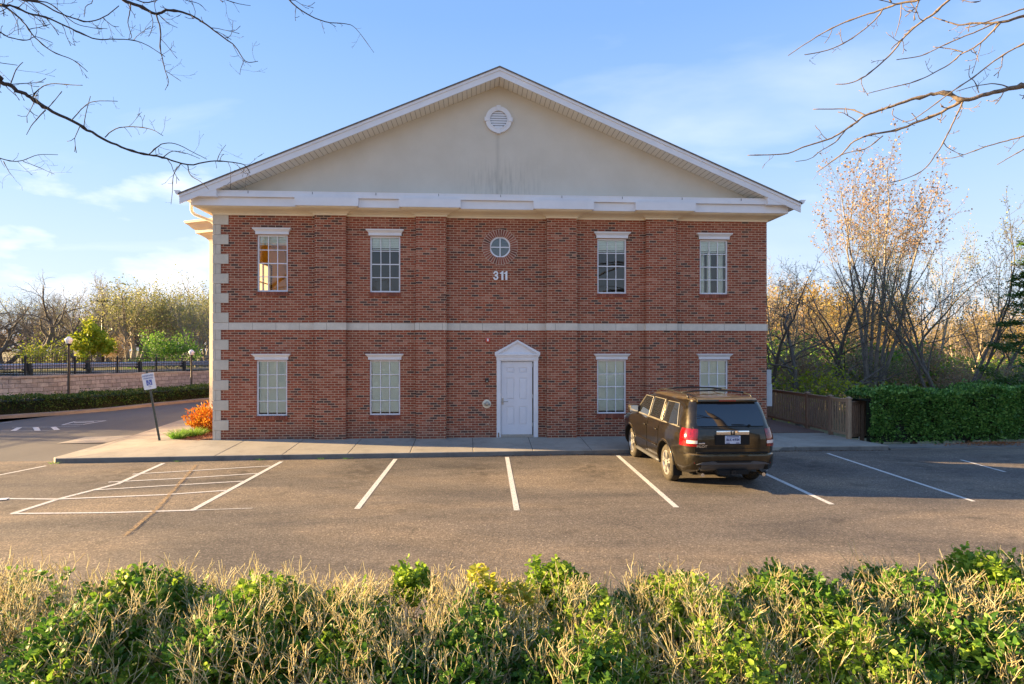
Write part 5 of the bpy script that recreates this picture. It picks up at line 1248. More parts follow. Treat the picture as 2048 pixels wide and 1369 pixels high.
for s in (-1, 1):
    # doors: lower skin proud of the body so its edges throw real seams
    for nm, y0, y1, yt1, _ in DOORS:
        zs = [0.40, .47, .52, .58, .64, .70, .75, .85, .98, 1.06, 1.12, 1.17, 1.185]
        ys = lin(y0+.008, y1-.008, 9)
        m = MB(); b = len(m.v)
        def dfn(u, z, o, s=s, nm=nm, y0=y0):
            y = u
            if nm == 'rear_door':       # clears the wheel arch
                d = math.sqrt(max(0, 0.50**2-(z-0.385)**2)) if abs(z-.385) < .5 else 0; lo = max(y0+.008, AXR+d+.005); t = (u-(y0+.008))/(2.40-.016-y0); y = lo+(2.392-lo)*t
            return cside(s, y, z, o)
        patch(dfn, ys, zs, 0.006, m, 0.01)
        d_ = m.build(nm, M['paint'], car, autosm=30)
        m = MB(); hy = y0+.12 if nm == 'rear_door' else y0+.13; hz_ = 1.01
        if nm == 'rear_door': hy = y0+.14
        p = cside(s, hy, hz_, .006)
        m.tube([cside(s, hy-.085, hz_, .008), cside(s, hy-.075, hz_, .04), cside(s, hy+.075, hz_, .04), cside(s, hy+.085, hz_, .008)], .013, 6); m.build('door_handle', M['paint'], d_, smooth=True)
    # glazing: front, rear-door and quarter windows with bright surrounds
    for nm, a0, a1, b0, b1, zt in (('front_window', 2.47, 3.52, 2.47, 3.06, 1.645), ('rear_window', 1.60, 2.37, 1.60, 2.37, 1.655), ('quarter_window', .62, 1.40, .78, 1.40, 1.645)):
        m = quadpatch(s, a0, a1, b0, b1, 1.215, zt, .006); g_ = m.build(nm, M['tint'], car, autosm=30)
        zs = lin(1.215, zt, 6)
        loop = [(a0+(b0-a0)*(z-1.215)/(zt-1.215), z) for z in zs]+[(a1+(b1-a1)*(z-1.215)/(zt-1.215), z) for z in reversed(zs)]; loop.append(loop[0])
        frame_line(s, loop, .010, .009, M['trim_metal'], 'window_trim', g_)
        if nm == 'quarter_window':
            pass
    frame_line(s, [(.50, 1.198), (1.5, 1.200), (3.55, 1.198)], .012, .010, M['trim_metal'], 'beltline_trim', car)
    frame_line(s, [(y, .655+.012*math.sin(y)) for y in lin(1.66, 3.38, 10)], .022, .008, M['paint'], 'side_moulding', car)
    frame_line(s, [(y, 1.10) for y in lin(.4, 3.9, 14)], .007, .002, M['paint'], 'shoulder_crease', car)
    # sill and arch cladding
    m = MB(); pts = [cside(s, y, .33, .0) for y in lin(1.62, 3.46, 8)]; m.tube(pts, .045, 8); m.build('sill', M['cladding'], car, smooth=True)
    for ya in (AXR, AXF):
        m = MB(); pts = []
        for k in range(17):
            a = R(-8+k*196/16); yy = ya+.468*math.cos(a); zz = .385+.468*math.sin(a)
            pts.append(cside(s, yy, max(.30, zz), .004))
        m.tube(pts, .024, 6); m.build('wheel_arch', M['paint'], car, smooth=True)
    # mud flap
    m = MB(); m.box((s*.78, AXR-.50, .20), (s*.965, AXR-.485, .42)); m.build('mud_flap', M['seam'], car)
    # tail lamp wrapping the corner
    m = MB()
    def tl(u, z, o, s=s):
        if u < 0: return crear(s*(gp(z)[3]-gp(z)[4]+u), z, o)
        if u <= 90: return ccorner(s, u, z, o)
        return cside(s, gp(z)[1]+gp(z)[4]+(u-90), z, o)
    us = [5]+list(range(14, 91, 8))+[90]; zs = lin(.868, 1.205, 8); patch(tl, us+[90.06], zs, .016, m, 1); L_ = m.build('tail_lamp', M['redlens'], car, autosm=35)
    m = MB(); patch(tl, us[0:7], lin(.925, .985, 3), .020, m, 1); m.build('reverse_lens', M['clearlens'], L_, autosm=35)
    # door mirror
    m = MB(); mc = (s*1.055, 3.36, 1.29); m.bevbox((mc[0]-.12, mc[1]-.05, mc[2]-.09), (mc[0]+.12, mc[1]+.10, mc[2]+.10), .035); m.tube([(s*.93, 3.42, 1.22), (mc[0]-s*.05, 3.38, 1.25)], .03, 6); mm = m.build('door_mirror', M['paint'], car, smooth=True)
    g_ = MB(); g_.bevbox((mc[0]-.10, mc[1]-.058, mc[2]-.07), (mc[0]+.10, mc[1]-.051, mc[2]+.08), .002); g_.build('mirror_glass', M['chrome'], mm)
    # wheels
    for ya in (AXR, AXF):
        wh = MB(); rr, wd = WR, .235; x0 = .958-wd
        prof = [(.25, .01), (.30, .0), (.345, .012), (.368, .035), (rr, .07), (rr, wd-.07), (.368, wd-.035), (.345, wd-.012), (.30, wd), (.255, wd-.008), (.25, wd-.02)]
        wh.lathe([(a, s*(x0+h)) for a, h in prof], 48, 'x', (0, 0, 0), False); wheel = thing('wheel', None, None) if False else None
        o = wh.build('wheel', M['tyre'], car, autosm=40); o.location = (0, ya, rr)
        m = MB(); m.lathe([(.262, s*(x0+.03)), (.262, s*(x0+wd-.012)), (.235, s*(x0+wd-.016)), (.225, s*(x0+wd-.05)), (.225, s*(x0+.05))], 40, 'x', (0, 0, 0), False); xo = x0+wd-.012
        for k in range(5):
            a = 2*math.pi*k/5+.3
            for da in (-.16, .16):
                c0 = (.055*math.cos(a), .055*math.sin(a)); c1 = (.245*math.cos(a+da), .245*math.sin(a+da)); dx, dy = c1[0]-c0[0], c1[1]-c0[1]; L = math.hypot(dx, dy); px, py = -dy/L, dx/L
                q = [(c0[0]+px*.022, c0[1]+py*.022), (c1[0]+px*.020, c1[1]+py*.020), (c1[0]-px*.020, c1[1]-py*.020), (c0[0]-px*.022, c0[1]-py*.022)]
                m.prism(q, s*(xo-.03), s*xo, 'yz')
        m.lathe([(0, s*(xo-.03)), (.075, s*(xo-.03)), (.072, s*(xo+.004)), (.04, s*(xo+.010)), (0, s*(xo+.010))], 20, 'x')
        r_ = m.build('rim', M['rim'], o, autosm=35)
        m = MB(); m.lathe([(0, s*(x0+.06)), (.225, s*(x0+.06)), (.225, s*(x0+.075)), (0, s*(x0+.075))], 24, 'x'); m.lathe([(0, s*(x0+.10)), (.13, s*(x0+.10)), (.13, s*(x0+.13)), (0, s*(x0+.13))], 24, 'x'); m.build('brake_disc', M['black_metal'], o)
# tailgate: rear skin, glass, spoiler, garnish
m = MB(); patch(crear, lin(-.82, .82, 17), [.765, .80, .85, .98, 1.06, 1.12, 1.17, 1.20, 1.235], .010, m, 1); tg = m.build('tailgate', M['paint'], car, autosm=30)
m = MB()
zs = [1.25, 1.30, 1.36, 1.42, 1.48, 1.54, 1.60, 1.66, 1.695]
def rg(u, z, o): return crear(u*((gp(z)[3]-gp(z)[4])+.05-(0.03 if z in (1.25, 1.695) else 0)), z, o)
patch(rg, lin(-1, 1, 13), zs, .009, m, 1); rw = m.build('rear_glass', M['tint'], car, autosm=30)
m = MB(); m.tube([rg(x, 1.25, .012) for x in lin(-1, 1, 9)], .006, 5); m.build('glass_seal', M['seam'], rw)
m = MB(); m.tube([(.02, .145, 1.275), (.30, .150, 1.262), (.33, .15, 1.26)], .011, 6); m.tube([(.02, .150, 1.280), (.40, .158, 1.285)], .007, 5); m.lathe([(.0, .10), (.022, .10), (.022, .15)], 12, 'y', (.36, 0, 1.262)); m.build('rear_wiper', M['seam'], rw)
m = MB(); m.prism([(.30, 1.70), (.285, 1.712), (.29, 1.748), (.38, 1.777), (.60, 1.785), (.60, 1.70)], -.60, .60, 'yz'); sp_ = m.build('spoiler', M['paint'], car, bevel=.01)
m = MB(); m.bevbox((-.165, .276, 1.715), (.165, .30, 1.742), .006); m.build('high_brake_light', M['redlens'], sp_)
m = MB(); m.bevbox((-.325, .035, 1.095), (.325, .10, 1.178), .016); gn = m.build('chrome_garnish', M['chrome'], tg, autosm=40)
m = MB()       # the maker's emblem
for x0, x1 in ((-.032, -.022), (.022, .032)): m.tube([(x0*1.05, .028, 1.162), (x0*.72, .028, 1.112)], .006, 5)
m.tube([(-.026, .028, 1.134), (.026, .028, 1.134)], .005, 5); m.tube([(-.042, .031, 1.168), (-.034, .031, 1.104), (.034, .031, 1.104), (.042, .031, 1.168), (-.042, .031, 1.168)], .005, 5); m.build('emblem', M['seam'], gn)
m = MB(); m.bevbox((-.34, .052, .90), (.34, .0695, 1.09), .008); m.build('plate_recess', M['seam'], tg)
m = MB(); m.bevbox((-.152, .040, .925), (.152, .050, 1.078), .004); pl_ = m.build('licence_plate', M['plate'], tg)
text_obj('BLK  1934', .074, M['plate_ink'], 'plate_number', (0, .037, 1.0), (R(90), 0, 0), .001, .0015, pl_, sx=.82)
m = MB(); m.box((-.13, .038, .932), (-.06, .0395, .948)); m.box((.06, .038, .932), (.13, .0395, .948)); m.box((-.12, .038, 1.05), (.12, .0395, 1.066)); m.lathe([(0, .0375), (.014, .0375), (.014, .0395)], 12, 'y', (0.006, 0, 1.0)); m.build('plate_band', M['plate_ink'], pl_)
text_obj('PILOT', .062, M['chrome'], 'model_badge', (-.60, .062, .872), (R(90), 0, 0), .003, .001, tg, sx=1.25)
m = MB(); m.bevbox((-.665, .056, .918), (-.54, .066, .942), .003); m.build('small_badge', M['chrome'], tg)
m = MB(); m.box((-.70, .0655, .826), (.70, .0695, .834)); m.build('tailgate_crease', M['seam'], tg)
m = MB(); m.box((-.70, .05, .735), (.70, .072, .764)); m.build('tailgate_gap', M['seam'], car)
# bumper details
m = MB()
def low(u, z, o): return crear(u, z, o)
for xs_, zs_ in (((-.74, .74), (.415, .45, .50, .535)),):
    patch(low, lin(-.70, .70, 15), list(zs_), .012, m, 1)
m.prism([(-.72, .535), (-.62, .575), (-.40, .60), (-.34, .585), (.34, .585), (.40, .60), (.62, .575), (.72, .535)], -.006, .05); m.build('lower_bumper_cladding', M['cladding'], car, autosm=30)
m = MB(); m.prism([(-.36, .60), (-.32, .572), (.32, .572), (.36, .60)], -.012, .02); m.build('bumper_step', M['seam'], car)
m = MB(); m.box((-.30, .02, .34), (.30, .30, .42)); m.build('underbody_panel', M['seam'], car)
m = MB(); m.tube([(-.15, .12, .385), (.15, .12, .385)], .03, 8); m.prism([(-.04, .34), (.04, .34), (.04, .42), (-.04, .42)], -.01, .10); h_ = m.build('hitch_receiver', M['black_metal'], car)
m = MB(); m.box((-.026, -.012, .354), (.026, -.0102, .406)); m.build('hitch_opening', M['seam'], h_)
for s in (-1, 1):
    m = MB(); c = (s*.60, 0, .335); m.lathe([(.036, .02), (.036, .26), (.030, .26), (.030, .03)], 16, 'y', c); m.build('exhaust_tip', M['chrome'], car, autosm=40)
    m = MB(); m.bevbox((s*.70-.05, .052, .545), (s*.70+.05, .085, .58), .005); m.build('reflector', M['redlens'], car)
# roof rails and cross bars
for s in (-1, 1):
    m = MB(); m.tube([(s*.66, .62, 1.765), (s*.655, .72, 1.82), (s*.65, 1.6, 1.845), (s*.65, 2.4, 1.83), (s*.655, 2.72, 1.765)], .017, 6); m.build('roof_rail', M['black_metal'], car, smooth=True)
for y in (1.05, 2.15):
    m = MB(); m.tube([(-.66, y, 1.84), (-.4, y-.02, 1.872), (0, y-.03, 1.885), (.4, y-.02, 1.872), (.66, y, 1.84)], .018, 6); m.build('roof_cross_bar', M['black_metal'], car, smooth=True)
m = MB()
for x in (-.42, -.21, 0, .21, .42): m.tube([(x, .75, 1.787-abs(x)*.012), (x, 2.4, 1.787-abs(x)*.012)], .008, 4)
m.build('roof_ribs', M['paint'], car)
# windscreen, headlamps, underside for other viewpoints
m = MB()
zs = [1.22, 1.30, 1.42, 1.54, 1.66]
b = 0
for z in zs:
    g_ = gp(z)
    for k in range(9): x = (-1+2*k/8)*(g_[3]-g_[4]*1.2); m.v.append((x, g_[2]+.006, z))
for j in range(len(zs)-1):
    for i in range(8): m.f.append((j*9+i, j*9+i+1, (j+1)*9+i+1, (j+1)*9+i)); m.m.append(0)
m.build('windscreen', M['tint'], car, fix=False)
for s in (-1, 1):
    m = MB(); m.bevbox((s*.62, 4.60, .82), (s*.93, 4.80, .98), .03); m.build('headlamp', M['clearlens'], car)
m = MB(); m.box((-.62, .5, .24), (.62, 4.5, .30)); m.tube([(-.7, AXR, .30), (.7, AXR, .30)], .05, 8); m.build('chassis', M['seam'], car)
# ================================================================ TREES
def grow(rng, specs, p, d, L, r, lvl, out, tips, maxl):
    """one limb and its children; specs[lvl] = (segments, wander, lift, children, angle, length ratio, radius ratio)"""
    ns, wan, lift, kids, ang, lr, rr = specs[min(lvl, len(specs)-1)]
    sl_ = L/ns; pts = [p]; ds = [d]; q = p; dd = d
    for i in range(ns):
        dd = dd+rng.normal(0, wan, 3); dd[2] += lift; dd = dd/np.linalg.norm(dd)
        q2 = q+dd*sl_; f0 = 1-i/ns*0.62; f1 = 1-(i+1)/ns*0.62
        out.append((q, q2+dd*min(r*.25, .03), r*f0, r*f1, lvl)); q = q2; pts.append(q); ds.append(dd)
    if lvl >= maxl: tips.append((q, dd)); tips.append((pts[len(pts)//2], dd)); return
    k = kids if isinstance(kids, int) else int(rng.integers(kids[0], kids[1]+1))
    az = rng.uniform(0, 6.28)
    for j in range(k):
        t = (j+0.6+rng.uniform(-.3, .3))/k; t = (0.25 if lvl else 0.42)+t*(0.72 if lvl else 0.58); t = min(t, .99)
        i = int(t*ns); f = t*ns-i; base = pts[i]*(1-f)+pts[min(i+1, ns)]*f; pd = ds[min(i+1, ns)]
        az += 2.4+rng.uniform(-.5, .5); a = R(ang*rng.uniform(.7, 1.25))
        o = np.cross(pd, [0.3, 0.2, 1.0] if abs(pd[2]) < .9 else [1., 0, 0]); o /= np.linalg.norm(o); b = np.cross(pd, o)
        side = o*math.cos(az)+b*math.sin(az); nd = pd*math.cos(a)+side*math.sin(a)
        grow(rng, specs, base, nd, L*lr*rng.uniform(.7, 1.15)*(1.15-.45*t), r*(1-t*.6)*rr, lvl+1, out, tips, maxl)
    # continuing leader
    grow(rng, specs, q, dd, L*lr*.8, r*.38, lvl+1, out, tips, maxl)
def make_tree(name, seed, specs, L, r, maxl, barkm, stems=1, spread=0.25, leaf=None, nleaf=3, lsz=0.08, leafrad=0.25, leaf_h=None, twm=None, label=None, cat='tree', group=None, loc=(0, 0, 0)):
    rng = np.random.default_rng(seed); out = []; tips = []
    for k in range(stems):
        a = 6.28*k/max(1, stems)+rng.uniform(-.4, .4); sp = spread if stems > 1 else rng.uniform(-.05, .05)
        d = np.array([math.cos(a)*sp, math.sin(a)*sp, 1.]); d /= np.linalg.norm(d)
        p = np.array([math.cos(a)*r*1.2, math.sin(a)*r*1.2, -.3]) if stems > 1 else np.array([0, 0, -.3])
        grow(rng, specs, p, d, L*rng.uniform(.85, 1.1), r*rng.uniform(.75, 1.05), 0, out, tips, maxl)
    t = thing(name, label, cat, loc, group=group)
    A = np.array([o[0] for o in out]); B = np.array([o[1] for o in out]); r0 = np.array([o[2] for o in out]); r1 = np.array([o[3] for o in out]); lv = np.array([o[4] for o in out])
    r0 = np.maximum(r0, .006); r1 = np.maximum(r1, .0045)
    mk_ = lv <= 1
    V, Q = seg_arrays(A[mk_], B[mk_], r0[mk_], r1[mk_], 6); quick_mesh('trunk', V, Q, barkm, t, True)
    V, Q = seg_arrays(A[~mk_], B[~mk_], r0[~mk_], r1[~mk_], 3)
    if leaf is None:
        quick_mesh('crown', V, Q, twm or barkm, t)
    else:
        P = np.array([x[0] for x in tips]); D = np.array([x[1] for x in tips])
        if leaf_h is not None: k_ = (P[:, 2] > leaf_h[0]) & (P[:, 2] < leaf_h[1]); P = P[k_]; D = D[k_]
        P = np.repeat(P, nleaf, 0); D = np.repeat(D, nleaf, 0); n_ = len(P)
        P = P+rng.normal(0, leafrad, (n_, 3))*np.array([1, 1, .8]); DD = D*.5+rng.normal(0, 1, (n_, 3)); Ls = rng.uniform(.6, 1.4, n_)*lsz
        V2, Q2 = leaf_arrays(P, DD, Ls, Ls*.4, .2, rng)
        mi = np.concatenate([np.zeros(len(Q)), np.ones(len(Q2))]); quick_mesh('crown', np.concatenate([V, V2]), np.concatenate([Q, Q2+len(V)]), [twm or barkm, leaf], t, midx=mi)
    return t
# seg, wander, lift, kids, angle, length ratio, radius ratio
S_BARE = [(6, .10, .02, (5, 7), 42, .62, .55), (5, .14, .05, (4, 6), 42, .55, .5), (4, .18, .05, (4, 5), 45, .5, .5), (3, .22, .04, 3, 45, .5, .55), (2, .25, 0, 0, 0, 0, 0)]
S_GNARL = [(5, .22, .02, (4, 6), 52, .72, .6), (5, .30, .04, (4, 6), 50, .58, .55), (4, .32, .04, (4, 5), 50, .55, .5), (3, .30, .02, 3, 50, .5, .55), (2, .25, 0, 0, 0, 0, 0)]
S_VASE = [(7, .05, .03, (6, 8), 22, .62, .5), (6, .08, .06, (5, 6), 26, .5, .5), (4, .12, .08, (4, 5), 35, .45, .5), (3, .18, .05, 2, 40, .5, .6), (2, .25, 0, 0, 0, 0, 0)]
S_UP = [(7, .045, .03, (4, 5), 20, .62, .5), (6, .08, .06, (4, 5), 26, .5, .5), (4, .12, .08, (4, 5), 35, .45, .5), (3, .18, .05, 2, 40, .5, .6), (2, .25, 0, 0, 0, 0, 0)]
S_BUSHY = [(5, .12, .03, (6, 8), 38, .75, .55), (5, .12, .08, (6, 7), 34, .6, .5), (4, .16, .07, (5, 6), 38, .5, .5), (3, .2, .05, 2, 40, .5, .55), (2, .25, 0, 0, 0, 0, 0)]
S_SMALL = [(4, .10, .03, (7, 9), 55, .85, .5), (4, .14, .05, (5, 6), 40, .55, .5), (3, .2, .03, (3, 4), 45, .5, .5), (2, .2, 0, 0, 0, 0, 0)]
def tree_h(root):
    return max((v.co.z for ch in root.children for v in ch.data.vertices), default=1) if 'th' not in root else root['th']
def place(u, d, z=0.0): p = at_d(u, 701, d); return (p.x, p.y, z)
# ---- left side, beyond the road
L1 = make_tree('bare_tree', 101, S_GNARL, 5.6, .30, 4, M['bark_dark'], 2, .5, label='big dark bare tree with crooked twin trunks leaning apart at the far left', loc=place(32, 41, 1.3))
L2 = make_tree('bare_tree', 102, S_GNARL, 5.6, .22, 4, M['bark_dark'], 2, .30, label='dark bare crooked tree rising between the big twin-trunk tree and the nearer street lamp', loc=place(108, 47, 1.3))
L3 = make_tree('budding_tree', 103, S_BUSHY, 4.4, .24, 3, M['bark_grey'], 3, .4, leaf=M['leaf_spring'], nleaf=2, lsz=.12, leafrad=.25, label='broad tree with yellow-green buds filling the middle of the left skyline', loc=place(268, 50, 1.3))
L4 = make_tree('budding_tree', 104, S_BUSHY, 4.5, .22, 3, M['bark_grey'], 3, .35, leaf=M['leaf_spring'], nleaf=2, lsz=.12, leafrad=.25, label='broad tree with pale olive buds just left of the farther street lamp', loc=place(338, 52, 1.3))
L5 = make_tree('budding_tree', 105, S_BUSHY, 4.1, .2, 3, M['bark_grey'], 2, .25, leaf=M['leaf_spring'], nleaf=1, lsz=.10, leafrad=.3, label='tall greyish budding tree next to the building corner', loc=place(402, 50, 1.3))
L6 = make_tree('lime_tree', 106, S_SMALL, 2.15, .10, 3, M['bark_grey'], 1, leaf=M['leaf_lime'], nleaf=7, lsz=.15, leafrad=.14, label='small lime green round-crowned tree in front of the tall light pole', loc=place(186, 41, 1.3))
L7 = make_tree('green_sapling', 107, S_SMALL, 1.9, .07, 3, M['bark_grey'], 3, .45, leaf=M['leaf_green'], nleaf=3, lsz=.12, leafrad=.2, label='fresh green low tree in front of the budding trees left of the farther lamp', loc=place(345, 44, 1.2))
L8 = make_tree('bare_tree', 108, S_VASE, 4.9, .12, 4, M['bark_grey'], 1, label='thin tall bare tree rising just left of the twin-head light pole', loc=place(196, 58, 1.3))
L9 = make_tree('yellow_bush', 109, S_SMALL, 1.5, .04, 3, M['bark_grey'], 3, .5, leaf=M['leaf_lime'], nleaf=1, lsz=.10, leafrad=.22, label='thin yellow leafing bush behind the fence left of the nearer lamp', cat='bush', loc=place(88, 40, 1.2))
L10 = make_tree('bare_tree', 112, S_BUSHY, 2.3, .07, 3, M['bark_tan'], 3, .25, leaf=M['leaf_tan'], nleaf=1, lsz=.08, leafrad=.2, label='small tan twiggy bush-like tree just right of the lime green tree', loc=place(228, 43, 1.3))
KIND = {}
def wood(src, u, d, z, rz, vtop, lab, grp, wid=1.0):
    """a copy scaled so that its top stands at the height seen in the photo"""
    if src.name not in KIND: KIND[src.name] = tree_h(src)
    H_ = 2.72+(701-vtop)*d/FPX-z; k = H_/KIND[src.name]
    return dup(src, place(u, d, z), rz, (k*wid, k*wid, k), lab, grp)
rn = random.Random(4)
kinds = {id(L2): ('crooked dark bare tree of the wood beyond the upper road on the left', 'dark bare trees of the left wood'), id(L1): ('twin-trunk dark bare tree of the wood beyond the upper road', 'twin-trunk bare trees of the left wood'),
  id(L8): ('slender grey bare tree of the wood beyond the upper road', 'slender bare trees of the left wood'), id(L4): ('olive budding tree of the wood beyond the upper road', 'budding trees of the left wood'), id(L5): ('thin greyish budding tree of the wood beyond the upper road', 'greyish budding trees of the left wood'), id(L10): ('low tan twiggy tree at the foot of the left wood', 'low tan trees of the left wood')}
for k in range(46):
    u = -170+(k*61 % 620)+rn.uniform(-12, 12); d = rn.uniform(56, 84)
    src = rn.choice([L2, L2, L8, L2, L1, L5]) if u < 215 else rn.choice([L5, L4, L8, L2, L5])
    low = k % 3 == 0; vt = rn.uniform(600, 650) if low else rn.uniform(560, 605)-(18 if u > 215 else 0)
    if low: src = L10 if k % 2 else src
    wood(src, u, d, 1.1, rn.uniform(0, 6.28), vt, *kinds[id(src)], wid=1.15)
# trees off to the left that shade the driveway and the hedge
for k, (x, y) in enumerate(((-43, 27.5), (-42, 29.5), (-44, 31.5), (-41, 33.5), (-43, 36), (-47, 41), (-45, 29), (-46, 33), (-50, 38))):
    dup([L3, L4][k % 2], (x, y, 1.2), k*1.3, 1.0, 'tree of the roadside row beyond the left edge of the view', 'roadside trees beyond the left edge of the view')
# ---- right side
MAIN = make_tree('multi_stem_tree', 211, S_UP, 7.4, .12, 4, M['bark_grey'], 6, .13, leaf=M['leaf_tan'], nleaf=1, lsz=.085, leafrad=.07, leaf_h=(7.6, 99), label='tall multi-stemmed bare tree with orange seed clusters at its top, above the right hedge', loc=place(1742, 27.5, -.2))
R2 = make_tree('forked_tree', 212, S_GNARL, 5.0, .17, 4, M['bark_dark'], 2, .30, leaf=M['leaf_spring'], nleaf=1, lsz=.05, leafrad=.15, label='dark fork-trunked leafless tree rising behind the wooden fence next to the building', loc=place(1608, 26, -.4))
R3 = make_tree('leafing_tree', 213, S_UP, 5.2, .085, 4, M['bark_dark'], 5, .42, leaf=M['leaf_spring'], nleaf=1, lsz=.05, leafrad=.12, label='spreading many-stemmed tree with sparse small green leaves behind the right hedge', loc=place(1898, 25, -.4))
R4 = make_tree('leafing_tree', 214, S_UP, 5.6, .09, 4, M['bark_tan'], 2, .22, leaf=M['leaf_spring'], nleaf=1, lsz=.05, leafrad=.12, label='tan sunlit slender tree between the orange-topped tree and the spreading many-stemmed one', loc=place(1846, 34, -.5))
R5 = make_tree('bare_tree', 215, S_UP, 5.0, .08, 4, M['bark_tan'], 2, .2, label='slim sunlit bare tree immediately right of the building corner', loc=place(1570, 36, -.5))
R6 = make_tree('green_understorey_tree', 216, S_SMALL, 2.1, .05, 3, M['bark_grey'], 4, .5, leaf=M['leaf_green'], nleaf=1, lsz=.10, leafrad=.25, label='bright green understorey bush directly right of the brick corner', cat='bush', loc=place(1552, 36, -.4))
R7 = make_tree('golden_tree', 217, S_BUSHY, 4.4, .13, 3, M['bark_tan'], 2, .2, leaf=M['leaf_gold'], nleaf=1, lsz=.16, leafrad=.30, label='golden budding tree far behind the fence of the right wood', loc=place(1660, 48, -.6))
R8 = make_tree('bare_tree', 218, S_BARE, 5.6, .13, 4, M['bark_dark'], 1, label='straight dark bare tree between the forked tree and the orange-topped tree', loc=place(1672, 29, -.4))
R10 = make_tree('peach_tree', 220, S_BUSHY, 4.8, .13, 3, M['bark_tan'], 2, .2, leaf=M['leaf_tan'], nleaf=1, lsz=.13, leafrad=.30, label='peach coloured budding tree deep in the right wood', loc=place(1760, 55, -.6))
def fit(o_, vt, d_, z_, wid=1.0):
    k_ = (2.72+(701-vt)*d_/FPX-z_)/tree_h(o_); o_.scale = (k_*wid, k_*wid, k_)
fit(MAIN, 262, 27.5, -.2); fit(R3, 405, 25, -.4, 1.15); fit(R4, 430, 34, -.5); fit(R2, 500, 26, -.4, 1.1); fit(R5, 480, 36, -.5); fit(R8, 470, 29, -.4); fit(R6, 690, 36, -.4, 1.2)
fit(L1, 538, 41, 1.3); fit(L2, 548, 47, 1.3); fit(L3, 545, 50, 1.3, 1.1); fit(L4, 552, 52, 1.3); fit(L5, 560, 50, 1.3); fit(L6, 628, 41, 1.3); fit(L7, 655, 44, 1.2); fit(L8, 540, 58, 1.3); fit(L9, 665, 40, 1.2); fit(L10, 660, 43, 1.3)
for o_ in (R7, R10): 
    h_ = tree_h(o_); d_ = 48 if o_ is R7 else 55; o_.scale = ((2.72+(701-545)*d_/FPX+.6)/h_,)*3
kinds = {id(R7): ('golden budding tree of the sunlit right wood', 'golden trees of the right wood'), id(R10): ('peach budding tree of the sunlit right wood', 'peach trees of the right wood'), id(R5): ('slim tan bare tree of the sunlit right wood', 'slim tan bare trees of the right wood'),
  id(R3): ('many-stemmed tree of the sunlit right wood', 'many-stemmed trees of the right wood'), id(R4): ('tan bare tree with a few buds in the right wood', 'tan bare trees of the right wood'), id(R8): ('straight dark bare tree of the right wood', 'dark bare trees of the right wood')}
rn = random.Random(9)
for k in range(74):
    src = rn.choice([R7, R10, R5, R5, R7, R7, R8, R5, R4, R3]); d = rn.uniform(42, 88); u = 1440+(k*47 % 860)+rn.uniform(-10, 10)
    lo = 545 if u < 1780 else 590
    vt = rn.uniform(lo, lo+75); z = -.7+max(0, (d-50))*.05
    wood(src, u, d, z, rn.uniform(0, 6.28), vt, *kinds[id(src)], wid=1.25)
rn = random.Random(13)
for k in range(26):
    d = rn.uniform(26, 44); u = 1545+k*24+rn.uniform(-15, 15); src = [R6, L10, L7, L10, L9][k % 5]
    if src in (R6, L7) and 1640 < u < 1700: src = L10
    lab, grp = {id(R6): ('thin green leafing undergrowth bush of the right wood', 'green undergrowth of the right wood'), id(L7): ('fresh green sapling among the trunks of the right wood', 'green saplings of the right wood'), id(L10): ('tan twiggy undergrowth bush of the right wood', 'tan undergrowth of the right wood'), id(L9): ('thin yellow leafing bush of the right wood', 'yellow undergrowth of the right wood')}[id(src)]
    wood(src, u, d, -.5, rn.uniform(0, 6.28), rn.uniform(640, 715), lab, grp, wid=1.2)
for k, u in enumerate((1545, 1585, 1650, 1705, 1800, 1925, 1985)):
    src = [R8, R5, R2, R8][k % 4]; lab = {id(R8): 'thinner straight dark tree at the front of the right wood', id(R5): 'slim tan tree at the front of the right wood', id(R2): 'thinner forked dark tree at the front of the right wood'}[id(src)]
    wood(src, u, 28+(k*37 % 11), -.5, k*1.7, rn.uniform(520, 600), lab, lab.split(' at ')[0]+'s at the wood front', wid=1.2)
# evergreen reaching in at the right edge
def conifer(name, loc, H_, Rm, seed, label):
    rng = np.random.default_rng(seed); t = thing(name, label, 'tree', loc); A = []; B = []; r0 = []; r1 = []; P = []; D = []
    m = MB(); m.tube([(0, 0, -.3), (.05, 0, H_*.5), (0, .05, H_)], [.2, .13, .03], 8); m.build('trunk', M['bark_dark'], t, smooth=True)
    for k in range(46):
        z = H_*(.10+.88*k/46); a = k*2.4+rng.uniform(-.3, .3); L = Rm*(1-z/H_)**.6*rng.uniform(.6, 1.1)+.3; p = np.array([0, 0, z]); d = np.array([math.cos(a), math.sin(a), .12]); n_ = 8; pr = None
        for i in range(n_):
            q = p+d*L/n_; A.append(p); B.append(q); r0.append(.035*(1-i/n_)+.006); r1.append(.035*(1-(i+1)/n_)+.006); p = q; d = d+rng.normal(0, .10, 3)+np.array([0, 0, -.01]); d /= np.linalg.norm(d)
            if i >= 2:
                c_ = int(70*(.5+i/n_)); sd_ = np.cross(d, [0, 0, 1]); PP = p+sd_*rng.normal(0, .26, (c_, 1))+d*rng.uniform(-.2, .25, (c_, 1))+np.array([0, 0, 1])*rng.normal(.03, .06, (c_, 1)); P.append(PP); D.append(np.tile(d, (c_, 1))+sd_*rng.normal(0, .9, (c_, 1))+rng.normal(0, .3, (c_, 3))+np.array([0, 0, .25]))
    V, Q = seg_arrays(A, B, r0, r1, 4); quick_mesh('limbs', V, Q, M['bark_dark'], t)
    P = np.concatenate(P); D = np.concatenate(D); L = rng.uniform(.08, .17, len(P)); V, Q = leaf_arrays(P, D, L, L*.13, .2, rng); quick_mesh('foliage', V, Q, M['leaf_pine'], t); return t
q = place(2108, 21.5, -.3); conifer('evergreen_tree', q, 7.4, 2.5, 31, 'dark evergreen tree whose green boughs reach in at the right edge')

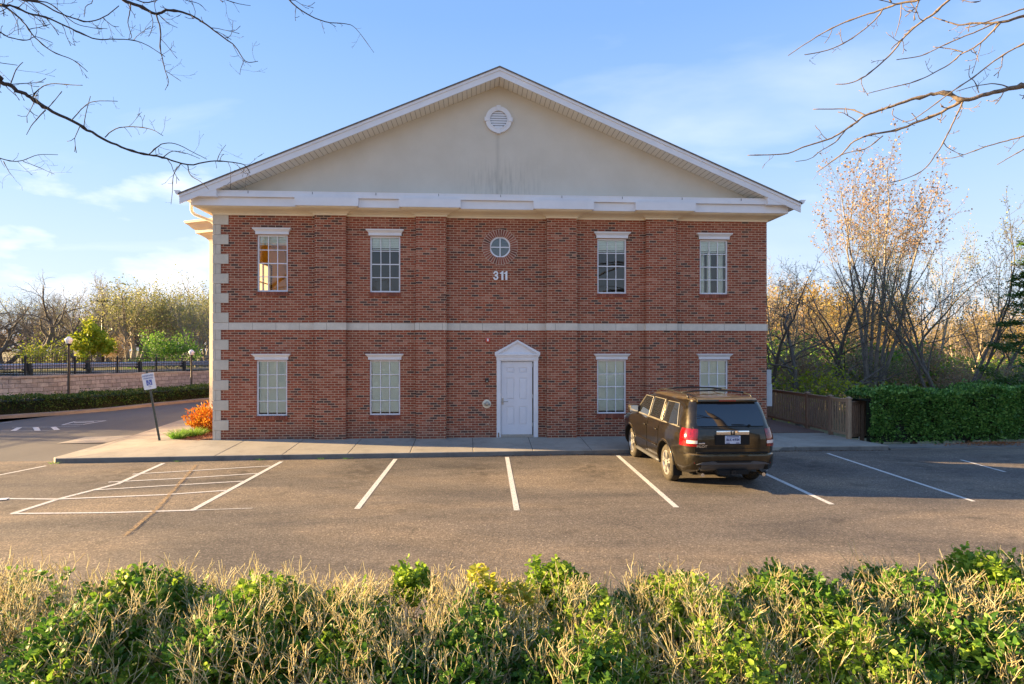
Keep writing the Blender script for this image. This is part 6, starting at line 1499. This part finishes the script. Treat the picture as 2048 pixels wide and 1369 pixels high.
# ---- two near trees whose bare branches hang into the top of the view
def limb_tree(name, label, trunk_base, trunk_pts, trunk_r, lines, mat, seed, twigs, dscale):
    rng = np.random.default_rng(seed); t = thing(name, label, 'tree', trunk_base); o0 = -Vector(trunk_base)
    m = MB(); m.tube(trunk_pts, trunk_r, 12); 
    o = m.build('trunk', mat, t, smooth=True); o.location = o0
    bm_ = MB(); A = []; B = []; r0 = []; r1 = []
    for pts, D0, D1, w0, w1, root in lines:
        n_ = len(pts); P = [at_d(u, v, D0+(D1-D0)*i/(n_-1)) for i, (u, v) in enumerate(pts)]
        rad = [(w0+(w1-w0)*(i/(n_-1))**.8)*.80 for i in range(n_)]
        if root is not None:
            rt = Vector(root); a = P[0]; P = [rt, rt.lerp(a, .35)+Vector((0, 0, .25)), rt.lerp(a, .7)+Vector((0, 0, .2))]+P; rad = [w0*2.2, w0*1.7, w0*1.3]+rad
        # rounder path
        PP = []; RR = []
        for i in range(len(P)-1):
            p0 = P[max(i-1, 0)]; p1 = P[i]; p2 = P[i+1]; p3 = P[min(i+2, len(P)-1)]
            for k in range(4):
                s_ = k/4; q = 0.5*((2*p1)+(p2-p0)*s_+(2*p0-5*p1+4*p2-p3)*s_*s_+(3*p1-p0-3*p2+p3)*s_**3); PP.append(q); RR.append(rad[i]+(rad[i+1]-rad[i])*s_)
        PP.append(P[-1]); RR.append(rad[-1])
        for i in range(1, len(PP)-1):  # knobby outline
            PP[i] = PP[i]+Vector(rng.normal(0, .22, 3))*RR[i]
            if rng.uniform() < .10: RR[i] *= 1.45
        bm_.tube(PP, RR, 6)
        n0 = 12 if root is not None else 0
        for i in range(n0, len(PP)-1):
            if rng.uniform() < twigs:
                d = (PP[i+1]-PP[i]).normalized(); ax = Vector(rng.normal(0, 1, 3)).normalized(); sd_ = d.cross(ax).normalized(); dd = (d*rng.uniform(.2, .8)+sd_).normalized(); q = PP[i]; L = rng.uniform(.05, .34)*dscale; rr_ = min(RR[i]*.5, .006)
                pts_ = [q]; 
                for k in range(4): dd = (dd+Vector(rng.normal(0, .22, 3))).normalized(); q = q+dd*L/4; pts_.append(q)
                bm_.tube(pts_, [rr_, rr_*.8, rr_*.7, rr_*.6, rr_*.9], 4)
                if L > .15*dscale:
                    for z_ in range(2):
                        q2 = pts_[2+z_]; d2 = (dd+Vector(rng.normal(0, .7, 3))).normalized(); bm_.tube([q2, q2+d2*L*.18, q2+(d2+Vector((0, 0, .2)))*L*.34], [rr_*.7, rr_*.6, rr_*.7], 4)
    o = bm_.build('branches', mat, t, smooth=True, fix=False); o.location = o0
    return t
rL = (-9.6, 6.6, 5.4); rL2 = (-9.5, 6.7, 7.6)
LL = [
 ([(-20, 150), (0, 163), (35, 181), (63, 196), (95, 219), (144, 242), (175, 260), (214, 282), (253, 298), (298, 310), (333, 317), (375, 330), (421, 323), (455, 324), (488, 330), (500, 347)], 8.0, 9.4, .040, .007, rL),
 ([(375, 330), (381, 351), (403, 365), (417, 379)], 9.0, 8.8, .010, .004, None), ([(361, 328), (347, 351), (345, 382), (342, 409)], 9.0, 8.7, .009, .004, None),
 ([(298, 309), (323, 289), (351, 288), (386, 305), (414, 319)], 8.8, 9.2, .010, .005, None), ([(325, 316), (345, 303), (375, 308), (400, 318)], 8.9, 9.2, .009, .004, None), ([(210, 275), (231, 258), (267, 254), (302, 259), (326, 272)], 8.6, 8.2, .010, .005, None),
 ([(144, 240), (168, 214), (189, 203), (235, 203)], 8.4, 8.1, .009, .005, None), ([(65, 195), (77, 179), (102, 168), (140, 170), (165, 171)], 8.2, 7.8, .010, .005, None), ([(168, 252), (172, 225), (181, 193)], 8.5, 8.6, .007, .005, None),
 ([(21, 170), (32, 140), (46, 125)], 8.1, 8.2, .009, .005, None), ([(91, 221), (67, 246), (53, 270)], 8.3, 8.0, .010, .004, None), ([(95, 218), (110, 200), (124, 183)], 8.3, 8.5, .007, .005, None), ([(434, 322), (441, 305), (452, 290)], 9.2, 9.3, .006, .004, None),
 ([(-25, 0), (0, 9), (28, 14), (60, 28), (91, 35), (133, 53), (158, 65), (193, 79), (228, 79), (267, 81), (298, 93), (330, 114)], 7.5, 8.6, .020, .005, rL2),
 ([(0, 10), (21, 21), (46, 44), (70, 75), (102, 102), (147, 121), (175, 144)], 7.5, 7.9, .014, .005, None), ([(20, 20), (34, 45), (37, 70)], 7.6, 7.6, .006, .004, None),
 ([(20, -20), (42, 0), (77, 5), (116, 25), (147, 37), (175, 44), (207, 35), (238, 12)], 8.0, 8.4, .017, .007, rL2),
 ([(30, -5), (70, 1), (100, 8), (122, 25), (150, 47), (185, 56), (215, 58)], 8.1, 8.4, .012, .004, None), ([(205, 36), (225, 52), (238, 54)], 8.3, 8.4, .006, .004, None),
 ([(225, -25), (246, 0), (277, 12), (312, 28), (333, 21), (365, 25), (396, 39), (421, 56), (449, 77), (470, 93), (491, 123), (516, 123)], 9.0, 9.8, .034, .006, (-7.6, 9.2, 8.9)),
 ([(312, 28), (321, 60), (320, 95), (326, 123), (331, 144), (337, 163), (330, 181)], 9.2, 8.9, .016, .004, None), ([(331, 142), (346, 152), (362, 163)], 9.0, 9.0, .006, .004, None), ([(260, 8), (261, 18), (256, 46), (263, 74), (256, 78)], 9.0, 8.8, .012, .004, None),
 ([(300, 23), (306, 45), (302, 64), (297, 74)], 9.1, 9.0, .008, .004, None), ([(318, 30), (335, 46), (355, 56)], 9.2, 9.4, .008, .004, None), ([(449, 77), (462, 70), (466, 42)], 9.6, 9.7, .006, .004, None), ([(488, 121), (481, 140), (480, 150)], 9.8, 9.7, .006, .004, None),
 ([(260, -10), (285, 5), (310, 2), (330, -8)], 9.1, 9.4, .012, .008, None), ([(340, -15), (370, 0), (398, 8), (412, 22)], 9.4, 9.8, .010, .004, (-7.3, 9.4, 9.2)), ([(430, -12), (452, 0), (478, 8), (501, 12)], 9.8, 10.2, .010, .005, (-7.3, 9.4, 9.4)),
 ([(-20, 55), (0, 65), (18, 75), (53, 81), (72, 74), (105, 86)], 7.4, 7.8, .012, .004, rL2), ([(-25, 120), (0, 126), (35, 131)], 7.8, 7.9, .008, .005, rL),
 ([(-25, 310), (0, 317), (25, 323), (46, 321), (77, 310), (116, 310)], 7.6, 8.1, .010, .004, rL), ([(46, 323), (77, 335), (109, 349)], 7.8, 8.1, .006, .003, None), ([(7, 323), (18, 344), (28, 356)], 7.7, 7.6, .006, .003, None),
 ([(560, -25), (578, 0), (610, 26), (650, 44), (690, 48), (712, 58), (748, 106)], 10.0, 10.6, .018, .004, (-7.2, 9.4, 9.8)), ([(655, 44), (672, 54)], 10.2, 10.3, .006, .004, None),
 ([(172, -12), (170, 15), (168, 35)], 8.2, 8.2, .007, .004, (-8.8, 7.2, 8.4)),
]
limb_tree('overhanging_tree', 'near bare tree whose dark twiggy branches hang over the top left corner', (-10.2, 6.4, 0), [(-10.2, 6.4, -.3), (-10.1, 6.4, 2.5), (-9.8, 6.5, 5.0), (-9.5, 6.7, 7.6), (-8.6, 8.0, 8.6), (-7.6, 9.2, 8.9), (-7.3, 9.4, 9.4), (-7.2, 9.4, 9.9)], [.34, .28, .24, .18, .13, .10, .07, .04], LL, M['bark_black'], 51, .26, 1.3)
rR = (8.3, 4.4, 5.5); rR2 = (8.2, 4.7, 7.0)
RL = [
 ([(2075, 164), (2048, 171), (2018, 178), (1977, 187), (1927, 200), (1898, 188), (1869, 188), (1831, 197), (1796, 209), (1766, 219), (1731, 231), (1708, 248), (1685, 264), (1655, 280), (1614, 292), (1576, 307), (1538, 310), (1495, 311)], 6.0, 6.8, .034, .006, rR),
 ([(1927, 200), (1883, 225), (1836, 244), (1793, 260), (1743, 270), (1708, 283), (1685, 307), (1655, 330), (1633, 345)], 6.2, 6.9, .020, .005, None), ([(1926, 203), (1912, 234), (1895, 269), (1877, 301), (1851, 336), (1816, 356), (1772, 368)], 6.2, 5.9, .011, .004, None),
 ([(1731, 231), (1708, 221), (1679, 218), (1626, 219)], 6.5, 6.7, .010, .006, None), ([(1766, 272), (1731, 298), (1690, 307), (1661, 324)], 6.6, 6.8, .008, .004, None), ([(1690, 262), (1670, 285), (1640, 303), (1620, 318), (1590, 324)], 6.6, 6.5, .008, .004, None),
 ([(1862, 0-15), (1839, 0), (1801, 7), (1766, 19), (1728, 31), (1690, 45), (1652, 63), (1611, 88), (1576, 112)], 6.4, 7.2, .018, .005, rR2), ([(1766, 19), (1749, 41), (1722, 64), (1696, 82), (1655, 101), (1609, 110)], 6.6, 6.9, .009, .006, None), ([(1803, 8), (1800, 40), (1790, 73)], 6.5, 6.4, .007, .004, None), ([(1664, 60), (1658, 75), (1649, 87)], 6.9, 6.9, .005, .004, None), ([(1772, -12), (1783, 5)], 6.5, 6.5, .014, .01, None),
 ([(1915, -20), (1898, 0), (1866, 29), (1839, 47), (1810, 73), (1790, 99), (1763, 126), (1731, 152), (1699, 167), (1671, 169)], 6.0, 6.6, .016, .006, rR2), ([(1805, 78), (1790, 90), (1782, 99)], 6.2, 6.2, .009, .006, None),
 ([(2075, 22), (2048, 32), (2006, 44), (1977, 47), (1947, 47), (1918, 50), (1889, 42), (1866, 35)], 5.8, 6.2, .020, .006, rR2), ([(2000, 47), (1977, 72), (1947, 96), (1924, 108), (1898, 129), (1857, 152), (1819, 167), (1784, 175), (1734, 188)], 5.9, 6.5, .012, .005, None), ([(1988, 48), (1947, 66), (1912, 80), (1877, 96), (1842, 112), (1793, 120)], 5.9, 6.2, .009, .005, None), ([(1926, 105), (1900, 98), (1866, 94)], 6.0, 6.1, .007, .005, None), ([(1945, 98), (1953, 110), (1957, 124)], 6.0, 6.0, .005, .004, None),
 ([(2080, 10), (2048, 18), (2010, 32), (1985, 40), (1950, 52), (1930, 56)], 5.8, 6.0, .012, .005, rR2), ([(2080, 68), (2048, 88), (2015, 105), (1977, 131), (1947, 155), (1912, 178), (1883, 199), (1848, 225), (1825, 240), (1804, 245)], 5.8, 6.3, .010, .005, rR),
 ([(2080, 264), (2048, 273), (2015, 282), (1977, 292), (1942, 305), (1907, 316), (1882, 318)], 6.0, 6.4, .010, .004, rR), ([(2080, 284), (2048, 299), (2023, 313), (1994, 330)], 6.0, 6.1, .008, .004, rR), ([(1958, 186), (1950, 165), (1938, 152), (1940, 130)], 6.1, 6.1, .006, .004, None), ([(2018, 175), (1990, 168), (1955, 172), (1912, 183)], 6.1, 6.2, .008, .004, None), ([(1787, 218), (1786, 232), (1812, 245), (1830, 252)], 6.4, 6.4, .006, .003, None),
]
limb_tree('overhanging_tree', 'near bare tree whose thicker sunlit branches hang over the top right corner', (8.7, 4.2, 0), [(8.7, 4.2, -.3), (8.7, 4.2, 2.5), (8.4, 4.3, 5.4), (8.2, 4.7, 7.1), (8.0, 5.0, 8.6)], [.30, .25, .19, .12, .06], RL, M['bark_limb'], 52, .13, .9)

# trees behind the viewpoint, mirrored in the window panes and the car's glass
for k, (x, y, s_) in enumerate(((-9, -13, 1.15), (-2, -16, 1.2), (5, -14, 1.1), (12, -18, 1.2), (-17, -19, 1.2), (20, -24, 1.2))):
    dup([L2, L1][k % 2], (x, y, 0), k*1.1, s_, 'bare tree across the lot behind the viewpoint', 'bare trees across the lot behind the viewpoint')
# ================================================================ THE NEAR ROW OF CLIPPED SHRUBS
def twig_shrub(seed, cx, cy, rx, ry, hmax, green, label, gpatch=(), density=1.05, name='clipped_shrub', yellow=(), nclust=None, tuft_up=()):
    """stubs of clipped twigs on forking stems; green: leaf amount low in the shrub; gpatch: (x, y, radius, lift, n) leafy lumps"""
    rng = np.random.default_rng(seed); t = thing(name, label, 'shrub', (cx, cy, 0)); A = []; B = []; r0 = []; r1 = []; stemA = []; stemB = []; s0 = []; s1 = []; ends = []
    def top(x, y): q = (x/rx)**2+(y/ry)**2; return hmax*(1-.16*q*q)+.03*math.sin(x*7+seed)+.03*math.sin(y*8+x*5)
    def seg(a, b, ra, rb, stem=False):
        (stemA if stem else A).append(a); (stemB if stem else B).append(b); (s0 if stem else r0).append(ra); (s1 if stem else r1).append(rb)
    nc = nclust or int(130*rx*ry*4/1.0*density)
    roots = [np.array([rng.uniform(-.3, .3)*rx, rng.uniform(-.25, .25)*ry, -.02]) for _ in range(max(6, int(rx*ry*9)))]
    mids = []
    for r_ in roots:
        for k in range(7):
            q = r_+np.array([rng.normal(0, .25)*rx, rng.normal(0, .28)*ry, rng.uniform(.28, .5)*hmax]); e = (r_+q)/2+rng.normal(0, .03, 3); seg(r_, e, .016, .012, True); seg(e, q, .012, .009, True); mids.append(q)
            for j in range(3):
                q2 = q+np.array([rng.normal(0, .22)*rx, rng.normal(0, .22)*ry, rng.uniform(.12, .28)*hmax]); q2[0] = np.clip(q2[0], -rx, rx); q2[1] = np.clip(q2[1], -ry, ry); seg(q, q2, .009, .006, True); mids.append(q2)
    mids = np.array(mids)
    for c in range(nc):
        a = rng.uniform(0, 6.28); q = math.sqrt(rng.uniform()); x = math.cos(a)*q*rx*1.02; y = math.sin(a)*q*ry*1.02; zt = top(x, y)*(1-abs(rng.normal(0, .07)))
        if rng.uniform() < .30: zt *= rng.uniform(.55, .9)
        base = np.array([x*.93+rng.normal(0, .03), y*.93+rng.normal(0, .03), zt-rng.uniform(.20, .36)])
        i = np.argmin(np.sum((mids-base)**2, 1)+(mids[:, 2] > base[2])*.5); m_ = mids[i]; e = (m_+base)/2+rng.normal(0, .025, 3)+np.array([0, 0, -.02]); seg(m_, e, .0055, .0048); seg(e, base, .0048, .0042)
        def fork(p, d, L, r, lv):
            q = p+d*L*.55+rng.normal(0, .007, 3); d2 = d+rng.normal(0, .16, 3)+np.array([0, 0, .10]); d2 /= np.linalg.norm(d2); e_ = q+d2*L*.45
            seg(p, q, r, r*.9); seg(q, e_, r*.9, r*.8)
            if lv == 0: ends.append(e_); return
            for k in range(2 if rng.uniform() < .55 else 3):
                d3 = d2+rng.normal(0, .42, 3); d3[2] = abs(d3[2])*.8+.30; d3 /= np.linalg.norm(d3); fork(e_ if k < 2 else q, d3, L*rng.uniform(.6, 1.05), r*.80, lv-1)
        Lc = (zt-base[2])*.40
        for k in range(2):
            d = np.array([x/rx*.22, y/ry*.22, 1.0])+rng.normal(0, .34, 3)*np.array([1, 1, .2]); d /= np.linalg.norm(d); fork(base, d, Lc*rng.uniform(.8, 1.15), .0031, 2)
    V, Q = seg_arrays(A, B, r0, r1, 3); quick_mesh('twigs', V, Q, M['twig'], t)
    V, Q = seg_arrays(stemA, stemB, s0, s1, 5); quick_mesh('stems', V, Q, M['stem'], t)
    # leaves: whorls of 4-6 along short shoots
    def shoots(P, mat, nm, ls):
        if len(P) == 0: return
        P = np.array(P); n_ = len(P); D = rng.normal(0, .45, (n_, 3))+np.array([0, 0, .8]); D = norm(D)
        K = 7; Pk = np.repeat(P, K, 0)+np.repeat(D, K, 0)*(np.tile(np.arange(K), n_)[:, None]*.013); a = rng.uniform(0, 6.28, n_*K); rad = np.stack([np.cos(a), np.sin(a), np.full(n_*K, .45)], 1)+rng.normal(0, .25, (n_*K, 3)); L = rng.uniform(.7, 1.3, n_*K)*ls
        V, Q = leaf_arrays(Pk, rad, L, L*.30, .22, rng); quick_mesh(nm, V, Q, mat, t)
    P = []; n_ = int(2900*green*rx*ry*2.2)
    for k in range(n_):
        a = rng.uniform(0, 6.28); q = math.sqrt(rng.uniform()); x = math.cos(a)*q*rx; y = math.sin(a)*q*ry
        dens = math.sin(x*3.1+seed)+math.sin(y*3.7+x*2+seed*1.7)
        if dens < rng.uniform(-1.2, 1.05): continue
        P.append((x, y, top(x, y)*(1-abs(rng.normal(0, .26))-.15+.05*math.sin(x*5+seed))))
    P = [p for p in P if p[2] > .2]; sel = [math.sin(p[0]*4.3+seed*2)+math.cos(p[1]*3.9+seed) > .1 for p in P]
    shoots([p for p, q in zip(P, sel) if not q], M['leaf_boxdeep'], 'inner_leaves', .040); shoots([p for p, q in zip(P, sel) if q], M['leaf_box'], 'young_leaves', .036)
    P = []
    for (gx_, gy_, gr_, lift, n_) in gpatch:
        for k in range(n_):
            v = rng.normal(0, .62, 3); v *= min(1, 1.25/np.linalg.norm(v)); x = gx_-cx+v[0]*gr_; y = gy_-cy+v[1]*gr_; P.append((x, y, hmax+lift-.21-gr_*.70+v[2]*gr_*.62+.05*math.sin(v[0]*6+seed)))
    shoots(P, M['leaf_box'], 'leaves', .040)
    P = []
    for (gx_, gy_, gr_, lift, n_) in yellow:
        for k in range(n_):
            f = rng.uniform(-1, 1); P.append((gx_-cx+f*gr_, gy_-cy+rng.normal(0, .03), hmax+lift-f*gr_*.45+rng.normal(0, .025)))
    shoots(P, M['leaf_yellow'], 'yellow_sprig', .040)
    return t
HS = 1.06
def gx_at(u, Y): p = at_y(u, 1200, Y); return p.x
def sx(u, d=4.0): return at_d(u, 1120, d).x
def sy(u, d=4.0): return at_d(u, 1120, d).y
Yc = 3.62
twig_shrub(1, sx(-40), Yc+.25, .62, .75, 1.35, .15, 'almost leafless tan clipped shrub at the far left of the near row', density=1.0)
twig_shrub(2, sx(150), Yc+.15, .50, .72, 1.37, .10, 'bare amber-twigged clipped shrub left of the first leafy green lump in the near row', density=1.0)
twig_shrub(3, sx(350), Yc+.1, .55, .80, 1.37, 1.1, 'half-dead clipped shrub with a bright green leafy lump on its left side', gpatch=((sx(300), Yc+.30, .24, .03, 520), (sx(420), Yc-.1, .26, -.14, 260)), density=.78)
twig_shrub(4, sx(620), Yc, .60, .82, 1.37, 1.5, 'clipped shrub dense with dark green leaves below tan twigs, left of centre', gpatch=((sx(560), Yc+.1, .34, -.12, 420), (sx(700), Yc+.3, .20, -.06, 200)), density=.78)
twig_shrub(5, sx(850), Yc, .55, .80, 1.34, 1.4, 'clipped shrub just left of the yellow sprig in the near row', gpatch=((sx(828), Yc+.45, .12, .06, 130), (sx(780), Yc-.3, .28, -.18, 330)), density=.78)
twig_shrub(6, sx(1080), Yc, .58, .80, 1.30, 1.4, 'clipped shrub with a yellow leaf sprig and a light green tuft on top', gpatch=((sx(1112), Yc+.50, .15, .09, 230), (sx(1040), Yc+.2, .22, -.16, 200)), yellow=((sx(1000), Yc+.15, .19, -.10, 46),), density=.78)
twig_shrub(7, sx(1330), Yc, .62, .80, 1.29, .8, 'low sparse clipped shrub of mostly tan twigs right of centre in the near row', gpatch=((sx(1240), Yc+.1, .22, -.2, 170),))
twig_shrub(8, sx(1600), Yc, .62, .80, 1.28, .95, 'clipped shrub with a big yellow-green leafy mound on its upper left', gpatch=((sx(1600), Yc+.42, .22, .05, 420), (sx(1530), Yc+.30, .14, -.02, 150), (sx(1650), Yc-.3, .3, -.25, 240)))
twig_shrub(9, sx(1860), Yc, .62, .80, 1.30, .75, 'wide pale-twigged clipped shrub between the leafy mound and the green right-hand shrub', gpatch=((sx(1900), Yc+.1, .25, -.10, 220),), density=1.0)
twig_shrub(10, sx(2110), Yc, .60, .80, 1.34, .9, 'leafy green clipped shrub at the far right of the near row', gpatch=((sx(2035), Yc+.38, .24, .08, 420), (sx(2090), Yc+.1, .34, -.03, 380)))
